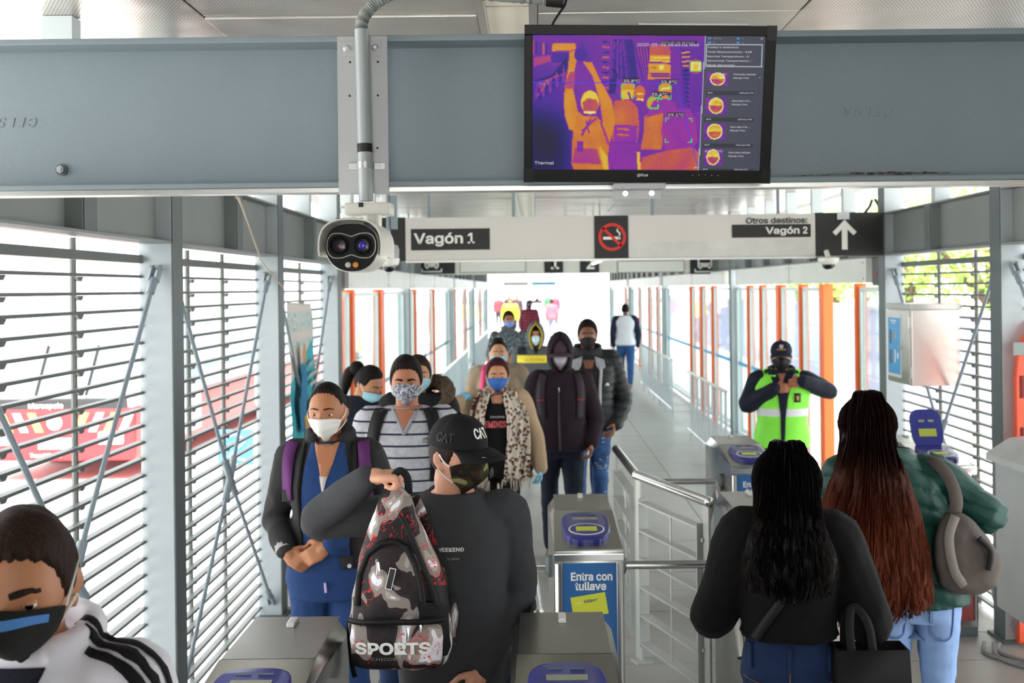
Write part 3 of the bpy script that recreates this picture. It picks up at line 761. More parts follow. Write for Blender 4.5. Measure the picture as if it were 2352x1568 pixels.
cg.tube(smooth_path([ce_+Vector(q) for q in ((.055, -.0005, .01), (.06, -.0005, .03), (.04, -.0005, .045), (.045, -.0005, .062))], 5), .005, 6, flat=(1, .2), up=(1, 0, 0))
cg.build('cigarette_pictogram', letter, p3, 0)
arw = at(1940, 542, YS-.0045); a_ = MB()
a_.box(arw.x-.022, arw.x+.022, arw.y-.002, arw.y, arw.z-.105, arw.z+.09)
for sg_ in (-1, 1):
    a_.box(-.018, .018, -.002, 0, -.115, .02, mat=Matrix.Translation(arw+Vector((0, -.0002*sg_, .1))) @ Matrix.Rotation(sg_*math.radians(-45), 4, 'Y'))
a_.build('arrow', letter, sg, 0)
MB().box(arw.x-.06, arw.x+.035, YS-.02, YS-.004, arw.z+.13, arw.z+.19).build('cable_box', galv, sg, 0)
for px in (985, 1180, 1500, 1790): MB().box(sx(px)-.012, sx(px)+.012, YS+.03, YS+.05, z1, ZC).build('hanger', paint, sg, 0)

Y2 = 17.0
s2 = thing('bus_stop_sign', 'second pale overhead sign with bus pictograms half hidden behind the first sign', 'sign')
def flat2(name, x0_, y0_, x1_, y1_, mat, par, dy=.01): return flat(name, x0_, y0_, x1_, y1_, mat, par, Y2, dy)
MB().box(at(925, 600, Y2).x, at(1690, 600, Y2).x, Y2, Y2+.1, at(1300, 628, Y2).z, at(1300, 575, Y2).z).build('board', sgm, s2, 0)
for x0_, x1_ in ((950, 1045), (1585, 1665)):
    q = flat2('bus_panel', x0_, 578, x1_, 629, sgb, s2)
    c_ = at((x0_+x1_)/2-6, 608, Y2-.012)
    m_ = MB().box(c_.x-.11, c_.x+.11, c_.y-.003, c_.y, c_.z-.035, c_.z+.14)
    m_.box(c_.x-.09, c_.x-.05, c_.y-.003, c_.y, c_.z-.06, c_.z-.03); m_.box(c_.x+.05, c_.x+.09, c_.y-.003, c_.y, c_.z-.06, c_.z-.03)
    m_.box(c_.x-.16, c_.x+.16, c_.y-.003, c_.y, c_.z-.115, c_.z-.095); m_.box(c_.x-.16, c_.x-.14, c_.y-.003, c_.y, c_.z-.1, c_.z-.06); m_.box(c_.x+.14, c_.x+.16, c_.y-.003, c_.y, c_.z-.1, c_.z-.06)
    m_.build('bus_pictogram', letter, q, 0)
    MB().box(c_.x-.085, c_.x+.085, c_.y-.006, c_.y-.003, c_.z+.03, c_.z+.12).build('pictogram_window', sgb, q, 0)
    for e in (-.07, .07): MB().disc((c_.x+e, c_.y-.003, c_.z-.008), (0, -1, 0), .015, .003, 10).build('pictogram_lamp', sgb, q)
for x0_, x1_ in ((1056, 1208), (1418, 1572)):
    q = flat2('route_slot', x0_, 598, x1_, 626, M('slot_frame', '#8f8f80', .5), s2); flat2('route_strip', x0_+2, 600, x1_-2, 624, whitem, q, .013)
for x0_, x1_, b_ in ((1250, 1293, '1'), (1332, 1376, '2')):
    q = flat2('number_panel', x0_, 580, x1_, 626, sgb, s2); text('lettering', b_, .34, at(x0_+13, 617, Y2-.012), letter, q, offset=.02)
for px in (1000, 1300, 1600): MB().box(at(px, 600, Y2).x-.012, at(px, 600, Y2).x+.012, Y2+.04, Y2+.06, 2.6, ZC).build('hanger', paint, s2, 0)
Y3 = 36.0
s3 = thing('far_platform_sign', 'distant white and light blue overhead board above the far crowd', 'sign')
flat('board_white', 1156, 647, 1214, 656, whitem, s3, Y3, .05); flat('board_blue', 1221, 647, 1277, 655, M('pale_blue_board', '#7fc4e4', .5), s3, Y3, .05)
for px in (1170, 1265): MB().box(at(px, 600, Y3).x-.02, at(px, 600, Y3).x+.02, Y3-.03, Y3, 2.3, ZC).build('hanger', paint, s3, 0)

# tube lights, dome cameras
led = emit('led_tube', '#fff6e6', 5.0)
for i, (y0_, y1_) in enumerate(((13.4, 15.3), (17.4, 20.4), (21.2, 25.5))):
    t = thing('tube_light', f'hanging white tube light over the walkway, {nm[i]} from the camera', 'light', group='tube lights')
    MB().box(.80, .86, y0_, y1_, 2.455, 2.49).build('housing', whitep, t, 0, .004)
    MB().tube([(.83, y0_+.03, 2.445), (.83, y1_-.03, 2.445)], .013, 8).build('tube', led, t)
    for yy in (y0_+.2, y1_-.2): MB().tube([(.83, yy, 2.49), (.83, yy, ZC)], .006, 6).build('hanger', paintd, t)
dm = thing('dome_camera', 'small white dome camera hanging on a pipe beside the bullet camera', 'camera')
p = at(893, 592, 6.2); zt_ = at(893, 500, 6.2).z
MB().tube([(p.x, p.y, p.z+.04), (p.x, p.y, ZC)], .0125, 10).build('pipe', paint, dm)
MB().lathe((p.x, p.y, p.z-.005), (0, 0, 1), [(.057, 0), (.06, .05), (.05, .075), (.02, .085)], 24).build('collar', M('collar_grey', '#9ea2a2', .5), dm)
MB().lathe((p.x, p.y, p.z-.05), (0, 0, 1), [(.035, 0), (.056, .012), (.062, .046)], 24).build('shell', whitep, dm)
MB().ell((p.x, p.y, p.z-.05), (.036, .036, .032), 16).build('dome', lensg, dm)
MB().box(p.x+.015, p.x+.05, p.y-.015, p.y+.02, p.z+.16, p.z+.35).build('junction_box', paint, dm, 0, .004)
d2 = thing('ceiling_dome_camera', 'white dome camera under the right end of the pale overhead sign', 'camera')
p = at(1903, 604, 8.5)
MB().lathe(p+Vector((0, 0, -.01)), (0, 0, 1), [(.05, 0), (.078, .02), (.08, .05)], 24).build('shell', whitep, d2)
MB().ell(p+Vector((0, 0, -.012)), (.05, .05, .04), 16).build('dome', lensg, d2)
MB().tube([p+Vector((0, 0, .04)), p+Vector((0, .06, .09))], .02, 8).build('arm', whitep, d2)
wc = MB().tube(smooth_path([at(543, 452, 2.61), at(556, 475, 4.2), at(590, 570, 5.9), at(605, 605, 6.4), at(650, 660, 7.16)], 8), .004, 6).build('loose_cable', M('cable_beige', '#b9ad97', .6))
tag(wc, 'loose beige cable dangling across the left columns from the beam', 'cable')
for i, (pa, pb_) in enumerate((((1975, 500), (2003, 460)), ((2018, 500), (2010, 458)))):
    c_ = MB().tube(smooth_path([at(*pa, 8.75), at((pa[0]+pb_[0])/2+6, 478, 8.9), at(*pb_, 9.1)], 6), .012, 6).build('sign_cable', rubber)
    tag(c_, ('left' if i == 0 else 'right')+' of two black cables curling above the arrow panel', 'cable')

# ============================================================ turnstiles
navy, n = base('reader_navy', .25); n.color(n.ramp(n.noise(n.coord('Object'), 5, 2), [(.3, '#2b2f78'), (.7, '#343a88')]))
lime = M('lime_card', '#c3c936', .45, var=.03); blue_poster = M('poster_blue', '#1d5a94', .5, var=.06, vs=6)
lcd = M('lcd_grey', '#8e907e', .3); redpost = M('red_panel', '#7e2a26', .4, var=.15, vs=5)
TZ0, TZ1 = 1.026, 1.09
def turnstile(x, yf, label, poster=True, arm=(-1, 1), red=False, tall=False):
    t = thing('turnstile', label, 'turnstile', (x, yf, 0))
    h = .145; y1, y2 = .52, .92
    def sec(y, zt, hs, ht, zc): return [Vector(q) for q in ((-hs, y, .06), (hs, y, .06), (hs, y, zc), (ht, y, zt), (-ht, y, zt), (-hs, y, zc))]
    MB().loft([sec(0, TZ0, h, h-.001, TZ0-.002), sec(.02, TZ0+.003, h, h-.001, TZ0), sec(y1, TZ1, h+.008, h-.012, TZ1-.03), sec(y2, TZ1, h+.014, h-.028, TZ1-.055)]).build('body', stain, t, 20, .002)
    MB().box(-h-.004, h+.004, .02, y2-.02, 0, .06).build('plinth', paintd, t, 0)
    MB().loft([[Vector((-h+.004, .004, TZ0+.0012)), Vector((h-.004, .004, TZ0+.0012)), Vector((h-.004, .004, TZ0+.0042)), Vector((-h+.004, .004, TZ0+.0042))], [Vector((-h+.01, y1-.004, TZ1-.001)), Vector((h-.01, y1-.004, TZ1-.001)), Vector((h-.01, y1-.004, TZ1+.0018)), Vector((-h+.01, y1-.004, TZ1+.0018))]]).build('front_plate', stain, t, 0)
    MB().box(-h+.014, h-.014, y1, y2-.006, TZ1, TZ1+.002).build('top_plate', stain2, t, 0)
    MB().box(-h-.001, h+.001, -.006, .0, TZ0-.04, TZ0-.012).build('lip', chrome, t, 0, .002)
    MB().box(-.012, .012, y2-.12, y2-.05, TZ1+.002, TZ1+.016).build('marker_light', M('clear_marker', '#dcdcd8', .2), t, 0, .004)
    for sx_ in (-1, 1): MB().tube([(sx_*(h-.016), -.006, .1), (sx_*(h-.016), -.006, TZ0-.05)], .012, 8).build('corner_trim', chrome, t)
    # card reader lying on the sloping plate
    sl = math.atan2(TZ1-TZ0, y1); rm = Matrix.Translation((0, .25, TZ0+.25*math.tan(sl)+.004)) @ Matrix.Rotation(sl, 4, 'X')
    def outline(s_, n_=36):
        o_ = []
        for j in range(n_):
            tt = 2*PI*j/n_; c_, q_ = math.cos(tt), math.sin(tt)
            e_ = .45 if q_ > 0 else .75
            o_.append((.105*s_*abs(c_)**.55*math.copysign(1, c_)*(1-.08*(q_ < 0)*abs(q_)), .175*s_*abs(q_)**e_*math.copysign(1, q_)))
        return o_
    rd = MB().loft([[rm @ Vector((a, b, 0)) for a, b in outline(1)], [rm @ Vector((a, b, .016)) for a, b in outline(1)], [rm @ Vector((a, b, .022)) for a, b in outline(.95)]]).build('card_reader', navy, t)
    def on(mb_fn, nme, mat): o_ = mb_fn(MB()).build(nme, mat, rd, 0); return o_
    if not tall:
        on(lambda m: m.box(-.055, .055, .065, .095, .02, .0235, mat=rm), 'display', lcd)
        for e in (-.03, .03): on(lambda m: m.box(e-.02, e+.02, .125, .135, .02, .0235, mat=rm), 'slot', paintd)
    on(lambda m: m.loft([[rm @ Vector((.078*math.cos(2*PI*j/32), -.06+.072*math.sin(2*PI*j/32), z)) for j in range(32)] for z in (.02, .0235)]+[[rm @ Vector((.072*math.cos(2*PI*j/32), -.06+.066*math.sin(2*PI*j/32), .0235)) for j in range(32)]], (True, False)), 'target_ring', letter)
    on(lambda m: m.loft([[rm @ Vector((.072*math.cos(2*PI*j/32), -.06+.066*math.sin(2*PI*j/32), z)) for j in range(32)] for z in (.0228, .0238)]), 'target_disc', navy)
    on(lambda m: m.box(-.045, .045, -.085, -.03, .0235, .0248, mat=rm), 'card_mark', lime)
    if tall:
        m2 = rm @ Matrix.Translation((0, .13, .02)) @ Matrix.Rotation(math.radians(58), 4, 'X')
        on(lambda m: m.loft([[m2 @ Vector((a*.95, b*.75+.11, z)) for a, b in outline(1)] for z in (-.025, .0)]), 'display_hood', navy)
        on(lambda m: m.box(-.055, .055, .06, .11, .0, .003, mat=m2), 'display', emit('lcd_lime', '#c6d23c', .5))
        for e in (-.03, .03): on(lambda m: m.box(e-.018, e+.018, .155, .17, 0, .003, mat=m2), 'slot', lcd)
    # front panel
    if poster:
        po = MB().box(-h+.035, h-.03, -.003, 0, .12, TZ0-.05).build('poster', blue_poster, t, 0)
        text('lettering', 'Entra con', .062, Vector((-.078, -.0036, .905)), letter, po, offset=.02, width=.172, extrude=.0003)
        text('lettering', 'tullave', .062, Vector((-.058, -.0036, .865)), letter, po, offset=.02, width=.130, extrude=.0003)
        km = Matrix.Translation((.0, -.0045, .80)) @ Matrix.Rotation(math.radians(-9), 4, 'Y')
        kc = MB().box(-.073, .073, 0, .001, -.045, .045, mat=km).build('card', lime, po, 0, .0)
        text('card_lettering', 'tullave', .026, km @ Vector((-.02, -.0006, .014)), M('card_teal', '#24506a', .5), kc, rot=(PI/2, -math.radians(9), 0), offset=.01, extrude=.0002)
        text('card_dots', '•••', .022, km @ Vector((-.058, -.0006, .014)), letter, kc, rot=(PI/2, -math.radians(9), 0), extrude=.0002)
        sc2 = MB().box(-.06, .07, -.004, -.003, .66, .735).build('arrow_display', black, po, 0)
        q = MB()
        for r_ in range(5):
            for c_ in range(-r_, r_+1): q.box(.035+c_*.008-.0025, .035+c_*.008+.0025, -.0046, -.004, .722-r_*.009-.0025, .722-r_*.009+.0025)
        for r_ in range(3):
            for c_ in range(-r_, r_+1): q.box(-.028+c_*.008-.0025, -.028+c_*.008+.0025, -.0046, -.004, .704-r_*.009-.0025, .704-r_*.009+.0025)
        tag(q.build('arrow_dots', emit('dot_lime', '#b8e020', .8), sc2, 0), kind='stuff')
    elif red:
        MB().box(-h+.03, h-.03, -.003, 0, .1, TZ0-.06).build('front_panel', redpost, t, 0)
    for s_, level in [(a_, True) if abs(a_) == 1 else (a_/2, False) for a_ in arm]:
        hub = MB().lathe((s_*h, .32, .885), (s_, 0, 0), [(.05, 0), (.05, .02), (.03, .035)], 18).build('arm_hub', paintd, t)
        if level: MB().tube([(s_*(h+.03), .32, .885), (s_*(h+.42), .32, .885)], .0185, 12).build('arm', chrome, t)
        for aa in (1, -1) if (not level or yf > 6) else ():
            MB().tube([(s_*(h+.03), .32, .885), (s_*(h+.05), .32+aa*.30, .56)], .0185, 10).build('arm', chrome, t)
    return t
turnstile(-.755, 2.565, 'steel turnstile at the lower left in front of the woman in dark jacket', arm=(1,))
turnstile(.077, 2.58, 'steel turnstile at the bottom centre with bright sloping reader plate', arm=())
turnstile(.218, 4.58, 'steel turnstile with the blue Entra con tullave poster in full view')
turnstile(1.05, 4.6, 'steel turnstile half hidden by the black-haired woman, joined to the railing', arm=(-2,))
turnstile(1.33, 6.66, 'steel turnstile behind the black-haired woman and before the guard')
turnstile(2.50, 6.60, 'steel turnstile with red front panel and raised reader display at the right wall', poster=False, red=True, tall=True, arm=(-1,))

# railing gate between the turnstile rows
gt = thing('gate_railing', 'bent stainless handrail with flat-bar panels leading to the turnstiles', 'railing')
G0, G1, G2 = Vector((.535, 7.3, 1.05)), Vector((.575, 6.28, 1.05)), Vector((.86, 5.46, 1.05))
MB().tube([G0, G1], .026, 14).build('handrail', chrome, gt); MB().tube([G1, G2], .026, 14).build('handrail', chrome, gt)
for g in (G0, G1, G2): MB().ell(g, (.027, .027, .027), 12).build('rail_joint', chrome, gt)
bar = M('flat_bar_grey', '#b3b8b4', .4, .3, var=.06)
for A, B in ((G0, G1), (G1, G2)):
    d = (B-A); d.z = 0; L = d.length; d.normalize(); nrm = Vector((-d.y, d.x, 0))
    R = Matrix.Translation((A.x, A.y, 0)) @ Matrix(((d.x, nrm.x, 0, 0), (d.y, nrm.y, 0, 0), (0, 0, 1, 0), (0, 0, 0, 1)))
    for e in (.03, L-.03): MB().box(e-.03, e+.03, -.006, .006, .0, 1.03, mat=R).build('post', bar, gt, 0)
    for e in (.085, L-.085): MB().box(e-.005, e+.005, -.03, .03, .1, .93, mat=R).build('frame_upright', bar, gt, 0)
    for i in range(6):
        z = .12+i*.158; MB().box(.085, L-.085, -.03, .03, z-.004, z+.004, mat=R).build('frame_bar', bar, gt, 0)
    MB().tube([R @ Vector((L/2, 0, .1)), R @ Vector((L/2, 0, .92))], .005, 6).build('tie_rod', galv, gt)
    for e in (.06, L-.06):
        for z in (.3, .6, .85): MB().tube([R @ Vector((e, -.014, z)), R @ Vector((e, .014, z))], .011, 10).build('bolt', galv, gt)
    MB().box(.0, .1, -.05, .05, 0, .012, mat=R).build('foot_plate', bar, gt, 0)
g2 = thing('near_handrail', 'short stainless handrail stub behind the bottom centre turnstile', 'railing')
A = Vector((.0, 3.54, 1.07)); B = Vector((-.03, 4.3, 1.07))
MB().tube([A, B], .024, 12).build('handrail', chrome, g2); MB().ell(A, (.026, .026, .026), 12).build('rail_joint', chrome, g2)
for q in (A.lerp(B, .03), B): MB().tube([(q.x, q.y, 0), (q.x, q.y, 1.06)], .02, 10).build('post', bar, g2)

# ============================================================ right wall fittings
cbx = thing('wall_cabinet', 'stainless steel cabinet with blue notice hung on the right louvre wall', 'cabinet')
MB().box(2.55, 2.875, 7.43, 7.93, 1.43, 1.945).build('case', steel('cabinet_steel', '#cfccc6', .3), cbx, 0, .004)
MB().box(2.535, 2.885, 7.415, 7.945, 1.945, 1.985).build('lid', stain2, cbx, 0, .003)
dr = MB().box(2.543, 2.55, 7.47, 7.92, 1.44, 1.935).build('door', MATS['cabinet_steel'], cbx, 0, .001)
MB().disc((2.543, 7.64, 1.68), (-1, 0, 0), .013, .012, 14).build('lock', chrome, dr)
for z in (1.52, 1.86): MB().tube([(2.545, 7.462, z-.04), (2.545, 7.462, z+.04)], .007, 8).build('hinge', chrome, dr)
nb = M('notice_blue', '#3fa0dc', .45, var=.06)
no = MB().box(2.541, 2.543, 7.625, 7.915, 1.47, 1.905).build('notice', whitem, dr, 0); MB().box(2.5403, 2.541, 7.64, 7.90, 1.49, 1.885).build('notice_sheet', nb, dr, 0)
for y0_, z0_, hh_, ww_, mm in ((7.82, 1.7, .1, .05, paintd), (7.82, 1.56, .1, .05, paintd), (7.73, 1.735, .05, .03, M('notice_tan', '#b89a6a', .5)), (7.74, 1.57, .09, .02, letter), (7.68, 1.6, .04, .03, letter), (7.72, 1.86, .008, .12, letter), (7.74, 1.845, .006, .08, letter)):
    MB().box(2.5399, 2.5403, y0_, y0_+ww_, z0_, z0_+hh_).build('notice_print', mm, dr, 0)
gc = thing('grey_console', 'grey metal console with sloping lid on the right edge before the column', 'cabinet')
cm = M('console_grey', '#b9bdbd', .4, .25, var=.05)
MB().box(2.45, 2.9, 4.75, 5.87, .40, 1.17).build('body', cm, gc, 0, .006)
MB().prism([(2.42, 4.7, 1.175), (2.95, 4.7, 1.175), (2.95, 4.7, 1.33), (2.55, 4.7, 1.29), (2.42, 4.7, 1.21)], (0, 1.22, 0)).build('lid', M('lid_grey', '#c9cccb', .35, .2), gc, 0, .004)
for y in (4.85, 5.75): MB().box(2.78, 2.86, y, y+.06, 0, .4).build('leg', paintd, gc, 0)
spn = thing('spine_board', 'orange plastic spine board standing against the right column', 'spine board')
om, n = base('spine_orange', .4); n.color(n.ramp(n.noise(n.coord('Object'), 5, 3), [(.3, '#dd4a26'), (.7, '#ee5a30')]))
bx0, bx1, by = 2.80, 3.22, 6.40
def board_out(y, s_=1.0):
    o_ = []
    for px, pz in ((0, .0), (.42, 0), (.42, 1.55), (.40, 1.72), (.34, 1.83), (.26, 1.88), (.16, 1.88), (.08, 1.83), (.02, 1.72), (0, 1.55)):
        o_.append(Vector((bx0+.21+(px-.21)*s_, y, .02+.94+(pz-.94)*s_)))
    return o_
MB().loft([board_out(by+.0, .985), board_out(by+.008), board_out(by+.04), board_out(by+.05, .985)]).build('panel', om, spn, 20)
for z in (.35, .75, 1.15, 1.45):
    MB().tube([(bx0+.035, by-.001, z), (bx0+.035, by-.001, z+.13)], .016, 10, flat=(1, .3), up=(1, 0, 0)).build('hand_hole', M('hole_red', '#7c2012', .6), spn)
MB().tube([(bx0+.1, by-.001, 1.8), (bx0+.32, by-.001, 1.8)], .03, 12, flat=(1, .2), up=(0, 0, 1)).build('hand_hole', blackm, spn)
MB().tube([(bx0+.12, by-.002, .3), (bx0+.12, by-.004, 1.35), (bx0+.16, by-.004, 1.45)], .012, 8, flat=(1, .6)).build('rib', om, spn)
st_ = MB().box(bx0-.02, bx1, by-.012, by-.004, 1.70, 1.775).build('strap', M('strap_grey', '#8f9696', .6), spn, 0, .002)
for i, P in enumerate(([(2.66, 6.42, .02), (2.6, 6.2, .012), (2.72, 6.0, .012), (2.86, 5.95, .02)], [(2.7, 6.44, .015), (2.64, 6.3, .01), (2.76, 6.12, .01), (2.92, 6.1, .015)], [(2.62, 6.46, .012), (2.56, 6.28, .01), (2.68, 6.1, .012), (2.8, 6.02, .014)])):
    c_ = MB().tube(smooth_path(P, 8), .012, 8).build('floor_cable', M('cable_grey', '#8b8d8c', .5)); tag(c_, ('innermost', 'middle', 'outermost')[(2, 1, 0).index(i)]+' of three grey cables looping on the floor by the right column', 'cable')
# faded banner tied to the left louvres
bn = thing('fabric_banner', 'faded white and turquoise cloth banner tied to the left louvres', 'banner')
bnm, n = base('banner_cloth', .8)
xyz = n.sep(n.coord('Object')); f = n.noise(n.coord('Object'), 7, 4)
edge = n.math('GREATER_THAN', n.math('ADD', n.math('MULTIPLY', xyz[1], .36), n.math('MULTIPLY_ADD', f, .1, -.05)), n.math('SUBTRACT', xyz[2], .40))
upper = n.math('GREATER_THAN', xyz[2], .66)
txt = n.math('MULTIPLY', n.math('GREATER_THAN', n.noise(n.coord('Object', (1, 30, 9)), 3, 2), .55), n.math('MULTIPLY', n.math('GREATER_THAN', xyz[2], .82), n.math('LESS_THAN', xyz[2], .97)))
txt2 = n.math('MULTIPLY', n.math('GREATER_THAN', n.noise(n.coord('Object', (1, 26, 12)), 3, 2), .55), n.math('MULTIPLY', n.math('GREATER_THAN', xyz[2], .71), n.math('LESS_THAN', xyz[2], .76)))
cc = n.mix(edge, '#dcd5d0', n.ramp(f, [(.3, '#2aa6b8'), (.7, '#56c3cc')]))
cc = n.mix(n.math('MAXIMUM', txt, txt2), cc, '#58c4c4')
n.color(cc); n.bump(f, .3, .02)
bo = Vector((-1.735, 7.70, 1.0)); bn.location = bo
g = MB(); NU, NV = 16, 40; vv_ = []
for j in range(NV+1):
    for i in range(NU+1):
        u, v_ = i/NU, j/NV
        z = v_*1.04-.02*u; yb = .03+.10*(1-v_)*(v_ < .5)*0+.12*math.sin(v_*2.6)*.4; wd = 1.02*(1-.22*v_)
        y = yb+u*wd+.12*(1-v_); xx = .005*math.sin(9*u+5*v_)+.006*math.sin(14*v_+2*u)
        vv_.append((xx, y, z))
g.add(vv_, [(j*(NU+1)+i, j*(NU+1)+i+1, (j+1)*(NU+1)+i+1, (j+1)*(NU+1)+i) for j in range(NV) for i in range(NU)])
o = g.build('cloth', bnm, bn, 60); sm_ = o.modifiers.new('thick', 'SOLIDIFY'); sm_.thickness = .003
def on_banner(nme, outline_, mat, xo=.03):
    q = MB().prism([Vector((xo, y, z)) for y, z in outline_], (.002, 0, 0)).build(nme, mat, bn, 0); return q
on_banner('printed_figure', [(.42, .66), (.36, .58), (.33, .45), (.25, .3), (.28, .1), (.42, .08), (.5, .3), (.52, .45), (.47, .6)], M('print_blue', '#2f7fb0', .8), .04)
on_banner('printed_face', [(.36, .66), (.40, .74), (.46, .72), (.47, .62), (.42, .57), (.37, .6)], M('print_tan', '#cf9a63', .8), .042)
on_banner('printed_label', [(.38, .2), (.6, .2), (.6, .29), (.85, .31), (.85, .19), (.6, .1), (.42, .1)], M('print_ochre', '#c9a455', .8), .044)
for y, z, w_ in ((.56, .55, .34), (.56, .47, .34), (.6, .40, .25), (.66, .12, .2), (.62, .05, .26)):
    on_banner('printed_words', [(y, z), (y+w_, z+.015), (y+w_, z+.045), (y, z+.03)], M('print_grey', '#aeb7b9', .8), .045)
# ============================================================ PEOPLE: builder
def capsule(mb, pts, radii, n=12, k=5, flat=None, up=None):
    """tapering limb with rounded ends through the given joints"""
    P = [Vector(p) for p in pts]; R = list(radii) if hasattr(radii, '__len__') else [radii]*len(P)
    pp, rr = [], []
    for i in range(len(P)-1):
        p0, p1, p2, p3 = P[max(i-1, 0)], P[i], P[i+1], P[min(i+2, len(P)-1)]
        for j in range(k):
            t = j/k; pp.append(.5*((2*p1)+(p2-p0)*t+(2*p0-5*p1+4*p2-p3)*t*t+(3*p1-p0-3*p2+p3)*t**3)); rr.append(R[i]*(1-t)+R[i+1]*t)
    pp.append(P[-1]); rr.append(R[-1])
    d0 = (pp[0]-pp[1]).normalized(); d1 = (pp[-1]-pp[-2]).normalized()
    A = [(pp[0]+d0*rr[0]*math.sin(a), rr[0]*math.cos(a)) for a in (1.45, 1.0, .5)]
    B = [(pp[-1]+d1*rr[-1]*math.sin(a), rr[-1]*math.cos(a)) for a in (.5, 1.0, 1.45)]
    mb.tube([a for a, _ in A]+pp+[b for b, _ in B], [r for _, r in A]+rr+[r for _, r in B], n, True, flat=flat, up=up)
def remesh(mb, vox, smooth=3, fac=.5):
    me = bpy.data.meshes.new('soup'); me.from_pydata(mb.v, [], mb.f)
    bm = bmesh.new(); bm.from_mesh(me); bmesh.ops.recalc_face_normals(bm, faces=bm.faces); bm.to_mesh(me); bm.free()
    o = bpy.data.objects.new('soup', me)
    m = o.modifiers.new('r', 'REMESH'); m.mode = 'VOXEL'; m.voxel_size = vox; m.use_smooth_shade = True
    if smooth: q = o.modifiers.new('s', 'SMOOTH'); q.iterations = smooth; q.factor = fac
    out, d = evaluated(o); bpy.data.meshes.remove(d); return out
def coords(me):
    c = np.empty(len(me.vertices)*3); me.vertices.foreach_get('co', c); return c.reshape(-1, 3)
def setco(me, c): me.vertices.foreach_set('co', np.ascontiguousarray(c).ravel()); me.update()
def normals(me):
    c = np.empty(len(me.vertices)*3); me.vertices.foreach_get('normal', c); return c.reshape(-1, 3)
def wnoise(c, scale, seed, n=9):
    r = np.random.RandomState(seed); v = np.zeros(len(c)); w = c+.35*scale*np.sin(c[:, [1, 2, 0]]/scale*2+seed)
    for i in range(n):
        k = r.normal(size=3); k /= np.linalg.norm(k); k *= r.uniform(.7, 2.2)/scale; v += np.sin(w @ k+r.uniform(0, 6.3))*r.uniform(.5, 1)
    return v/n*2
def ridge(c, scale, seed): return 1-2*np.abs(wnoise(c, scale, seed))
def wrinkle(me, amp, scale, seed, stretch=(1, 1, 1)):
    if amp <= 0: return
    c = coords(me); n_ = normals(me); d = ridge(c*np.array(stretch), scale, seed)*.7+.5*wnoise(c*np.array(stretch), scale*.5, seed+5)
    setco(me, c+n_*(amp*d)[:, None])

def headpt(th, Z, base_only=False, fem=False):
    """point on the head surface for azimuth th (0 = front) and height Z above eye level (adult size)"""
    th = np.asarray(th, float); Z = np.asarray(Z, float)
    cz = np.where(Z > 0, .119, .113); zz = np.clip(Z/cz, -.999, .999); r = np.sqrt(1-zz*zz)
    x = np.sin(th)*r; y = -np.cos(th)*r; t = np.maximum(0, -zz)
    X = .0765*x*(1-.24*t**1.5); Y = .096*y
    fr = y < 0
    Y = np.where(fr, Y*(1+.12*t)-.004*t, Y*1.03*(1-.42*t**1.2))
    if not base_only:
        f = np.where(fr, 1., 0.)*np.clip(-np.cos(th)*-1, 0, 1); a = np.abs(X)
        nb = np.exp(-(X/.0115)**2)*np.where(Z > -.038, np.clip((.022-Z)/.06, 0, 1), np.clip((Z+.054)/.016, 0, 1))
        Y = Y-f*(.026*nb+.009*np.exp(-((a-.013)/.007)**2-((Z+.040)/.008)**2))
        Y = Y+f*.010*np.exp(-((a-.032)/.017)**2-(Z/.0115)**2)
        Y = Y-f*.0045*np.exp(-((a-.030)/.026)**2-((Z-.021)/.008)**2)
        Y = Y-f*(.005*np.exp(-(X/.023)**2-((Z+.073)/.009)**2)-.003*np.exp(-(X/.026)**2-((Z+.082)/.004)**2)+.006*np.exp(-(X/.022)**2-((Z+.103)/.013)**2)+.004*np.exp(-((a-.045)/.02)**2-((Z+.03)/.022)**2))
    return X, Y, Z
def arr_pts(th, Z, **k):
    X, Y, Z2 = headpt(th, Z, **k); return [Vector((float(a), float(b), float(c))) for a, b, c in zip(np.ravel(X), np.ravel(Y), np.ravel(np.broadcast_to(Z2, np.shape(X))))]

def skin_mat(name, col, blush='#b5654d'):
    if name in MATS: return MATS[name]
    m, n = base(name, .48, 0, .4)
    v = n.coord('Object'); f = n.noise(v, 9, 4); g = n.noise(v, 130, 2); c = lin(col)
    n.color(n.mix(n.math('MULTIPLY', n.math('SUBTRACT', f, .3), .35), tuple(c[:3]), blush))
    n.bump(g, .12, .002); return m
def hair_mat(name, col, hi, rough=.55, zr=None):
    if name in MATS: return MATS[name]
    m, n = base(name, rough, 0, .10)
    f = n.noise(n.coord('Object', (60, 60, 6)), 4, 3)
    c = n.ramp(f, [(.3, col), (.75, hi)])
    if zr:
        z = n.sep(n.coord('Object'))[2]; k = n.math('MULTIPLY_ADD', z, -1/zr[1], zr[0]/zr[1]); k = n.math('MINIMUM', n.math('MAXIMUM', k, 0), 1)
        c = n.mix(k, c, n.ramp(f, [(.25, zr[2]), (.75, zr[3])]))
    n.color(c); n.bump(f, .5, .006); return m
def cloth(name, col, rough=.85, var=.10, vs=5, weave=220, bump=.25):
    if name in MATS: return MATS[name]
    m, n = base(name, rough, 0, .25)
    c = lin(col); v = n.coord('Object'); f = n.noise(v, vs, 5); g = n.noise(v, weave, 2)
    n.color(n.mix(n.math('MULTIPLY', g, .22), n.ramp(f, [(.3, tuple(x*(1-var) for x in c[:3])), (.7, tuple(min(1, x*(1+var)) for x in c[:3]))]), tuple(x*.6 for x in c[:3])))
    n.bump(n.math('ADD', n.math('MULTIPLY', g, .3), n.noise(v, 14, 3)), bump, .012); return m
eyew = M('eye_white', '#e4ddd4', .15, var=.03); iris = M('iris_brown', '#3b2314', .15); pupil = M('pupil_black', '#050505', .1)
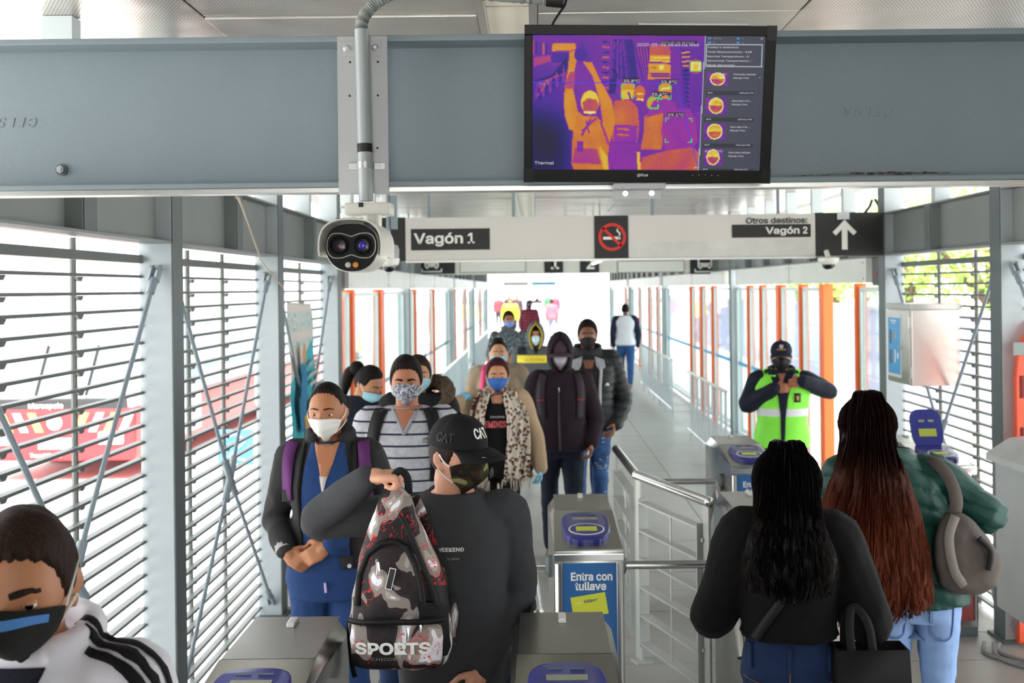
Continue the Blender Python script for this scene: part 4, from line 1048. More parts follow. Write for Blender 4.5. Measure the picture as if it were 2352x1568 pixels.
maskblue = cloth('mask_pale_blue', '#9fd2e2', .8, .04); maskwhite = cloth('mask_white', '#e9e8e4', .8, .03); strapw = M('ear_loop', '#e2e2de', .7)
jeans = cloth('denim_dark', '#26385a', .85, .2, 12); shoe_d = M('shoe_dark', '#1b1b1d', .5); shoe_w = M('shoe_white', '#cfcac4', .6)

TORSO = [(.80, .150, .105, .0), (.88, .172, .118, .004), (.96, .170, .114, .0), (1.06, .150, .104, -.006), (1.16, .155, .110, -.008), (1.27, .172, .120, -.004), (1.34, .176, .115, .002), (1.40, .150, .092, .008), (1.445, .095, .072, .012), (1.48, .062, .062, .010)]
PEOPLE = []
class Person:
    def __init__(s, label, x, y, H, rot=0, vox=.012, group=None, skin='#c08a66', build=1.0, lean=(0, 0), yaw=0, pitch=0, roll=0, gaze=0, fem=False, name='person', headshift=(0, 0, 0), hs=1.0, bow=0):
        s.t = thing(name, label, 'person', (x, y, 0), rot, group); s.k = H/1.70; s.H = H; s.vox = vox; s.b = build; s.lean = lean; s.fem = fem
        s.skin = skin_mat('skin_'+skin.strip('#'), skin); s.seed = len(PEOPLE)*13+5; PEOPLE.append(s)
        k = s.k; s.hk = (.98+.02*k)*hs
        nk = s.L(0, .0, 1.47); hp = s.L(0, -.022, 1.70)-Vector((0, 0, .119*s.hk))+Vector(headshift)
        R = Matrix.Rotation(yaw, 4, 'Z') @ Matrix.Rotation(pitch, 4, 'X') @ Matrix.Rotation(roll, 4, 'Y')
        # head turns about the top of the neck
        s.Hm = Matrix.Translation(nk) @ R @ Matrix.Translation(hp-nk) @ Matrix.Scale(s.hk, 4)
        s.neck = nk; s.hc = s.Hm @ Vector((0, 0, 0)); s.yaw = yaw; s.gaze = gaze
        s.arm = {}
        for sd in (-1, 1): s.arm[sd] = (s.L(sd*.178*s.b, .004, 1.385), s.L(sd*.245*s.b, .035, 1.10), s.L(sd*.235*s.b, -.06, .86), None)
        s.stride = (0, 0); s.parts = {}
    def L(s, x, y, z):
        k = s.k; f = max(0, z-.92)
        return Vector((x*k+s.lean[0]*f*k, y*k+s.lean[1]*f*k, z*k))
    def set_arm(s, sd, elbow, wrist, hand=None, curl=.5, palm=None):
        s.arm[sd] = (s.arm[sd][0], Vector(elbow), Vector(wrist), (hand, curl, palm))
    def torso(s, mb, grow, z0, z1=1.48, belly=0, n=28, hipgrow=0):
        rings = []; zs = [z0]+[t[0] for t in TORSO if z0+.02 < t[0] < z1-.005]+[z1]
        T = np.array(TORSO)
        for z in zs:
            hw, hd, yo = (np.interp(z, T[:, 0], T[:, i]) for i in (1, 2, 3))
            if s.fem:
                hw *= (1.0-.09*math.exp(-((z-1.1)/.09)**2)-.07*math.exp(-((z-1.36)/.08)**2)+.05*math.exp(-((z-.88)/.08)**2))
                yo2 = -.028*math.exp(-((z-1.24)/.06)**2)
            else: yo2 = 0
            bl = belly*math.exp(-((z-1.05)/.13)**2)
            g = grow+hipgrow*max(0, (1.1-z)/.3); ring = []
            for j in range(n):
                a = 2*PI*j/n; c, q = math.cos(a), math.sin(a); e = .82
                px = (hw*s.b+g/s.k)*abs(c)**e*math.copysign(1, c); py = (hd*s.b+g/s.k+bl*(q < 0))*abs(q)**e*math.copysign(1, q)+yo+(yo2 if q < 0 else 0)*abs(q)
                ring.append(s.L(px, py, z))
            rings.append(ring)
        mb.loft(rings); return mb
    def arms(s, mb, grow, upto=1.0, sides=(-1, 1), n=12, cuff=0):
        k = s.k*(.5+.5*s.b)
        for sd in sides:
            sh, el, wr, _ = s.arm[sd]; w2 = el.lerp(wr, upto)
            inner = sh+Vector((-sd*.05, 0, -.01)); m = sh.lerp(el, .5); m2 = el.lerp(w2, .5)
            capsule(mb, [inner, sh, m, el, m2, w2], [.062*k+grow, .060*k+grow, .050*k+grow, .044*k+grow, .040*k+grow*1.0, .031*k+grow*.9+cuff], n)
    def hand(s, mb, sd, n=8):
        sh, el, wr, h = s.arm[sd]; fd = (wr-el).normalized(); hand, curl, palm = h or (None, .35, None)
        k = s.k*(.92 if s.fem else 1.0)
        d = Vector(hand).normalized() if hand is not None else fd
        pn = Vector(palm) if palm is not None else Vector((-sd, 0, 0)); pn = (pn-d*pn.dot(d)); pn = pn.normalized() if pn.length > 1e-4 else d.orthogonal()
        side = d.cross(pn).normalized()
        th = -1 if sd*1 > 0 else 1
        ts = side if sd < 0 else -side      # thumb side by handedness
        capsule(mb, [wr-fd*.03, wr, wr+d*.03*k], [.028*k, .027*k, .027*k], 10, 3)
        for e in (-.027, -.009, .009, .027):
            capsule(mb, [wr+d*.018*k+ts*e*.75*k, wr+d*.055*k+ts*e*k, wr+d*.088*k+ts*e*k], [.0145*k, .0155*k, .0125*k], 8, 3)
        for i, (e, Ln) in enumerate(((.030, .074), (.010, .083), (-.010, .077), (-.029, .060))):
            p = wr+d*.088*k+ts*e*k; dr = d.copy(); P = [p.copy()]; a = 0
            for f, an in ((.45, 1.35), (.32, 1.5), (.23, .8)):
                a += an*curl; dr = d*math.cos(a)+pn*math.sin(a); p = p+dr*Ln*f*k; P.append(p.copy())
            capsule(mb, P, [.0098*k, .0092*k, .0086*k, .0076*k], n, 3)
        b = wr+d*.03*k+ts*.026*k; t1 = (d*.55+ts*.75+pn*.35).normalized(); t2 = (d*(.8-.45*curl)+ts*(.3-.8*curl)+pn*(.2+.5*curl)).normalized()
        capsule(mb, [b, b+t1*.042*k, b+t1*.042*k+t2*.03*k, b+t1*.042*k+t2*.052*k], [.0145*k, .0115*k, .0102*k, .0086*k], n, 3)
    def glove(s, sd, mat, name='glove'):
        mb = MB(); s.hand(mb, sd); sh, el, wr, _ = s.arm[sd]; fd = (wr-el).normalized(); capsule(mb, [wr-fd*.07, wr-fd*.02], [.034*s.k, .032*s.k], 12)
        me = remesh(mb, .006, 2); me.polygons.foreach_set('use_smooth', [True]*len(me.polygons)); c = coords(me); setco(me, c+normals(me)*.002); return link(name, me, mat, s.t)
    def body(s, vox=None, hands=(-1, 1), face=True, arms=True):
        vox = vox or s.vox; mb = MB(); hk = s.hk
        nth, nz_ = (72, 56) if vox < .009 else (40, 30)
        th = np.linspace(0, 2*PI, nth, endpoint=False); zz = np.sin(np.linspace(-PI/2+.04, PI/2-.04, nz_)); rings = []
        for z in zz:
            Z = np.full(nth, z*(.119 if z > 0 else .113)); rings.append([s.Hm @ p for p in arr_pts(th, Z)])
        mb.loft(rings)
        for sd in (-1, 1):
            for c_, r_ in (((sd*.0755, .012, -.008), (.008, .0185, .026)), ((sd*.0745, .006, -.035), (.0075, .011, .014)), ((sd*.082, .018, -.002), (.006, .012, .022))):
                rr = Matrix.Rotation(sd*-.25, 3, 'Z') @ Matrix.Rotation(.15, 3, 'X')
                q = MB().ell((0, 0, 0), r_, 12, rot=rr); mb.add([s.Hm @ (Vector(v)+Vector(c_)) for v in q.v], q.f)
        ntop = s.Hm @ Vector((0, .026, -.075)); nb = s.L(0, .012, 1.40)
        capsule(mb, [nb, s.L(0, .012, 1.45), nb.lerp(ntop, .62), ntop], [.07*s.k, .059*s.k*(.9 if s.fem else 1), .055*s.k*(.88 if s.fem else 1), .054*s.k*(.88 if s.fem else 1)], 16)
        s.torso(mb, -.012, .82, 1.46)
        if arms: s.arms(mb, -.006)
        for sd in hands: s.hand(mb, sd)
        me = remesh(mb, vox, 2 if vox < .009 else 1, .4); me.name = 'body'
        s.bm = me; s.bodyo = link('body', me, s.skin, s.t)
        if face: s.face()
        return s
    def face(s, detail=True):
        for sd in (-1, 1):
            c = Vector((sd*.0325, -.0715, 0)); r = .0128; ga = Vector((math.sin(s.gaze), -math.cos(s.gaze), -.05)).normalized(); rings = []; mi = []
            u = ga.orthogonal().normalized(); w_ = ga.cross(u); mb = MB(); N = 20
            angs = [0.02, .16, .34, .52, .56, .9, 1.3, 1.57]
            rg = [[s.Hm @ (c+ga*r*math.cos(a)+(u*math.cos(2*PI*j/N)+w_*math.sin(2*PI*j/N))*r*math.sin(a)) for j in range(N)] for a in angs]
            for i in range(len(rg)-1): mb.loft([rg[i], rg[i+1]], (i == 0, False), mi=2 if i < 2 else (1 if i < 4 else 0))
            e = mb.build('eye', [eyew, iris, pupil], s.t)
            for nme, a0, a1 in (('upper_eyelid', .16, 1.5), ('lower_eyelid', -1.4, -.42)):
                q = MB(); rows = []
                for i in range(7):
                    el = a0+(a1-a0)*i/6; row = []
                    for j in range(13):
                        az = -1.35+2.7*j/12; bend = el*(1-.25*(j-6)**2/36) if nme[0] == 'u' else el*(1-.35*(j-6)**2/36)
                        R_ = r*1.10 if i else r*1.03
                        row.append(s.Hm @ (c+Vector((math.sin(az)*math.cos(bend), -math.cos(az)*math.cos(bend), math.sin(bend)))*R_))
                    rows.append(row)
                q.loft(rows, (False, False), close=False); q.build(nme, s.skin, e, 60)
    def brows(s, mat, thick=.0042):
        for sd in (-1, 1):
            xs = np.linspace(.012, .052, 9); zs = .0228+.0032*np.sin((xs-.012)/.04*2.6)-.003*(xs > .045); P = []
            for x, z in zip(xs, zs):
                th = math.asin(min(.98, x/.0765)); p = arr_pts([sd*th], [z])[0]; P.append(s.Hm @ (p+Vector((0, -.0012, 0))))
            MB().tube(P, [thick*s.hk*(.7+.5*math.sin(min(1, .25+i/9)*PI)) for i in range(9)], 6, flat=(1, .45), up=(0, 0, 1)).build('eyebrow', mat, s.t)
    def hair(s, mat, thick=.012, front=.066, side=.0, back=-.06, burn=-.012, vol=0, seed=1, name='hair', part=False, rough=.002):
        nth, nz_ = 88, 60; zz = np.concatenate([np.linspace(-.09, .1, 44), .119*np.sin(np.linspace(math.asin(.1/.119), PI/2-.03, 16))[1:]])
        th = np.linspace(-PI, PI, nth, endpoint=False); TH, ZZ = np.meshgrid(th, zz); a = np.abs(TH)
        line = np.interp(a, [0, .5, .85, 1.05, 1.3, 1.5, 1.75, 2.1, PI], [front, front-.002, front-.012, side+.02, burn, burn+.012, burn-.02, back*.8, back])
        line = line+.0025*np.sin(TH*23+seed)
        X, Y, Z = headpt(TH, ZZ, base_only=True); Pb = np.stack([X, Y, ZZ], -1); n_ = Pb/np.array([.0765**2, .096**2, .119**2]); n_ /= np.linalg.norm(n_, axis=-1, keepdims=True)
        f = np.clip((ZZ-line)/.02, -.4, 1); top = np.clip(ZZ/.119, 0, 1)
        off = np.where(f > 0, .0015+(thick*(.45+.55*top)+vol*top)*np.sqrt(np.clip(f, 0, 1)), f*.012)
        off = off+np.where(f > .2, rough*wnoise((Pb*np.array([1, 1, .35])).reshape(-1, 3), .012, seed).reshape(off.shape), 0)
        Q = Pb+n_*off[..., None]; mb = MB(); V = [s.Hm @ Vector(q) for q in Q.reshape(-1, 3)]; fs = []
        for i in range(len(zz)-1):
            for j in range(nth):
                k = (j+1) % nth
                if max(f[i, j], f[i+1, j], f[i, k], f[i+1, k]) > -.3: fs.append((i*nth+j, i*nth+k, (i+1)*nth+k, (i+1)*nth+j))
        b = (len(zz)-1)*nth; fs.append(tuple(b+j for j in range(nth)))
        mb.add(V, fs); me = mb.mesh(name, 70)
        bm = bmesh.new(); bm.from_mesh(me); bmesh.ops.delete(bm, geom=[v for v in bm.verts if not v.link_faces], context='VERTS'); bm.to_mesh(me); bm.free()
        s.hairo = link(name, me, mat, s.t); return s.hairo
    def mask(s, mat, style='cloth', strap=strapw, name='face_mask', top=-.002, bot=-.120, thm=1.22, tent=.020, straps='ear'):
        NU, NV = 30, 18; V = []
        for j in range(NV+1):
            for i in range(NU+1):
                u = -1+2*i/NU; v = j/NV; th = u*thm
                zt = top-(.026 if style != 'surgical' else .016)*u*u; zb = bot+(.045 if style != 'surgical' else .036)*u*u
                if style != 'surgical': zt += .006*math.exp(-(u/.25)**2)
                Z = zt+(zb-zt)*v; Zc = max(Z, -.104)
                X, Y, _ = headpt(th, Zc, base_only=True); p = Vector((float(X), float(Y), Z)); nrm = Vector((p.x/.0765**2, p.y/.096**2, 0)).normalized()
                prof = math.exp(-((Z+.042)/.040)**2) if style != 'surgical' else math.exp(-((Z+.045)/.055)**2)
                tz = tent*prof*math.exp(-(th/.42)**2)+.004*math.exp(-(th/.2)**2)*(style == 'cloth')
                off = .0075+tz+(.0 if v < .9 else -.004)
                if style == 'surgical': off += .0016*math.sin(v*PI*6)*(abs(u) < .92)
                if Z < -.104: p.y *= 1-1.6*(-.104-Z)/.03*.35
                q = p+nrm*off; V.append(s.Hm @ q)
        fs = [(j*(NU+1)+i, j*(NU+1)+i+1, (j+1)*(NU+1)+i+1, (j+1)*(NU+1)+i) for j in range(NV) for i in range(NU)]
        mb = MB().add(V, fs); o = mb.build(name, mat, s.t, 80); md = o.modifiers.new('t', 'SOLIDIFY'); md.thickness = .0025; md.offset = -1
        if strap:
            for sd, idx in ((-1, 0), (1, NU)):
                for row, ear in ((0, (sd*.082, .004, .012)), (NV, (sd*.081, .008, -.036))):
                    a = V[row*(NU+1)+idx]
                    if straps == 'ear': b = s.Hm @ Vector(ear); m_ = a.lerp(b, .5)+(s.Hm.to_3x3() @ Vector((sd*.006, 0, 0))); P = [a, m_, b]
                    else:
                        zz_ = (.03, -.045)[row > 0]; P = [a]+[s.Hm @ (p*1.10) for p in arr_pts([sd*1.5, sd*2.1, sd*2.7], [zz_*.5, zz_*.8, zz_])]
                    MB().tube(smooth_path(P, 5), .0019, 6, flat=(1.4, .6)).build('mask_strap', strap, o)
        s.masko = o; return o
    def top(s, mat, name='jacket', grow=.022, hem=.84, neck=1.475, sleeve=1.0, sgrow=None, belly=0, vox=None, wr=.006, wscale=.07, collar=None, hipgrow=0, extra=None, cuff=0, smooth=3, sides=(-1, 1), stretch=(1, 1, 1), quilt=None):
        vox = vox or max(s.vox*1.3, .0085); mb = MB(); s.torso(mb, grow, hem, neck, belly, hipgrow=hipgrow)
        if sleeve > 0: s.arms(mb, grow*.7 if sgrow is None else sgrow, sleeve, sides, cuff=cuff)
        if collar:
            r, h, tilt = collar; c = s.L(0, .012, neck-.02); pts = []
            for j in range(25):
                a = 2*PI*j/24; pts.append(c+Vector((math.cos(a)*r, math.sin(a)*r*.95, h*.3+tilt*math.sin(a))))
            mb.tube(pts, h*.5, 8, False, flat=(1, .45), up=(0, 0, 1))
        if extra: extra(mb)
        me = remesh(mb, vox, smooth, .5); wrinkle(me, wr, wscale, s.seed+len(name), stretch); me.name = name
        if quilt:
            pitch, amp, chev = quilt; c = coords(me); n_ = normals(me); u = c[:, 2]+chev*np.abs(c[:, 0]-s.lean[0]*np.maximum(0, c[:, 2]-.92*s.k)); setco(me, c+n_*(amp*(np.sqrt(np.abs(np.sin(PI*u/pitch)))-.6))[:, None])
        me.polygons.foreach_set('use_smooth', [True]*len(me.polygons))
        o = link(name, me, mat, s.t); s.parts[name] = o; s.topo = o; s._bvh = None; return o
    def pants(s, mat, name='trousers', grow=.014, ank=.09, shoe=shoe_d, vox=None, wr=.006, hip=1.0, flare=0):
        vox = vox or max(s.vox*1.3, .010); mb = MB(); k = s.k; s.torso(mb, .008, .80, hip); s.feet = {}
        for sd in (-1, 1):
            st = s.stride[0 if sd < 0 else 1]; lift = s.stride[2] if len(s.stride) > 2 and sd == s.stride[3] else 0
            h = s.L(sd*.088*s.b, .0, .90); f = s.L(sd*.085*s.b, 0, ank)+Vector((0, st, lift)); kn = h.lerp(f, .5)+Vector((sd*.004, -.02*k-abs(st)*.12-lift*.5, 0))
            capsule(mb, [h+Vector((0, 0, .02)), h+Vector((0, 0, -.08)), h.lerp(kn, .6), kn, kn.lerp(f, .45), f], [.092*k*s.b+grow*.6, .088*k*s.b+grow*.6, .070*k*s.b+grow, .055*k*s.b+grow, .052*k*s.b+grow, .038*k+grow+flare], 14)
            s.feet[sd] = f
        me = remesh(mb, vox, 2, .5); wrinkle(me, wr, .06, s.seed+3, (1, 1, 1.6)); me.name = name
        me.polygons.foreach_set('use_smooth', [True]*len(me.polygons)); s.parts[name] = link(name, me, mat, s.t)
        for sd in (-1, 1):
            f = s.feet[sd]; q = MB(); rings = []
            z0 = max(0, f.z-ank*k)
            for yy, hw, ht in ((.085, .026, .05), (.07, .034, .085), (.02, .036, .095), (-.05, .043, .065), (-.11, .046, .045), (-.16, .038, .034), (-.182, .018, .018)):
                rings.append([Vector((f.x+hw*k*math.cos(a)+sd*-.0, f.y+yy*k, z0+max(0, (ht*k*.5+ht*k*.5*math.sin(a))))) for a in [2*PI*i/12 for i in range(12)]])
            q.loft(rings).build('shoe', shoe, s.t)
        return s
    def project(s, o, pts, off=.004, back=False):
        """drop points (x, z) on to the front (or back) of garment o"""
        if getattr(s, '_bvh', None) is None or s._bvho is not o:
            me = o.data; s._bvh = BVHTree.FromPolygons([v.co[:] for v in me.vertices], [p.vertices[:] for p in me.polygons]); s._bvho = o
        d = Vector((0, -1, 0)) if back else Vector((0, 1, 0)); out = []; last = None
        for x, z in pts:
            h = s._bvh.ray_cast(Vector((x, 1.5 if back else -1.5, z)), d)
            if h[0] is None:
                n_ = s._bvh.find_nearest(Vector((x, .1 if back else -.1, z))); p = n_[0]; out.append(Vector((p.x, p.y, p.z))+n_[1]*off)
            else: out.append(h[0]-d*off)
        return out
    def patch(s, outline, mat, name, o=None, off=.004, back=False, step=.02, parent=None, thick=.003):
        o = o or s.topo; bm = bmesh.new(); vs_ = [bm.verts.new((x, 0, z)) for x, z in outline]; bm.faces.new(vs_)
        xs = [p[0] for p in outline]; zs = [p[1] for p in outline]
        for ax, lo, hi in ((0, min(xs), max(xs)), (2, min(zs), max(zs))):
            c = lo+step
            while c < hi-.001:
                nn_ = Vector((1, 0, 0)) if ax == 0 else Vector((0, 0, 1)); bmesh.ops.bisect_plane(bm, geom=bm.verts[:]+bm.edges[:]+bm.faces[:], plane_co=nn_*c, plane_no=nn_); c += step
        P = s.project(o, [(v.co.x, v.co.z) for v in bm.verts], off, back)
        for v, p in zip(bm.verts, P): v.co = p
        bmesh.ops.recalc_face_normals(bm, faces=bm.faces)
        me = bpy.data.meshes.new(name); bm.to_mesh(me); bm.free(); me.polygons.foreach_set('use_smooth', [True]*len(me.polygons))
        q = link(name, me, mat, parent or s.t); md = q.modifiers.new('t', 'SOLIDIFY'); md.thickness = thick; md.offset = 0; return q
    def strap(s, path, width, mat, name='backpack_strap', o=None, off=.008, back=False, thick=.008, parent=None):
        P = [Vector((x, 0, z)) for x, z in path]; P = smooth_path(P, 6); o = o or s.topo; L_, R_ = [], []
        for i, p in enumerate(P):
            t = (P[min(i+1, len(P)-1)]-P[max(i-1, 0)]).normalized(); nrm = Vector((t.z, 0, -t.x))*width/2; L_.append((p.x+nrm.x, p.z+nrm.z)); R_.append((p.x-nrm.x, p.z-nrm.z))
        A = s.project(o, L_, off, back); B = s.project(o, R_, off, back)
        mb = MB().loft([[a, (a+b)/2+Vector((0, .003 if back else -.003, 0)), b] for a, b in zip(A, B)], (False, False), close=False)
        q = mb.build(name, mat, parent or s.t, 70); md = q.modifiers.new('t', 'SOLIDIFY'); md.thickness = thick; md.offset = 0; return q
    def lettering(s, body, size, x, z, mat, name='lettering', o=None, off=.006, width=None, parent=None, **kw):
        me = text_mesh(body, size, width=width, extrude=0, **kw); c = coords(me)
        bm = bmesh.new(); bm.from_mesh(me); bmesh.ops.triangulate(bm, faces=bm.faces); bm.to_mesh(me); bm.free(); c = coords(me)
        P = s.project(o or s.topo, [(x+a, z+b) for a, b, _ in c], off); setco(me, np.array([p[:] for p in P])); me.materials.clear(); return link(name, me, mat, parent or s.t)
    def cap(s, mat, brim=.085, name='cap', thick=.012, z0=.022):
        N = 40; rows = []
        for i in range(14):
            f = i/13; a = math.asin(z0/.125)*(1-f)+(PI/2-.02)*f; Z = .119*math.sin(a); row = []
            for j in range(N):
                th = 2*PI*j/N; X, Y, _ = headpt(th, min(Z, .1188), base_only=True); p = Vector((float(X), float(Y), Z)); n_ = Vector((p.x/.0765**2, p.y/.096**2, p.z/.119**2)).normalized()
                row.append(s.Hm @ (p+n_*(thick+.010*math.sin(min(1, f*1.2)*PI)*(1 if math.cos(th) > 0 else .4))+Vector((0, 0, .004))))
            rows.append(row)
        base_ = rows[0]; inner = [s.Hm @ (s.Hm.inverted() @ p*.97) for p in base_]
        c = MB().loft([inner]+rows, (False, True)).build(name, mat, s.t, 60)
        br = []; M_ = 9
        for i in range(M_):
            f = i/(M_-1); row = []
            for j in range(21):
                a = -1.15+2.3*j/20; X, Y, _ = headpt(a, z0, base_only=True); p = Vector((float(X)*1.13, float(Y)*1.12, z0+.004)); g = f*brim*math.cos(a*.95)**.6
                row.append(s.Hm @ (p+Vector((math.sin(a)*.25*g, -g, -.20*g-.018*(math.sin(a)**2)*f*1.6+.006*math.sin(f*PI)))))
            br.append(row)
        q = MB().loft(br, (False, False), close=False).build('brim', mat, c, 60); md = q.modifiers.new('t', 'SOLIDIFY'); md.thickness = .005
        MB().ell(s.Hm @ Vector((0, 0, .137)), (.008, .008, .005), 10).build('button', mat, c)
        s.capo = c; return c
    def hood(s, mat, inner, name='hood', op=.95, grow=.030):
        N = 44; rows = []; zz = np.linspace(-.16, .165, 26)
        for z in zz:
            row = []
            for j in range(N):
                zc = max(-.11, min(.118, z*.72+.0)); o_ = op*(math.sqrt(max(0, 1-((z+.0)/.135)**2)) if z > 0 else 1-.0*z)
                th = max(.03, o_)+(2*PI-2*max(.03, o_))*j/(N-1); X, Y, _ = headpt(th, zc, base_only=True)
                sc = 1.30+ (0 if z > -.04 else (-.04-z)*1.6); p = Vector((float(X)*sc, float(Y)*(sc*1.02)-.006+.02*(z > 0)*(z/.165)*0, z))
                row.append(s.Hm @ p)
            rows.append(row)
        q = MB().loft(rows, (False, False), close=False).build(name, mat, s.t, 80); md = q.modifiers.new('t', 'SOLIDIFY'); md.thickness = .014; md.offset = 0
        rim = [r[0] for r in rows]+[r[-1] for r in reversed(rows)]
        MB().tube(rim, .008, 8).build('hood_rim', inner, q); return q
    def strands(s, mat, n, length, spread, seed, name='long_hair', root=(.95, 5.33), rad=.0055, wave=.02, dx=0, wide=.09):
        """hair falling over the back: a soft under-layer and many tapering locks lying on the garment"""
        r = random.Random(seed); mb = MB(); Hi = s.Hm; R3 = Hi.to_3x3()
        s.project(s.topo, [(0, 1)], 0, True); zsh = s.L(0, 0, 1.40).z; zh = s.hc.z-.05
        def hit(x, z):
            h = s._bvh.ray_cast(Vector((x, 1.5, z)), Vector((0, -1, 0))); return h[0].y if h[0] is not None else None
        def rest(x, y, z, g):
            e = hit(x, zsh); t = min(1, max(0, (zh-z)/(zh-zsh))); out = y
            if e is not None and z > zsh: out = max(y, y*(1-t)+(e+g)*t)
            h = hit(x, z)
            if h is not None and z < zh: out = max(out, h+g)
            return Vector((x, out, z))
        # under-layer
        rings = []; N = 9; z0 = s.hc.z+.06; z1 = s.hc.z-length*.93
        for i in range(15):
            f = i/14; z = z0+(z1-z0)*f; g = math.sin(min(1, .35+f*1.3)*PI/2)
            hw = (.080+(spread*.85-.080)*min(1, f*1.6))*(1 if f < .75 else 1-.75*(f-.75)/.25); xc = s.hc.x+dx*f
            front, back_ = [], []
            for j in range(N):
                u = -1+2*j/(N-1); x = xc+u*hw; yb = s.hc.y+(.105 if f < .25 else .11)*math.sqrt(max(0, 1-.72*u*u))
                p_ = rest(x, yb, z, .004); back_.append(p_+Vector((0, .010*math.sqrt(max(0, 1-u*u)), 0))); front.append(p_+Vector((0, -.03, 0)))
            rings.append(back_+front[::-1])
        mb.loft(rings)
        for i in range(n):
            th = r.uniform(*root); z0 = .115*math.sqrt(r.random()) if r.random() < .75 else r.uniform(.0, .11)
            topr = z0 > .085
            if topr: th = r.uniform(0, 2*PI); z0 = r.uniform(.085, .1185)
            a = math.sin(th); P = [Hi @ (arr_pts([th], [z0], base_only=True)[0]*1.10+Vector((0, 0, .012)))]
            for zf in (.07, .02, -.04):
                if zf < z0-.02 and not (topr and math.cos(th) > .3): P.append(Hi @ arr_pts([th], [zf], base_only=True)[0]+(R3 @ Vector((math.sin(th), -math.cos(th), 0)))*r.uniform(.020, .036))
            Ln = length*r.uniform(.80, 1.02)*(1-.10*abs(a)); ze = s.hc.z-Ln; k_ = r.uniform(0, 6.28)
            if topr and math.cos(th) > .3: P.append(Hi @ Vector((a*.06, .03, .122+.012))); P.append(Hi @ Vector((a*.085, .112, .05))); P.append(Hi @ Vector((a*.09, .125, -.03)))
            side = max(0, abs(a)-.8)*.12*(-1 if math.cos(th) > 0 else 0)
            for f in (.14, .30, .48, .66, .84, 1.0):
                z = s.hc.z-.06-(Ln-.06)*f; x = s.hc.x+dx*f+a*(.092+(spread-.092)*min(1, f*1.25))*(1-.18*max(0, f-.7))+wave*math.sin(k_+5*f)*f+r.gauss(0, .004)
                P.append(rest(x, s.hc.y+.115*(1-.55*a*a)+side, z, r.uniform(.030, .046)))
            sp_ = smooth_path(P, 3); m_ = len(sp_); rr = rad*r.uniform(.6, 1.3)
            mb.tube(sp_, [rr*(1-.8*max(0, (q/m_-.72)/.28)) for q in range(m_)], 4, flat=(1.7, .6))
        return mb.build(name, mat, s.t, 80)
    def strap3(s, guide, width, mat, name, o=None, off=.003, thick=.002, across=(0, -1, 0)):
        o = o or s.topo; s.project(o, [(0, 1)]); P = smooth_path(guide, 6); ac = Vector(across).normalized(); rows = []
        for p in P:
            row = []
            for e in (-.5, 0, .5):
                h = s._bvh.find_nearest(p+ac*e*width); row.append(h[0]+h[1]*off)
            rows.append(row)
        q = MB().loft(rows, (False, False), close=False).build(name, mat, s.t, 70); md = q.modifiers.new('t', 'SOLIDIFY'); md.thickness = thick; md.offset = 0; return q
# ============================================================ PEOPLE: each one
R = math.radians
hair_blk = hair_mat('hair_black', '#0d0b0b', '#241d1b'); hair_brn = hair_mat('hair_dark_brown', '#1a1210', '#38261f'); hair_red = hair_mat('hair_dark_red', '#2a1214', '#52262a')
ppm = lambda y: F/y
def lx(px, y, x): return (px-CX)/F*y-x            # local x of a picture column for a person at x, y
def wz(py, y, px=1225): return HC-(py-CY+(px-CX)*ROLL)/F*y

# --- man in white track jacket, lower left
p = Person('man in white track jacket with black stripes, cut off by the lower left corner', -.935, 2.06, 1.70, rot=0, vox=.006, skin='#b07a58', build=.98, yaw=R(6), pitch=R(11), gaze=R(14), headshift=(0, -.02, .04), hs=1.11)
p.body(); p.brows(hair_brn, .005); p.hair(hair_brn, .009, .074, .03, -.06, burn=-.015)
wj = cloth('white_tracksuit', '#dfdde6', .7, .03, 3, 160, .15)
p.set_arm(-1, (-.27, .02, 1.09), (-.25, -.12, .86)); p.set_arm(1, (.27, .02, 1.09), (.25, -.12, .86))
def collar_flap(mb):
    c = p.L(0, .01, 1.47)
    for h, r_ in ((-.01, .080), (.012, .080), (.03, .086), (.026, .10), (.01, .108)):
        pts = [c+Vector((math.cos(a)*r_, math.sin(a)*r_*.95+.0, h+.018*math.sin(a))) for a in [R(-62)+R(304)*j/24 for j in range(25)]]
        mb.tube(pts, .011, 8, True)
p.top(wj, 'track_jacket', .03, .80, 1.475, sgrow=.022, wr=.007, wscale=.09, vox=.0085, extra=collar_flap)
p.pants(cloth('navy_trousers', '#1d2436'))
p.patch([(-.05, 1.452), (.055, 1.452), (.006, 1.33)], cloth('navy_tee', '#161a26'), 'tee_shirt', off=.006)
blk_st = cloth('black_stripe', '#131418', .8)
for i, o_ in enumerate((0, .030, .060)):
    for sd in (1, -1):
        gd = [Vector((sd*x, y-o_*.62+.02, z-o_*.62)) for x, y, z in ((.085, -.01, 1.50), (.13, -.02, 1.49), (.18, -.03, 1.465), (.225, -.035, 1.41), (.26, -.04, 1.32), (.285, -.05, 1.2), (.29, -.06, 1.08), (.29, -.10, .95))]
        p.strap3(gd, .018, blk_st, 'sleeve_stripe', across=(0, -.7, -.7))
p.strap([(.006, 1.33), (.004, 1.2), (.0, 1.0), (.0, .83)], .006, M('zip_grey', '#a9a9ae', .5), 'zip', off=.003, thick=.003)
q = p.project(p.topo, [(.006, 1.315)], .008)[0]; MB().box(q.x-.006, q.x+.006, q.y-.004, q.y+.002, q.z-.035, q.z).build('zip_pull', galv, p.t, 0, .002)
lg = M('logo_grey', '#8f8b86', .6)
for i in range(3): p.patch([(.125+i*.014, 1.212), (.135+i*.014, 1.212), (.128+i*.014, 1.218+.011*(i+1)), (.118+i*.014, 1.218+.011*(i+1))], lg, 'logo_bar', off=.006, step=.05)
p.lettering('adidas', .03, .105, 1.185, lg, 'logo_lettering', off=.008)
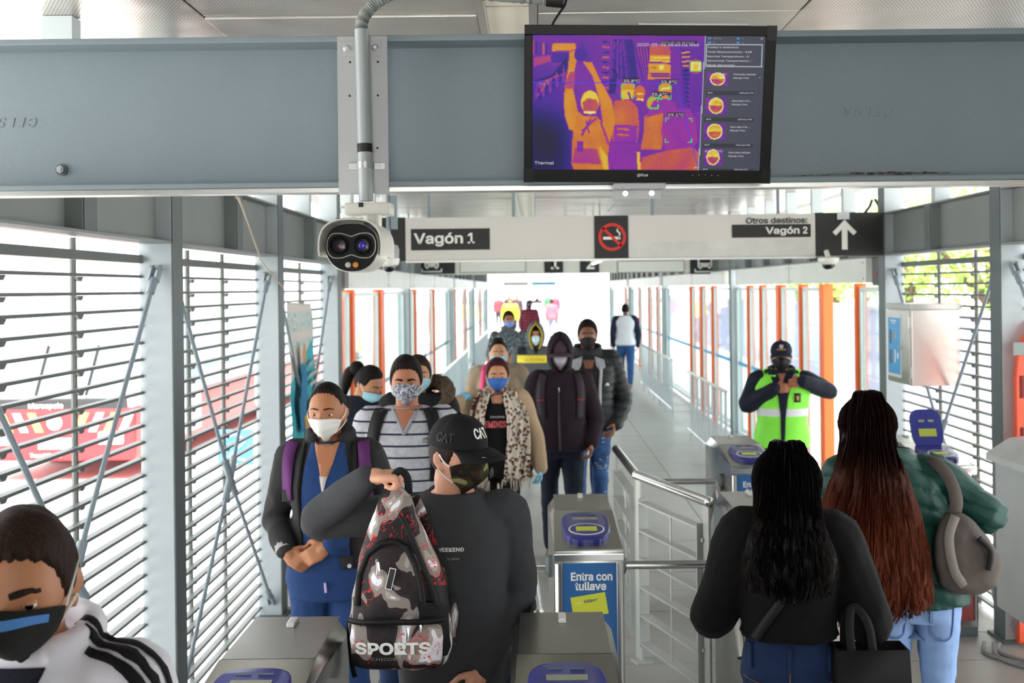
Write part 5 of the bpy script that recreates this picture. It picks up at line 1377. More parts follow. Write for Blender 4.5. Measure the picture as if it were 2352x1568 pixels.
mk = p.mask(cloth('mask_black', '#1c1c1c', .85), 'cloth', strapw, top=.002, bot=-.118, tent=.026, straps='head')
# blue nose band on the mask
bl = []
for v_ in (0, .5, 1):
    row = []
    for i in range(15):
        u = -.8+1.6*i/14; th = u; Z = -.004-.014*v_-.022*u*u; X_, Y_, _ = headpt(th, Z, base_only=True)
        q = Vector((float(X_), float(Y_), Z)); nrm = Vector((q.x/.0765**2, q.y/.096**2, 0)).normalized(); row.append(p.Hm @ (q+nrm*(.011+.026*math.exp(-((Z+.042)/.04)**2)*math.exp(-(th/.42)**2)+.004*math.exp(-(th/.2)**2))))
    bl.append(row)
MB().loft(bl, (False, False), close=False).build('nose_band', cloth('mask_band_blue', '#4a7fc0', .6), mk, 80)

# --- woman in dark jacket with white mask
y_ = 4.75; x_ = -.885
p = Person('woman with white mask, dark jacket and purple backpack straps over blue scrubs', x_, y_, 1.725, vox=.0065, skin='#a8714e', build=.90, fem=True, gaze=R(-4), yaw=R(-6), pitch=R(4))
p.set_arm(-1, (-.245, .03, 1.155), (-.165, -.14, 1.035), (.75, -.3, -.5), .55, (0, 1, -.2)); p.set_arm(1, (.25, .04, 1.155), (.02, -.17, 1.06), (-.9, -.2, -.5), .5, (0, 1, -.2))
p.body(); p.brows(hair_brn, .0028); p.hair(hair_blk, .007, .090, .045, -.055, burn=.03, rough=.0008)
MB().ell(p.Hm @ Vector((.02, .115, .01)), (.05, .045, .05), 16).build('hair_bun', hair_blk, p.t)
dj = cloth('charcoal_jacket', '#2b2a2b', .75, .12)
scr_ = cloth('scrub_blue', '#213c6b', .85, .08)
p.top(scr_, 'scrub_top', .014, .80, 1.44, sleeve=0, vox=.010, wr=.007, wscale=.09, hipgrow=.02)
scrubs = p.topo
def jcollar(mb):
    c = p.L(0, .015, 1.46); pts = [c+Vector((math.cos(a)*.088, math.sin(a)*.085, .02+.02*math.sin(a))) for a in [R(-50)+R(280)*j/20 for j in range(21)]]
    mb.tube(pts, .026, 8, True, flat=(1, .7))
p.top(dj, 'jacket', .026, .93, 1.45, sgrow=.016, sleeve=.93, vox=.010, wr=.008, wscale=.06, extra=jcollar)
jk = p.topo
p.patch([(-.065, 1.475), (.075, 1.475), (.10, 1.36), (.115, 1.2), (.10, 1.0), (.09, .93), (-.115, .93), (-.10, 1.1), (-.095, 1.25), (-.085, 1.38)], scr_, 'scrub_front', jk, off=.004)
p.patch([(-.05, 1.478), (.055, 1.478), (.035, 1.40), (.0, 1.29), (-.03, 1.40)], p.skin, 'neckline', jk, off=.007)
p.patch([(-.018, 1.345), (.016, 1.345), (.0, 1.27)], cloth('grey_undershirt', '#b9b4b2'), 'undershirt', jk, off=.009)
for sx_ in (-1, 1): p.strap([(sx_*.105+.01, 1.475), (sx_*.115+.01, 1.36), (sx_*.118+.01, 1.2), (sx_*.11+.01, .95)], .014, cloth('jacket_edge', '#1d1c1d'), 'jacket_edge', jk, off=.009)
pur = cloth('purple_strap', '#5b2a63', .7); 
for sx_ in (-1, 1):
    p.strap([(sx_*.15, 1.475), (sx_*.16, 1.42), (sx_*.165, 1.33), (sx_*.165, 1.24)], .05, pur, 'backpack_strap', jk, off=.010)
    q = p.project(jk, [(sx_*.165, 1.26)], .02)[0]; MB().box(q.x-.022, q.x+.022, q.y-.006, q.y+.006, q.z-.03, q.z+.02).build('strap_buckle', black, p.t, 0, .003)
p.patch([(.06, 1.01), (.16, 1.0), (.17, .955), (.07, .95)], dj, 'pocket_flap', jk, off=.010); q = p.project(jk, [(.10, .965)], .012)[0]; MB().disc(q, (0, -1, 0), .009, .004, 14).build('snap_button', galv, p.t)
p.pants(scr_, 'scrub_trousers', grow=.03, wr=.008)
dc = p.project(scrubs, [(.0, .90), (.004, .86)], .012); MB().tube([dc[0], dc[1]+Vector((0, -.004, 0))], .005, 8).build('drawstring', M('lilac_cord', '#b9a6d8', .7), p.t)
for sd in (-1,):
    sh, el, wr_, _ = p.arm[sd]; a_ = el.lerp(wr_, .86); MB().tube([a_, el.lerp(wr_, 1.02)], [.043, .040], 14).build('cuff', cloth('grey_cuff', '#a6a3a2'), p.t)
p.mask(maskwhite, 'surgical', strapw, top=-.012, bot=-.125, tent=.026, thm=1.15)

# --- man in striped sweater with patterned mask
y_ = 5.65; x_ = -.655
p = Person('man in white and navy striped sweater with black backpack straps and patterned mask', x_, y_, 1.775, vox=.0065, skin='#a86f52', build=1.06, pitch=R(6), yaw=R(3), gaze=0)
p.body(); p.brows(hair_blk, .0048); p.hair(hair_blk, .012, .079, .03, -.06, burn=-.02, vol=.008)
sw, n = base('striped_knit', .85, 0, .2)
xyz = n.sep(n.coord('Object')); st1 = n.math('LESS_THAN', n.math('FRACT', n.math('MULTIPLY', xyz[2], 1/.058)), .17)
cc = n.mix(st1, n.ramp(n.noise(n.coord('Object'), 40, 3), [(.3, '#a9abb2'), (.7, '#c3c5cb')]), '#262c3c')
n.color(cc); n.bump(n.noise(n.coord('Object'), 180, 2), .3, .006)
p.top(sw, 'sweater', .016, .84, 1.455, belly=.02, vox=.010, wr=.006, wscale=.09)
p.patch([(-.055, 1.54), (.055, 1.54), (.042, 1.49), (.0, 1.405), (-.042, 1.49)], p.skin, 'neckline', off=.004)
vn = cloth('grey_rib', '#9a9ca4'); p.strap([(-.075, 1.535), (-.045, 1.485), (0, 1.398)], .014, vn, 'neck_rib', off=.005, thick=.004); p.strap([(.075, 1.535), (.045, 1.485), (0, 1.398)], .014, vn, 'neck_rib', off=.005, thick=.004)
bs = cloth('black_webbing', '#141416', .7)
for sx_ in (-1, 1): p.strap([(sx_*.115, 1.525), (sx_*.14, 1.47), (sx_*.165, 1.34), (sx_*.16, 1.16)], .06, bs, 'backpack_strap', off=.010, thick=.012)
p.pants(jeans)
pmk, n = base('patterned_mask', .85, 0, .2)
vo = n.add('ShaderNodeTexVoronoi'); vo.inputs['Scale'].default_value = 95; n.link(n.coord('Object'), vo.inputs['Vector'])
n.color(n.mix(n.math('GREATER_THAN', n.noise(n.coord('Object'), 75, 4, .7), .52), n.ramp(vo.outputs['Distance'], [(.2, '#33343c'), (.6, '#6a6c78')]), '#b9bac6'))
p.mask(pmk, 'cloth', strapw, top=.004, bot=-.12)

# --- woman with ponytail looking down
y_ = 7.35; x_ = -1.17
p = Person('woman with black ponytail and pale blue mask looking down, behind the woman in dark jacket', x_, y_, 1.64, vox=.009, skin='#b98563', build=.92, fem=True, yaw=R(62), pitch=R(26), headshift=(.0, -.01, 0))
p.body(face=True); p.brows(hair_blk, .003); p.hair(hair_blk, .014, .080, .04, -.05, burn=.0)
MB().ell(p.Hm @ Vector((0, .125, .055)), (.05, .045, .05), 16).build('hair_knot', hair_blk, p.t)
capsule(q := MB(), [p.Hm @ Vector(v) for v in ((0, .13, .05), (0, .165, .0), (0, .16, -.09), (0, .14, -.16))], [.03, .04, .035, .012], 12); q.build('ponytail', hair_blk, p.t)
MB().tube([p.Hm @ Vector((0, .10+.02*math.cos(a), .05+.03*math.sin(a))) for a in np.linspace(0, 6.28, 12)], .006, 6).build('hair_tie', redp, p.t)
nav = cloth('navy_jacket', '#171c28', .8); p.top(nav, 'jacket', .024, .84, 1.47, vox=.013); p.pants(cloth('black_trousers', '#151517')); p.mask(maskblue, 'surgical', strapw, top=-.014, bot=-.122, tent=.024)

# --- person with fur hood behind the striped sweater
y_ = 6.95; x_ = -.735
p = Person('person in dark coat with fur-trimmed hood and pale blue mask, behind the striped sweater', x_, y_, 1.70, vox=.009, skin='#b98563', build=.95, fem=True, yaw=R(10))
p.body(); p.brows(hair_blk, .003); p.hair(hair_brn, .014, .070, .01, -.06, burn=-.03)
coat = cloth('black_coat', '#17181b', .8)
p.top(coat, 'coat', .034, .75, 1.47, sgrow=.028, vox=.013, wr=.008, wscale=.05); p.pants(cloth('black_trousers', '#151517')); p.mask(maskblue, 'surgical', strapw, top=-.010)
fur, n = base('fur_brown', .95, 0, .1); n.color(n.ramp(n.noise(n.coord('Object'), 110, 4), [(.3, '#2b211b'), (.7, '#8a7763')])); n.bump(n.noise(n.coord('Object'), 120, 3), 1, .03)
q = MB(); capsule(q, [p.L(.02, .10, 1.50), p.L(.13, .06, 1.53), p.L(.19, -.02, 1.48), p.L(.16, -.09, 1.40)], [.035, .05, .045, .025], 12)
me = remesh(q, .012, 1); wrinkle(me, .012, .018, 3); link('fur_trim', me, fur, p.t)

# --- man in black cap holding up the patterned backpack
y_ = 3.62; x_ = -.272
p = Person('man in black cap, camouflage mask and grey sweater holding up a backpack', x_, y_, 1.70, vox=.0055, skin='#d19a80', build=1.0, yaw=R(52), pitch=R(4), gaze=R(25), headshift=(-.01, 0, 0))
p.set_arm(-1, (-.43, -.09, 1.385), (-.245, -.225, 1.545), (.97, -.10, .05), 1.0, (0, .1, -1)); p.set_arm(1, (.215, .03, 1.12), (.10, -.11, .91), (-.5, -.3, -.8), .6, (-.6, .5, 0))
p.body(); p.brows(hair_brn, .0038); p.hair(hair_brn, .005, .055, .01, -.055, burn=-.02, rough=.0006)
sweat = cloth('charcoal_sweater', '#3b3c3f', .9, .06, 30)
p.top(sweat, 'sweater', .015, .80, 1.455, sgrow=.013, sleeve=.97, vox=.0085, wr=.0055, wscale=.075)
c_ = p.L(0, .012, 1.452); MB().tube([c_+Vector((math.cos(a)*.080, math.sin(a)*.082-.004, .022*math.sin(a)-.004)) for a in np.linspace(0, 2*PI, 37)], .0085, 8, False).build('neck_rib', sweat, p.t)
p.pants(cloth('jeans_navy', '#1c2a48'), shoe=shoe_d)
p.lettering('THE WEEKEND', .022, -.085, 1.292, letter, 'chest_lettering', width=.128, offset=.02); p.lettering('is better', .015, -.01, 1.266, lg, 'chest_lettering')
cm_, n = base('camo_mask', .85, 0, .2); n.color(n.ramp(n.noise(n.coord('Object'), 17, 2, .4, .6), [(.0, '#1f1a14'), (.42, '#32241a'), (.5, '#3a3b26'), (.58, '#8c8659')], 'CONSTANT')); n.bump(n.noise(n.coord('Object'), 200, 2), .2, .004)
mk = p.mask(cm_, 'cloth', strapw, top=.002, bot=-.124, tent=.024)
vp = p.Hm @ Vector((.038, -.117, -.045)); vd = (p.Hm.to_3x3() @ Vector((.35, -1, 0))).normalized(); MB().lathe(vp-vd*.006, vd, [(.018, 0), (.018, .006), (.013, .009), (.004, .010)], 18).build('valve', rubber, mk)
capm = cloth('cap_black', '#111113', .8, .05); c = p.cap(capm, .088, thick=.013, z0=.030)
def on_head(body, size, th0, z, mat, name, par, off=.030, width=None, shear=0, **kw):
    me = text_mesh(body, size, width=width, extrude=.0006, shear=shear, align='CENTER', **kw); cc_ = coords(me); out = []
    for a_, b_, e_ in cc_:
        th = th0+a_/.10; Z = z+b_; X_, Y_, _ = headpt(th, min(Z, .115), base_only=True); q = Vector((float(X_), float(Y_), Z)); n_ = Vector((q.x/.0765**2, q.y/.096**2, q.z/.119**2)).normalized(); out.append((p.Hm @ (q+n_*(off+e_)))[:])
    setco(me, np.array(out)); me.materials.clear(); return link(name, me, mat, par)
on_head('CAT', .046, 0, .060, letter, 'cap_lettering', c, off=.0262, shear=.0, offset=.02); on_head('CAT', .046, R(-78), .050, M('black_thread', '#060607', .4), 'side_lettering', c, off=.0245, offset=.02)
bt = text('brim_lettering', 'CAT', .022, (0, 0, 0), letter, c, offset=.015, extrude=.0003); bt.matrix_local = p.Hm @ Matrix.Translation((-.052, -.158, .0235)) @ Matrix.Rotation(R(-10), 4, 'X') @ Matrix.Rotation(R(8), 4, 'Y')
q = p.Hm @ Vector((0, .118, .030)); MB().box(-.022, .022, -.004, .02, -.008, .008, mat=Matrix.Translation(q) @ p.Hm.to_3x3().to_4x4()).build('cap_strap', black, c, 0, .002)
CAPMAN = p

# --- the backpack in his hand
bp = thing('backpack', 'black, white, grey and red patterned school backpack hanging from the raised hand', 'backpack', (-.415, 3.375, .975))
bm_, n = base('backpack_print', .6, 0, .3)
v = n.coord('Object', (1.0, 1.0, .62)); f1 = n.noise(v, 11, 2, .45, .8); f2 = n.noise(n.coord('Object'), 17, 3, .6, 1.2)
c1 = n.ramp(f1, [(0, '#161113'), (.46, '#24181b'), (.535, '#857c76'), (.60, '#a39a92'), (.635, '#e0dee6')], 'CONSTANT')
vein = n.math('LESS_THAN', n.math('ABSOLUTE', n.math('SUBTRACT', f2, .5)), .010); gate = n.math('GREATER_THAN', n.noise(n.coord('Object'), 8, 1), .53)
n.color(n.mix(n.math('MULTIPLY', vein, gate), c1, '#d31622')); n.bump(n.noise(n.coord('Object'), 18, 3), .4, .01)
def sec_bp(z, hw, hd, yo=0, xo=0, n_=28, e=.72): return [Vector((xo+hw*abs(math.cos(a))**e*math.copysign(1, math.cos(a)), yo+hd*abs(math.sin(a))**e*math.copysign(1, math.sin(a)), z)) for a in [2*PI*j/n_ for j in range(n_)]]
q = MB().loft([sec_bp(.0, .10, .05), sec_bp(.012, .135, .075), sec_bp(.05, .152, .09), sec_bp(.14, .155, .095, -.004), sec_bp(.25, .138, .088), sec_bp(.36, .104, .07, 0, -.012), sec_bp(.45, .066, .05, .005, -.018), sec_bp(.51, .045, .035, .008, -.016), sec_bp(.54, .024, .022, .01, -.02)])
me = remesh(q, .008, 3); wrinkle(me, .006, .06, 12); bo_ = link('main_bag', me, bm_, bp); me.polygons.foreach_set('use_smooth', [True]*len(me.polygons))
bvh = BVHTree.FromPolygons([v_.co[:] for v_ in me.vertices], [pp.vertices[:] for pp in me.polygons])
def on_bag(pts, off): 
    out = []
    for a_, b_ in pts:
        h = bvh.ray_cast(Vector((a_, -1, b_)), Vector((0, 1, 0))); out.append((h[0] if h[0] else bvh.find_nearest(Vector((a_, -.05, b_)))[0])+Vector((0, -off, 0)))
    return out
pk = MB().loft([[v_+Vector((0, 0, 0)) for v_ in sec_bp(z, hw, hd, yo, -.005)] for z, hw, hd, yo in ((.015, .11, .03, -.07), (.03, .135, .04, -.082), (.11, .14, .04, -.088), (.15, .135, .032, -.08), (.16, .12, .02, -.07))])
me2 = remesh(pk, .008, 2); pko = link('front_pocket', me2, bm_, bp); me2.polygons.foreach_set('use_smooth', [True]*len(me2.polygons))
bvh2 = BVHTree.FromPolygons([v_.co[:] for v_ in me2.vertices], [pp.vertices[:] for pp in me2.polygons])
zipm = cloth('zip_tape_black', '#0e0e10', .6)
MB().tube(on_bag([(x, .163+.004*math.cos(x*12)) for x in np.linspace(-.145, .135, 16)], .036), .009, 8, flat=(1, .8)).build('pocket_zip', zipm, pko)
MB().tube(on_bag([(-.125, .20), (-.118, .29), (-.09, .355), (-.05, .385), (-.01, .388), (.025, .37), (.052, .32), (.07, .26), (.075, .20)], .006), .010, 8, flat=(1, .8)).build('main_zip', zipm, bo_)
MB().tube(on_bag([(.01, .46), (.035, .41), (.07, .33), (.095, .27), (.115, .2)], .008), .009, 8).build('side_zip', zipm, bo_)
mesh_p = MB(); g = [on_bag([(.065+.09*i/6*(1-.1*j/6), .06+.16*j/6-.02*i/6) for i in range(7)], .012) for j in range(7)]
mesh_p.loft(g, (False, False), close=False).build('mesh_pocket', cloth('mesh_black', '#121214', .7), bo_, 80)
for zx, zz_, off_ in ((-.058, .335, .018), (.068, .165, .02), (.035, .155, .05)):
    a_ = on_bag([(zx, zz_)], off_)[0]; MB().tube([a_, a_+Vector((.002, -.003, -.02)), a_+Vector((0, -.002, -.038))], [.0035, .005, .0045], 8, flat=(1, .5)).build('zip_pull', chrome, bo_)
mt = text_mesh('SPORTS', .062, offset=.035, extrude=0, width=.225, align='CENTER'); bmm = bmesh.new(); bmm.from_mesh(mt); bmesh.ops.triangulate(bmm, faces=bmm.faces); bmesh.ops.subdivide_edges(bmm, edges=[e for e in bmm.edges if e.calc_length() > .012], cuts=1); bmm.to_mesh(mt); bmm.free()
cc_ = coords(mt); out = []
for a_, b_, _ in cc_:
    h = bvh2.ray_cast(Vector((a_-.012, -1, b_+.072-.18*a_*a_*0)), Vector((0, 1, 0))); out.append(((h[0] if h[0] else bvh2.find_nearest(Vector((a_-.012, -.12, b_+.072)))[0])+Vector((0, -.003, 0)))[:])
setco(mt, np.array(out)); mt.materials.clear(); link('bag_lettering', mt, letter, pko)
mt = text_mesh('CHICOS XILIE', .017, extrude=0, width=.13, align='CENTER'); cc_ = coords(mt); out = [((bvh2.ray_cast(Vector((a_-.01, -1, b_+.052)), Vector((0, 1, 0)))[0] or Vector((a_, -.12, b_+.05)))+Vector((0, -.003, 0)))[:] for a_, b_, _ in cc_]; setco(mt, np.array(out)); mt.materials.clear(); link('bag_lettering', mt, lg, pko)
tg = on_bag([(-.02, .285)], .006)[0]; MB().box(-.01, .01, -.002, .001, -.032, .032, mat=Matrix.Translation(tg) @ Matrix.Rotation(R(14), 4, 'Y')).build('brand_tag', letter, bo_, 0); MB().box(-.008, .008, -.0026, -.0019, -.030, .030, mat=Matrix.Translation(tg) @ Matrix.Rotation(R(14), 4, 'Y')).build('tag_inner', black, bo_, 0)
hl = [Vector((-.035, .01, .52)), Vector((-.025, .0, .565)), Vector((.0, -.005, .592)), Vector((.022, .0, .57)), Vector((.025, .01, .52))]
MB().tube(smooth_path(hl, 6), .010, 8, flat=(1.2, .5)).build('carry_loop', zipm, bp)
for sx_ in (-1, 1):
    MB().tube(smooth_path([Vector((sx_*.03, .045, .50)), Vector((sx_*.055, .085, .42)), Vector((sx_*.09, .10, .30)), Vector((sx_*.14, .095, .15)), Vector((sx_*.14, .06, .04))], 6), .02, 8, flat=(1.3, .35), up=(1, 0, 0)).build('shoulder_strap', bm_, bp, 80)
MB().tube(smooth_path([Vector((-.14, .05, .06)), Vector((-.165, .03, .12)), Vector((-.162, .04, .0)), Vector((-.15, .03, -.05))], 5), .007, 6, flat=(1.4, .4)).build('strap_tail', zipm, bp)
# --- woman with leopard scarf
glv = M('nitrile_blue', '#7cc0e0', .5, var=.05, bump=.1)
y_ = 8.1; x_ = -.272
p = Person('woman in leopard scarf with blue mask and blue gloves', x_, y_, 1.605, vox=.0085, skin='#c68f6c', build=1.02, fem=True, yaw=R(4), pitch=R(3))
p.set_arm(-1, (-.345, -.02, 1.10), (-.275, -.13, 1.305), (.45, .25, .5), .75, (.3, .6, -.5)); p.set_arm(1, (.275, .04, 1.03), (.31, -.02, .80), (0, -.1, -1), .5)
p.body(hands=()); p.brows(hair_brn, .003); p.hair(hair_red, .016, .082, .02, -.05, burn=-.03, part=True)
for sd in (-1, 1): p.glove(sd, glv)
bk_top = cloth('black_top', '#131315', .8); p.top(bk_top, 'tee_shirt', .012, .80, 1.43, sleeve=0, vox=.012); tee = p.topo
p.patch([(-.06, 1.37), (.06, 1.37), (.035, 1.29), (-.035, 1.29)], p.skin, 'neckline', tee, off=.004)
beige = cloth('beige_coat', '#b79f83', .85, .06); p.top(beige, 'coat_sleeves', -.03, 1.20, 1.36, sgrow=.020, vox=.012, wr=.007, cuff=.004)
leo, n = base('leopard_print', .9, 0, .2)
vo = n.add('ShaderNodeTexVoronoi'); vo.inputs['Scale'].default_value = 34; n.link(n.coord('Object'), vo.inputs['Vector'])
nn_ = n.noise(n.coord('Object'), 60, 2); d_ = n.math('ADD', vo.outputs['Distance'], n.math('MULTIPLY_ADD', nn_, .5, -.25))
n.color(n.ramp(d_, [(.0, '#a4764e'), (.24, '#3a241a'), (.44, '#d9cdbf')], 'CONSTANT')); n.bump(n.noise(n.coord('Object'), 40, 3), .4, .01)
def scarf(sx, path, w0, w1, seed):
    r = random.Random(seed); P = smooth_path([Vector((a, 0, b)) for a, b in path], 6); rows = []
    for i, q_ in enumerate(P):
        f = i/(len(P)-1); w_ = w0+(w1-w0)*f; row = []
        pts = [(q_.x+w_*(j/10-.5), q_.z) for j in range(11)]
        for j, h in enumerate(p.project(tee, pts, .028)):
            row.append(Vector((pts[j][0], min(h.y, -.06) if f > .15 else h.y, h.z))+Vector((0, -.014*math.sin(j*1.3+f*5+seed)-.01*f, 0)))
        rows.append(row)
    o_ = MB().loft(rows, (False, False), close=False).build('scarf', leo, p.t, 80); md = o_.modifiers.new('t', 'SOLIDIFY'); md.thickness = .012
    fr = MB()
    for j in range(0, 11):
        a = rows[-1][j]
        for e in (0, .5): fr.tube([a+Vector((e*.012, 0, 0)), a+Vector((r.uniform(-.015, .015), r.uniform(-.01, .01), -r.uniform(.06, .1)))], [.004, .002], 5)
    tag(fr.build('fringe', cloth('fringe_pale', '#c9beb2'), o_), kind='stuff')
scarf(-1, [(-.075, 1.44), (-.10, 1.36), (-.14, 1.2), (-.145, 1.0), (-.135, .78), (-.13, .60)], .10, .12, 1); scarf(1, [(.075, 1.44), (.10, 1.34), (.14, 1.2), (.15, 1.0), (.14, .75), (.13, .58)], .11, .20, 4)
MB().tube([p.L(0, .012, 1.43)+Vector((math.cos(a)*.095, math.sin(a)*.09, .02*math.sin(a))) for a in np.linspace(-.6, PI+.6, 20)], .035, 10).build('scarf_neck', leo, p.t)
p.lettering('FEMINIST', .085, -.115, 1.12, M('pink_print', '#e0686e', .6), 'chest_lettering', tee, width=.205, offset=.03, off=.012); p.lettering('Everybody', .03, -.05, 1.19, letter, 'chest_lettering', tee, off=.012, shear=.3)
p.stride = (.18, -.08); p.pants(cloth('black_leggings', '#131315', .8), shoe=shoe_w, grow=.004)
p.mask(cloth('mask_blue', '#3f6fc0', .8, .05), 'surgical', strapw, top=-.004, bot=-.122, tent=.026)
p.strap([(-.155, 1.39), (-.16, 1.25), (-.165, 1.05), (-.17, .85)], .022, M('red_leather', '#7a2420', .5), 'bag_strap', tee, off=.03)

# --- woman in beige coat behind her
p = Person('woman in beige coat with pale mask and pink strap, behind the leopard scarf', -.315, 9.75, 1.665, vox=.010, skin='#c99672', build=1.0, fem=True, yaw=R(3))
p.set_arm(-1, (-.30, .0, 1.05), (-.26, -.12, .84)); p.body(); p.brows(hair_blk, .003); p.hair(hair_blk, .008, .090, .04, -.055, burn=.02, rough=.0008); MB().ell(p.Hm @ Vector((0, .06, .11)), (.05, .05, .035), 14).build('hair_bun', hair_blk, p.t)
p.top(cloth('khaki_coat', '#a3927c', .85, .08), 'coat', .038, .72, 1.475, sgrow=.03, vox=.014, wr=.009, collar=(.095, .05, .02)); p.pants(cloth('black_trousers', '#151517')); p.mask(maskblue, 'surgical', strapw, top=-.012, tent=.026)
p.strap([(-.115, 1.47), (-.13, 1.38), (-.145, 1.2), (-.15, 1.0)], .04, M('pink_strap', '#e0457e', .6), 'bag_strap', off=.012)

# --- hooded man with visor and grey mask
p = Person('man in dark purple hooded jacket with grey mask and visor under the hood', .20, 8.55, 1.715, vox=.009, skin='#7c5138', build=1.0, pitch=R(4), headshift=(0, -.03, .025))
p.set_arm(1, (.275, .03, 1.09), (.235, -.09, .93), (-.1, -.35, -.9), .45); p.set_arm(-1, (-.275, .04, 1.10), (-.255, .03, .87))
p.body(); p.hair(hair_blk, .008, .06); p.mask(cloth('mask_grey', '#b4b1bd', .85, .06), 'cloth', strapw, top=.006, bot=-.128, tent=.038)
hj = cloth('plum_jacket', '#2a2029', .85, .1)
p.top(hj, 'hooded_jacket', .030, .86, 1.47, sgrow=.024, vox=.011, wr=.008, wscale=.08, hipgrow=.01)
p.hood(hj, hj, op=.86); c = p.cap(cloth('visor_plum', '#4a3a44', .8), .07, thick=.006, z0=.012); c.name = 'visor_cap'
p.strap([(-.02, 1.36), (-.015, 1.1), (-.01, .87)], .012, M('zip_dark', '#1a1a24', .5), 'zip'); q = p.project(p.topo, [(-.015, 1.36)], .01)[0]; MB().tube([q, q+Vector((0, -.004, -.035))], .006, 8).build('zip_pull', galv, p.t)
web = cloth('grey_webbing', '#3a343c', .75)
for sx_ in (-1, 1):
    p.strap([(sx_*.13, 1.46), (sx_*.15, 1.38), (sx_*.155, 1.26), (sx_*.15, 1.12)], .055, web, off=.012, thick=.01); p.strap([(sx_*.125, 1.27), (sx_*.18, 1.262)], .006, M('red_trim', '#a3262c', .6), 'strap_trim', off=.02)
p.patch([(-.17, .875), (.17, .875), (.165, .815), (-.165, .815)], cloth('violet_shirt', '#3c3763'), 'shirt_hem', off=.004)
p.stride = (.16, -.22); p.pants(cloth('black_jeans', '#1a2230', .85, .15, 12), grow=.010, shoe=M('shoe_brown', '#5a4a3c', .6))

# --- man in black puffer jacket
p = Person('man in open black puffer jacket with black mask and ripped blue jeans', .452, 9.3, 1.835, vox=.009, skin='#7a5240', build=1.0)
p.set_arm(1, (.30, .06, 1.17), (.22, -.10, .98)); p.set_arm(-1, (-.30, .06, 1.17), (-.22, -.10, .98))
p.body(); p.brows(hair_blk, .004); p.hair(hair_blk, .012, .078, .03, -.05, burn=-.01, vol=.012, rough=.004); p.mask(cloth('mask_charcoal', '#2b2629', .85), 'cloth', None, top=-.012, bot=-.128)
pf = cloth('black_puffer', '#2a2c30', .5, .1); p.top(pf, 'puffer_jacket', .042, .86, 1.475, sgrow=.034, vox=.011, wr=.004, quilt=(.062, .014, 0), collar=(.11, .08, .02))
tee_g = cloth('dark_grey_tee', '#2b2928'); p.patch([(-.085, 1.49), (.08, 1.49), (.085, 1.3), (.075, .93), (-.075, .93), (-.09, 1.3)], tee_g, 'tee_shirt', off=.006)
p.patch([(-.05, 1.52), (.05, 1.52), (.03, 1.45), (-.03, 1.45)], p.skin, 'neckline', off=.010)
lin_ = cloth('grey_lining', '#a7a8ad', .7)
for sx_ in (-1, 1): p.strap([(sx_*.065, 1.53), (sx_*.10, 1.46), (sx_*.092, 1.3), (sx_*.085, .95)], .022, lin_ if sx_ < 0 else M('zip_grey', '#a9a9ae', .5), 'jacket_edge', off=.012)
p.patch([(.05, 1.55), (.13, 1.52), (.14, 1.46), (.09, 1.43), (.06, 1.48)], lin_, 'collar_lining', off=.016); p.patch([(-.05, 1.55), (-.13, 1.52), (-.14, 1.46), (-.09, 1.43), (-.06, 1.48)], lin_, 'collar_lining', off=.016)
p.patch([(-.06, 1.36), (.03, 1.37), (.04, 1.24), (-.065, 1.23)], M('red_print', '#8a3328', .7), 'shirt_print', off=.012); p.patch([(.13, 1.305), (.17, 1.305), (.165, 1.325), (.145, 1.33)], letter, 'chest_logo', off=.014, step=.05)
rip, n = base('ripped_denim', .85); nn_ = n.noise(n.coord('Object', (8, 8, 40)), 3, 3); g_ = n.noise(n.coord('Object'), 9, 2)
n.color(n.mix(n.math('MULTIPLY', n.math('GREATER_THAN', nn_, .6), n.math('GREATER_THAN', g_, .58)), n.ramp(n.noise(n.coord('Object'), 10, 4), [(.3, '#23406c'), (.7, '#3f659c')]), '#c9ced6'))
p.stride = (-.1, .12); p.pants(rip, 'jeans', grow=.010)

# --- grey and yellow hooded man
p = Person('man in grey hood with yellow lining, white mask and yellow chest band', .02, 12.4, 1.70, vox=.011, skin='#b98465', build=1.05)
p.body(); p.brows(hair_blk, .004); p.hair(hair_blk, .006); p.mask(cloth('mask_ice', '#cfe3ea', .8, .04), 'cloth', strapw, top=.006, bot=-.128, tent=.03)
gh = cloth('grey_hoodie', '#5c5e62', .85, .06); yl = cloth('yellow_lining', '#c9a928', .8)
p.top(gh, 'hooded_jacket', .028, .84, 1.47, sgrow=.024, vox=.014); p.hood(gh, yl, op=.78); p.patch([(-.21, 1.29), (.12, 1.29), (.12, 1.375), (-.21, 1.375)], M('yellow_band', '#e8cf3c', .7), 'chest_band', off=.006)
p.lettering('adidas', .075, -.13, 1.31, M('band_letter', '#c8b02e', .6), 'chest_lettering', off=.013, width=.22); p.patch([(-.20, 1.45), (-.12, 1.47), (-.10, 1.385), (-.21, 1.385)], cloth('dark_panel', '#2b2c30'), 'shoulder_panel', off=.006)
p.patch([(-.045, 1.47), (.05, 1.47), (.0, 1.385)], cloth('black_top', '#131315'), 'undershirt', off=.008); p.stride = (.1, -.1); p.pants(cloth('grey_trousers', '#2f3136'))

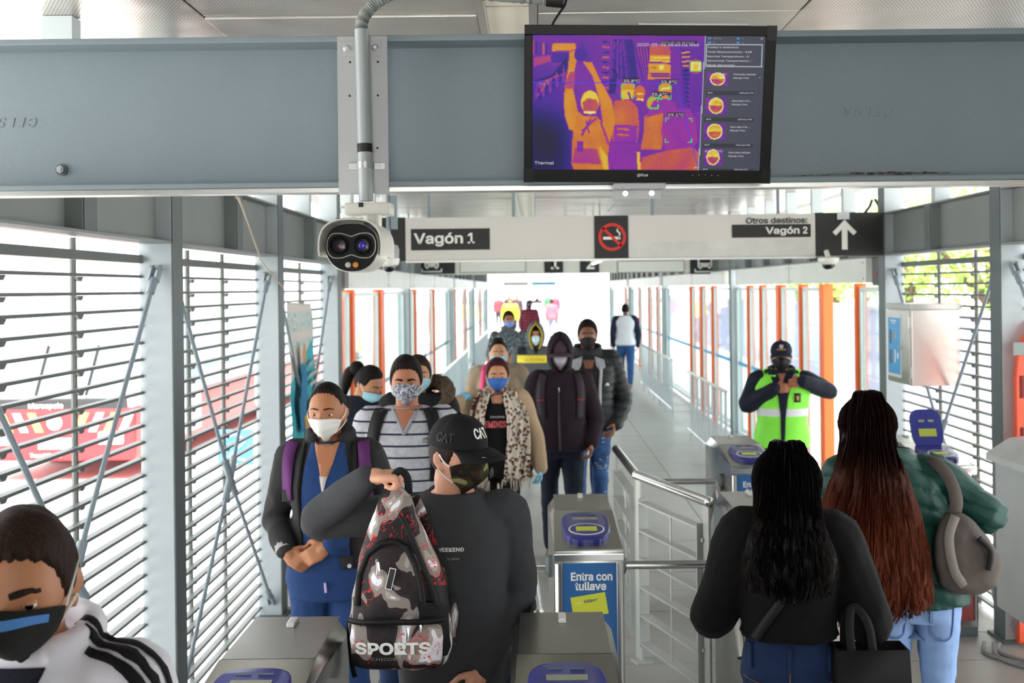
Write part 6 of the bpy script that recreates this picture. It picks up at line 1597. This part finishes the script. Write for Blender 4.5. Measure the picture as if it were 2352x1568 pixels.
# --- man in patterned shirt with blue mask
p = Person('man in patterned short-sleeved shirt with grey neck scarf and blue mask', -.35, 15.2, 1.80, vox=.012, skin='#a5684b', build=1.0, yaw=R(8))
p.set_arm(-1, (-.27, .0, 1.14), (-.02, -.17, 1.16), (1, 0, -.1), .3, (0, 1, 0)); p.set_arm(1, (.27, .0, 1.14), (.04, -.17, 1.12), (-1, 0, 0), .3, (0, 1, 0)); p.body(); p.brows(hair_blk, .005); p.hair(hair_blk, .012, .076, vol=.01); p.mask(cloth('mask_periwinkle', '#7d97d6', .8), 'surgical', strapw, top=-.012)
ps, n = base('patterned_shirt', .85); n.color(n.ramp(n.noise(n.coord('Object'), 22, 4, .7, 1.5), [(.30, '#24262c'), (.45, '#5d6066'), (.52, '#2f3f48'), (.58, '#9aa6ac'), (.66, '#8a4a48')], 'CONSTANT'))
p.top(ps, 'shirt', .022, .85, 1.46, sleeve=.0, vox=.014); q = MB()
for sd in (-1, 1): sh, el, wr_, _ = p.arm[sd]; q = MB(); capsule(q, [sh, sh.lerp(el, .55), sh.lerp(el, .8)], [.078, .070, .066], 12); link('sleeve', remesh(q, .014, 2), ps, p.t)
c_ = p.L(0, .0, 1.49); MB().tube([c_+Vector((math.cos(a)*.075, math.sin(a)*.078, .01*math.cos(3*a))) for a in np.linspace(0, 2*PI, 25)], .034, 10, False).build('neck_scarf', cloth('scarf_grey', '#5a5a5e'), p.t); p.pants(jeans)

# --- person with light blue sleeve behind the puffer
p = Person('person in light blue jacket with dark backpack strap, hidden behind the puffer jacket', .52, 11.0, 1.62, rot=R(20), vox=.013, skin='#a5684b', build=1.12, headshift=(-.06, 0, -.06))
p.body(face=False); p.hair(hair_blk, .01); p.top(cloth('sky_jacket', '#6fa3c4', .8), 'jacket', .034, .84, 1.475, sgrow=.03, vox=.016); p.strap([(.12, 1.46), (.15, 1.36), (.155, 1.2)], .06, web, off=.012); p.pants(jeans); p.mask(maskblue, 'surgical', None)

# --- man walking away in white raglan top
p = Person('man walking away in white top with navy sleeves and blue jeans', 1.945, 23.4, 1.765, rot=PI-.08, vox=.014, skin='#6b4633', build=1.05)
p.body(face=False); p.hair(hair_blk, .01, back=-.07); p.top(cloth('white_top', '#dcdce2', .85, .03), 'raglan_top', .026, .86, 1.465, sleeve=0, vox=.018, hipgrow=.01)
for sd in (-1, 1):
    q = MB(); p.arms(q, .026, sides=(sd,)); capsule(q, [p.L(sd*.09, .02, 1.46), p.L(sd*.15, .03, 1.40)], [.03, .075], 12); link('raglan_sleeve', remesh(q, .016, 2), cloth('navy_sleeve', '#20243a'), p.t)
p.stride = (.22, -.16); p.pants(cloth('denim_mid', '#2f5485', .85, .15, 10), 'jeans', shoe=M('shoe_tan', '#8a6a58', .6))

# --- guard
y_ = 8.85; x_ = 1.985
p = Person('security guard in lime reflective vest, dark cap and black mask', x_, y_, 1.665, rot=R(-12), vox=.0085, skin='#a0684c', build=1.08)
p.set_arm(-1, (-.275, -.02, 1.155), (-.06, -.20, 1.31), (.8, -.1, .05), .7, (.1, 1, -.2)); p.set_arm(1, (.375, .02, 1.27), (.165, -.19, 1.365), (-.95, -.1, -.1), .7, (0, 1, -.3))
p.body(); p.brows(hair_blk, .004); p.hair(hair_blk, .006, .05); p.mask(cloth('mask_neoprene', '#1d1d1f', .7), 'cloth', rubber, top=.0, bot=-.13, tent=.026)
for sd in (-1, 1): MB().lathe(p.Hm @ Vector((sd*.024, -.108, -.018)), (p.Hm.to_3x3() @ Vector((0, -1, 0))), [(.007, 0), (.005, .003)], 10).build('mask_stud', chrome, p.masko)
nvj = cloth('navy_uniform', '#181d2e', .7, .08); p.top(nvj, 'uniform_jacket', .026, .86, 1.47, sgrow=.022, vox=.011, wr=.006, collar=(.10, .06, .02))
uj = p.topo; q = MB(); p.torso(q, .040, .845, 1.44, n=32); vm, n = base('reflective_vest', .6); xyz = n.sep(n.coord('Object')); band = n.math('MULTIPLY', n.math('GREATER_THAN', xyz[2], 1.085), n.math('LESS_THAN', xyz[2], 1.145))
n.color(n.mix(band, n.ramp(n.noise(n.coord('Object'), 6, 3), [(.3, '#7ff03a'), (.7, '#97ff52')]), '#dfe3e6')); n.b.inputs['Emission Color'].default_value = lin('#58d020'); n.b.inputs['Emission Strength'].default_value = .0
for sd in (-1, 1): capsule(q, [p.L(sd*.10, 0, 1.43), p.L(sd*.15, 0, 1.40)], [.06, .066], 12)
me = remesh(q, .011, 3); wrinkle(me, .005, .09, 8); me.polygons.foreach_set('use_smooth', [True]*len(me.polygons)); ve = link('reflective_vest', me, vm, p.t)
p.patch([(-.10, 1.46), (.11, 1.46), (.075, 1.36), (.045, 1.22), (.028, 1.08), (.018, .85), (-.01, .85), (-.012, 1.1), (-.03, 1.26), (-.075, 1.37)], nvj, 'jacket_front', ve, off=.006)
p.patch([(-.035, 1.44), (.035, 1.44), (.0, 1.33)], p.skin, 'neckline', ve, off=.010); p.patch([(.095, 1.27), (.145, 1.27), (.145, 1.20), (.095, 1.20)], black, 'name_badge', ve, off=.008); p.patch([(.112, 1.25), (.128, 1.25), (.128, 1.215), (.112, 1.215)], M('badge_gold', '#c9a62c', .5), 'badge_mark', ve, off=.012)
for sx_ in (-1, 1): p.patch([(sx_*.05, 1.505), (sx_*.155, 1.475), (sx_*.13, 1.43), (sx_*.05, 1.44)], nvj, 'collar', ve, off=.014)
a_ = p.arm[1][1].lerp(p.arm[1][2], .93); b_ = p.arm[1][1].lerp(p.arm[1][2], 1.0); MB().tube([a_, b_], [.040, .037], 14).build('watch_band', chrome, p.t); d_ = (b_-a_).normalized(); MB().lathe((a_+b_)/2+Vector((.0, -.036, .01)), (0, -1, .2), [(.02, 0), (.02, .008), (.017, .010)], 16).build('watch', chrome, p.t)
cp = p.cap(cloth('cap_navy', '#1c2136', .8), .065, thick=.012, z0=.030)
def cap_txt(body, size, z, mat, nme, off=.0285): 
    me = text_mesh(body, size, extrude=.0005, align='CENTER', offset=.01); out = []
    for a, b, e in coords(me):
        X_, Y_, _ = headpt(a/.10, min(z+b, .115), base_only=True); q_ = Vector((float(X_), float(Y_), z+b)); n_ = Vector((q_.x/.0765**2, q_.y/.096**2, q_.z/.119**2)).normalized(); out.append((p.Hm @ (q_+n_*(off+e)))[:])
    setco(me, np.array(out)); me.materials.clear(); link(nme, me, mat, cp)
cap_txt('SEGURIDAD', .017, .052, M('badge_gold', '#c9a62c', .5), 'cap_lettering')
e_ = p.Hm @ Vector((0, -.108, .088)); MB().prism([e_+Vector((a*.014, 0, b*.016)) for a, b in ((-1, 1), (1, 1), (1, -.2), (0, -1.1), (-1, -.2))], (0, -.004, 0)).build('cap_crest', M('crest_white', '#cfc6cc', .5), cp, 0); MB().prism([e_+Vector((a*.008, -.0042, b*.009)) for a, b in ((-1, 1), (1, 1), (0, -1.1))], (0, -.002, 0)).build('crest_centre', M('crest_red', '#b0605a', .5), cp, 0)
p.pants(cloth('navy_uniform', '#181d2e'), grow=.018)

# --- black-haired woman seen from behind
y_ = 3.72; x_ = .85
p = Person('woman seen from behind with straight black hair, black hoodie and blue jeans', x_, y_, 1.565, rot=PI-.2, vox=.010, skin='#b98563', build=.93, fem=True, pitch=R(6))
p.set_arm(1, (.255, .0, .995), (.19, -.22, .99), None, .6); p.set_arm(-1, (-.265, .0, 1.00), (-.2, -.2, .985), None, .8)
p.body(face=False); bkh = cloth('black_hoodie', '#0b0b0c', .95, .08, 6, 200, .3)
def hooddown(mb):
    pts = [p.L(math.cos(a)*.125, .015+math.sin(a)*.08, 1.425-.03*max(0, math.sin(a))) for a in np.linspace(-.75, PI+.75, 22)]; mb.tube(pts, [.03+.010*math.sin(PI*i/21) for i in range(22)], 10)
p.top(bkh, 'hoodie', .036, 1.03, 1.455, sgrow=.034, vox=.0095, wr=.009, wscale=.10, extra=hooddown, cuff=-.01)
p.strap([(-.05, 1.21), (.02, 1.10), (.08, 1.01), (.115, .955)], .028, cloth('black_strap', '#1b1b1d', .6), 'crossbody_strap', back=True, off=.008, thick=.005)
dj2 = cloth('jeans_indigo', '#1d2f52', .85, .22, 9); p.pants(dj2, 'jeans', grow=.008, wr=.005, vox=.009, hip=1.06)
jn = p.parts['jeans']; stch = M('stitch_ochre', '#6b5848', .8)
p.strap([(-.15, .82), (-.07, .80), (0, .79), (.07, .80), (.15, .82)], .004, stch, 'seam', jn, off=.003, back=True, thick=.003); p.strap([(0, .92), (0, .7)], .004, stch, 'seam', jn, off=.003, back=True, thick=.003)
for x0_ in (-.13, 0, .13): p.strap([(x0_, .93), (x0_, .85)], .014, dj2, 'belt_loop', jn, off=.006, back=True, thick=.004)
for sx_ in (-1, 1): p.patch([(sx_*.03, .78), (sx_*.12, .79), (sx_*.115, .66), (sx_*.075, .63), (sx_*.035, .66)], dj2, 'back_pocket', jn, off=.004, back=True)
hb2 = hair_mat('hair_jet', '#080707', '#1c1716', .38); p.hair(hb2, .012, .07, .02, -.09, burn=-.07, rough=.001)
p.strands(hb2, 520, .36, .135, 5, wave=.008)
tb = thing('tote_bag', 'black tote bag with long handles hanging from the black-haired woman', 'bag', (1.085, 3.60, .58))
tm = cloth('tote_black', '#0e0e0f', .7); q = MB().loft([[Vector((a*hw, b*hd, z)) for a, b in ((-1, -1), (1, -1), (1, 1), (-1, 1))] for z, hw, hd in ((0, .10, .05), (.02, .115, .06), (.2, .12, .06), (.36, .115, .05))], (True, False)); o_ = q.build('bag', tm, tb, 30); md = o_.modifiers.new('t', 'SOLIDIFY'); md.thickness = .006
for yy in (-.045, .045): MB().tube(smooth_path([Vector((-.07, yy, .34)), Vector((-.072, yy*.6, .44)), Vector((-.05, 0, .49)), Vector((-.012, yy*.6, .44)), Vector((.0, yy, .34))], 6), .014, 8, flat=(1, .3), up=(1, 0, 0)).build('handle', tm, tb, 80)

# --- brown-haired woman in green puffer
y_ = 4.45; x_ = 1.525
p = Person('woman seen from behind with very long brown hair, green quilted jacket and pale jeans', x_, y_, 1.655, rot=PI-.22, vox=.010, skin='#c08a66', build=1.02, fem=True, lean=(.20, -.02), pitch=R(4), headshift=(.02, 0, 0))
p.set_arm(-1, (-.285, .02, 1.20), (-.22, -.23, 1.23), None, .5); p.set_arm(1, (.31, -.02, 1.12), (.25, -.2, 1.0), None, .5)
p.body(face=False); gj = cloth('green_puffer', '#123f38', .45, .12, 5, 120, .2)
p.top(gj, 'puffer_jacket', .032, .87, 1.47, sgrow=.028, vox=.0085, wr=.004, wscale=.05, quilt=(.075, .013, .35), collar=(.095, .06, .01))
lj = cloth('pale_denim', '#86a3cf', .85, .12, 8); p.pants(lj, 'jeans', grow=.006, wr=.005, vox=.009, hip=1.02); jn = p.parts['jeans']
st2 = M('stitch_blue', '#5f7aa8', .8)
p.strap([(0, .93), (0, .70)], .006, st2, 'seam', jn, off=.002, back=True, thick=.003); p.strap([(-.16, .885), (0, .87), (.16, .885)], .005, st2, 'seam', jn, off=.002, back=True, thick=.003)
for sx_ in (-1, 1):
    p.patch([(sx_*.045, .855), (sx_*.135, .86), (sx_*.13, .735), (sx_*.09, .71), (sx_*.05, .735)], lj, 'back_pocket', jn, off=.004, back=True)
    p.strap([(sx_*.045, .855), (sx_*.05, .735), (sx_*.09, .71), (sx_*.13, .735), (sx_*.135, .86)], .005, st2, 'pocket_seam', jn, off=.008, back=True, thick=.002)
hbn = hair_mat('hair_auburn', '#160e0c', '#2c1a15', .36, zr=(1.46, .35, '#331610', '#7a3a24')); p.hair(hbn, .012, .07, .02, -.09, burn=-.08, rough=.001)
p.strands(hbn, 720, .83, .225, 9, wave=.028, dx=.03)
hbg = thing('shoulder_bag', 'taupe shoulder bag with wide strap on the green jacket woman', 'bag', (1.665, 4.28, .925))
hm_ = cloth('taupe_leather', '#4f4743', .6, .1); q = MB().loft([sec_bp(z, hw, hd, 0, xo) for z, hw, hd, xo in ((0, .07, .05, .0), (.03, .115, .07, .01), (.12, .125, .07, .01), (.20, .10, .055, -.01), (.27, .06, .035, -.03), (.31, .03, .02, -.045))])
me = remesh(q, .009, 2); wrinkle(me, .007, .05, 4); me.polygons.foreach_set('use_smooth', [True]*len(me.polygons)); link('bag', me, hm_, hbg)
MB().tube(smooth_path([Vector((-.04, .0, .29)), Vector((-.035, -.01, .36)), Vector((-.05, .03, .44)), Vector((-.085, .10, .495)), Vector((-.10, .19, .48))], 6), .026, 8, flat=(1, .28), up=(1, 0, 0)).build('strap', hm_, hbg, 80)
MB().tube(smooth_path([Vector((-.05, -.04, .30)), Vector((-.085, -.065, .22)), Vector((-.07, -.075, .10)), Vector((-.03, -.07, .04))], 6), .018, 8, flat=(1, .3), up=(1, 0, 0)).build('strap', cloth('strap_pale', '#77716c', .6), hbg, 80)
MB().tube(smooth_path([Vector((.03, -.065, .22)), Vector((.07, -.075, .17)), Vector((.06, -.08, .10))], 6), .012, 8).build('zip_edge', rubber, hbg, 80)

# --- far walkers
def walker(label, x, y, H, topc, legc, rot=0, hairm=hair_blk, group=None, mask=None, vox=.022, build=1.0, hood=None):
    p = Person(label, x, y, H, rot=rot, vox=vox, skin='#9a6a50', build=build, group=group)
    p.stride = (.15, -.15); p.body(face=False); p.hair(hairm, .012); p.top(topc, 'jacket', .03, .84, 1.47, sgrow=.024, vox=vox); p.pants(legc, vox=vox)
    if mask: p.mask(mask, 'cloth', None)
    return p
pl, n = base('red_plaid', .85); xyz = n.sep(n.coord('Object')); a = n.math('GREATER_THAN', n.math('FRACT', n.math('MULTIPLY', xyz[0], 12)), .5); b = n.math('GREATER_THAN', n.math('FRACT', n.math('MULTIPLY', xyz[2], 12)), .5)
n.color(n.ramp(n.math('MULTIPLY', n.math('ADD', a, b), .5), [(0, '#1d1a2a'), (.4, '#6e1f33'), (.9, '#a8344c')], 'CONSTANT'))
walker('distant man in red checked shirt with navy mask walking towards the camera', -.12, 33.0, 1.74, pl, jeans, mask=cloth('mask_navy', '#1d2450'))
walker('distant person in pink-red jacket walking away on the sunlit walkway', .78, 47, 1.64, cloth('coral_jacket', '#e0505c', .8), cloth('grey_trousers2', '#6a6a78'), rot=PI)
walker('distant person in pale jacket beside the pink-red jacket', .15, 49, 1.66, cloth('pale_jacket', '#d3cfe0'), cloth('pale_trousers', '#a9b3c8'), rot=PI)
walker('distant worker in bright yellow reflective vest, far down the corridor', -.93, 44, 1.74, cloth('hivis_yellow', '#e6ff3c', .6), cloth('dark_trousers', '#23262e'), build=1.2)
fc = [(-1.9, 60, '#a03038'), (-1.45, 64, '#2a2c34'), (-.85, 58, '#3a2a34'), (-.2, 66, '#22242c'), (.25, 62, '#34363e'), (.95, 70, '#3a5a48'), (1.25, 64, '#b83448'), (-1.2, 75, '#5a3038')]
fl_ = ['farthest crowd figure in dark red at the left', 'farthest crowd figure in charcoal beside the dark red one', 'farthest crowd figure in dark plum behind the yellow vest', 'farthest crowd figure in black near the centre', 'farthest crowd figure in grey right of centre', 'farthest crowd figure in dull green', 'farthest crowd figure in bright red under the blue board', 'farthest crowd figure in brown-red, smallest of all']
for (x, y, c), lb in zip(fc, fl_): walker(lb+' of the walkway' if len(lb.split()) < 12 else lb, x, y, rnd.uniform(1.6, 1.78), cloth('far_'+c.strip('#'), c), cloth('dark_trousers', '#23262e'), group='far crowd', vox=.035)
# ============================================================ OUTSIDE
gm, n = base('outside_concrete', .8); n.color(n.ramp(n.noise(n.coord('Object'), .6, 6), [(.3, '#b5b3ad'), (.7, '#cfcdc8')]))
tag(MB().box(-90, 90, -40, 200, -1.1, -.9).build('ground', gm, None, 0), kind='structure')
def bus(label, x0, y0, L, body, lower, W=2.5, H=3.1, front=True):
    t = thing('bus', label, 'bus', (x0, y0, -.9)); gb = M('bus_glass', '#9fb0ba', .1, var=.1)
    MB().box(-W, 0, 0, L, 1.15, H).build('body', body, t, 0, .12); MB().box(-W-.02, .02, -.05, L+.02, .35, 1.2).build('skirt', lower, t, 0, .08)
    ws = MB().box(-W+.12, -.12, -.03, .02, 1.35, 2.55).build('windscreen', gb, t, 0, .05)
    MB().box(-W+.1, -.1, -.04, .0, 1.16, 1.34).build('grille', blackm, t, 0, .02)
    for a in (-W*.62, -W*.3): MB().tube([(a, -.06, 1.4), (a+.22, -.06, 2.2)], .025, 6).build('wiper', blackm, t)
    MB().box(-W+.15, -.15, -.04, .0, 2.62, 2.98).build('destination_board', gb, t, 0)
    yl_ = M('reflector_yellow', '#ffe14a', .5)
    for i in range(4):
        for s in (-1, 1):
            xb = -W/2+s*(.30+i*.24); q = MB().prism([(xb, -.055, .82), (xb+.12, -.055, .82), (xb+.12+s*.13, -.055, 1.12), (xb+s*.13, -.055, 1.12)], (0, -.006, 0)); q.build('chevron', yl_ if i % 2 == 0 else letter, t, 0)
    MB().disc((-W/2, -.052, .97), (0, -1, 0), .12, .012, 20).build('emblem', whitem, t)
    MB().box(-W/2-.26, -W/2+.26, -.066, -.05, .55, .72).build('number_plate', whitem, t, 0)
    if front:
        text('bus_lettering', 'Marcopolo', .16, (-W/2-.42, -.062, 1.2), letter, t); text('bus_lettering', 'TransMilenio', .12, (-W/2-.4, -.062, .42), letter, t)
    for s in (-W+.35, -.35): MB().box(s-.2, s+.2, -.07, -.04, .62, .82).build('headlight', M('lamp_clear', '#e8e8e6', .15), t, 0, .04)
    y = 1.0; k = 0
    while y < L-1.4:
        if k % 4 == 1: MB().box(-.01, .035, y, y+1.15, .45, 2.6).build('door', gb, t, 0, .02)
        else: MB().box(-.01, .03, y, y+1.15, 1.5, 2.6).build('side_window', gb, t, 0, .02)
        y += 1.3; k += 1
    for yy in (2.4, L*.55, L-2.4):
        for xx in (-W+.12, -.32): MB().lathe((xx, yy, .46), (1, 0, 0), [(.46, 0), (.46, .22), (.25, .23), (.2, .19)], 20).build('wheel', rubber, t)
    MB().box(-W+.3, -.3, 1, L-1, H, H+.18).build('roof_unit', M('roof_unit', '#d8d8d4', .5), t, 0, .05)
    return t
bw = M('bus_white', '#d9d8d6', .3, var=.03); br = M('bus_red', '#d21f26', .35, var=.05); by_ = M('bus_yellow', '#e8b418', .35)
bus('red and white city bus facing the camera behind the left louvres', -6.4, 17.6, 18, bw, br)
bus('yellow and white bus standing beyond the left glass doors', -7.6, 38.5, 12, bw, by_, front=False)
# road sign left, walls and trees right
rs_ = thing('road_sign', 'blue square road sign with white symbol outside the left louvres', 'sign', (-5.0, 18.4, -.9))
MB().tube([(0, 0, 0), (0, 0, .35)], .03, 8).build('post', galv, rs_); MB().box(-.3, .3, -.02, 0, .12, .72).build('panel', M('sign_blue', '#2f86d6', .5), rs_, 0, .01)
MB().tube(smooth_path([Vector((-.14, -.03, .58)), Vector((.02, -.03, .64)), Vector((.15, -.03, .52)), Vector((0, -.03, .38)), Vector((-.1, -.03, .26)), Vector((.16, -.03, .22))], 6), .045, 8, flat=(1, .2), up=(0, 1, 0)).build('symbol', letter, rs_)
wl = thing('boundary_wall', 'pale lavender boundary wall beyond the open right door', 'wall', (9.0, 14, -.9))
MB().box(0, .2, 0, 60, 0, 2.35).build('panel', M('lavender_wall', '#a9aac6', .7, var=.06), wl, 0)
MB().box(-.05, .25, 0, 60, 2.35, 2.45).build('coping', M('coping_grey', '#b5b4b2', .7), wl, 0)
lf, n = base('leaf_green', .6); n.color(n.ramp(n.noise(n.coord('Object'), 2.5, 4), [(.3, '#4d8226'), (.7, '#9cc24a')])); n.b.inputs['Transmission Weight'].default_value = .0
def tree(label, x, y, h, r, seed):
    t = thing('tree', label, 'tree', (x, y, -.9), group='trees beyond the right wall'); q = random.Random(seed)
    MB().tube([(0, 0, 0), (.1, 0, h*.35), (0, .1, h*.65)], [.22, .17, .1], 8).build('trunk', M('bark', '#5b4a3c', .9), t)
    br_ = MB()
    for i in range(6):
        a = q.uniform(0, 6.28); br_ = MB().tube([(0, 0, h*.4), (math.cos(a)*r*.4, math.sin(a)*r*.4, h*.62), (math.cos(a)*r*.75, math.sin(a)*r*.75, h*.75)], [.09, .06, .03], 6); br_.build('branch', MATS['bark'], t)
    lv = MB()
    for i in range(2600):
        u = q.gauss(0, 1), q.gauss(0, 1), q.gauss(0, 1); L_ = math.sqrt(sum(a*a for a in u)); rr = r*q.uniform(.45, 1.0); c = Vector((u[0]/L_*rr, u[1]/L_*rr, h*.68+u[2]/L_*rr*.75))
        a = Vector((q.gauss(0, 1), q.gauss(0, 1), q.gauss(0, .6))).normalized()*q.uniform(.07, .14); b = a.orthogonal().normalized()*q.uniform(.04, .07)
        lv.add([c-a, c+b, c+a, c-b], [(0, 1, 2, 3)])
    tag(lv.build('leaves', lf, t, 0), kind='stuff'); return t
tree('leafy green tree beyond the right wall, seen right of the grey cabinet', 11.6, 28, 6.0, 2.7, 1); tree('leafy green tree beyond the right wall, seen above the grey cabinet', 11.7, 34.5, 6.2, 2.8, 2)
tree('leafy green tree beyond the right wall, seen through the open door', 11.2, 41, 6.0, 2.8, 3); tree('leafy green tree farthest along the right wall', 11.5, 48, 6.5, 3.0, 4)
bpy.data.scenes.remove(TMP)
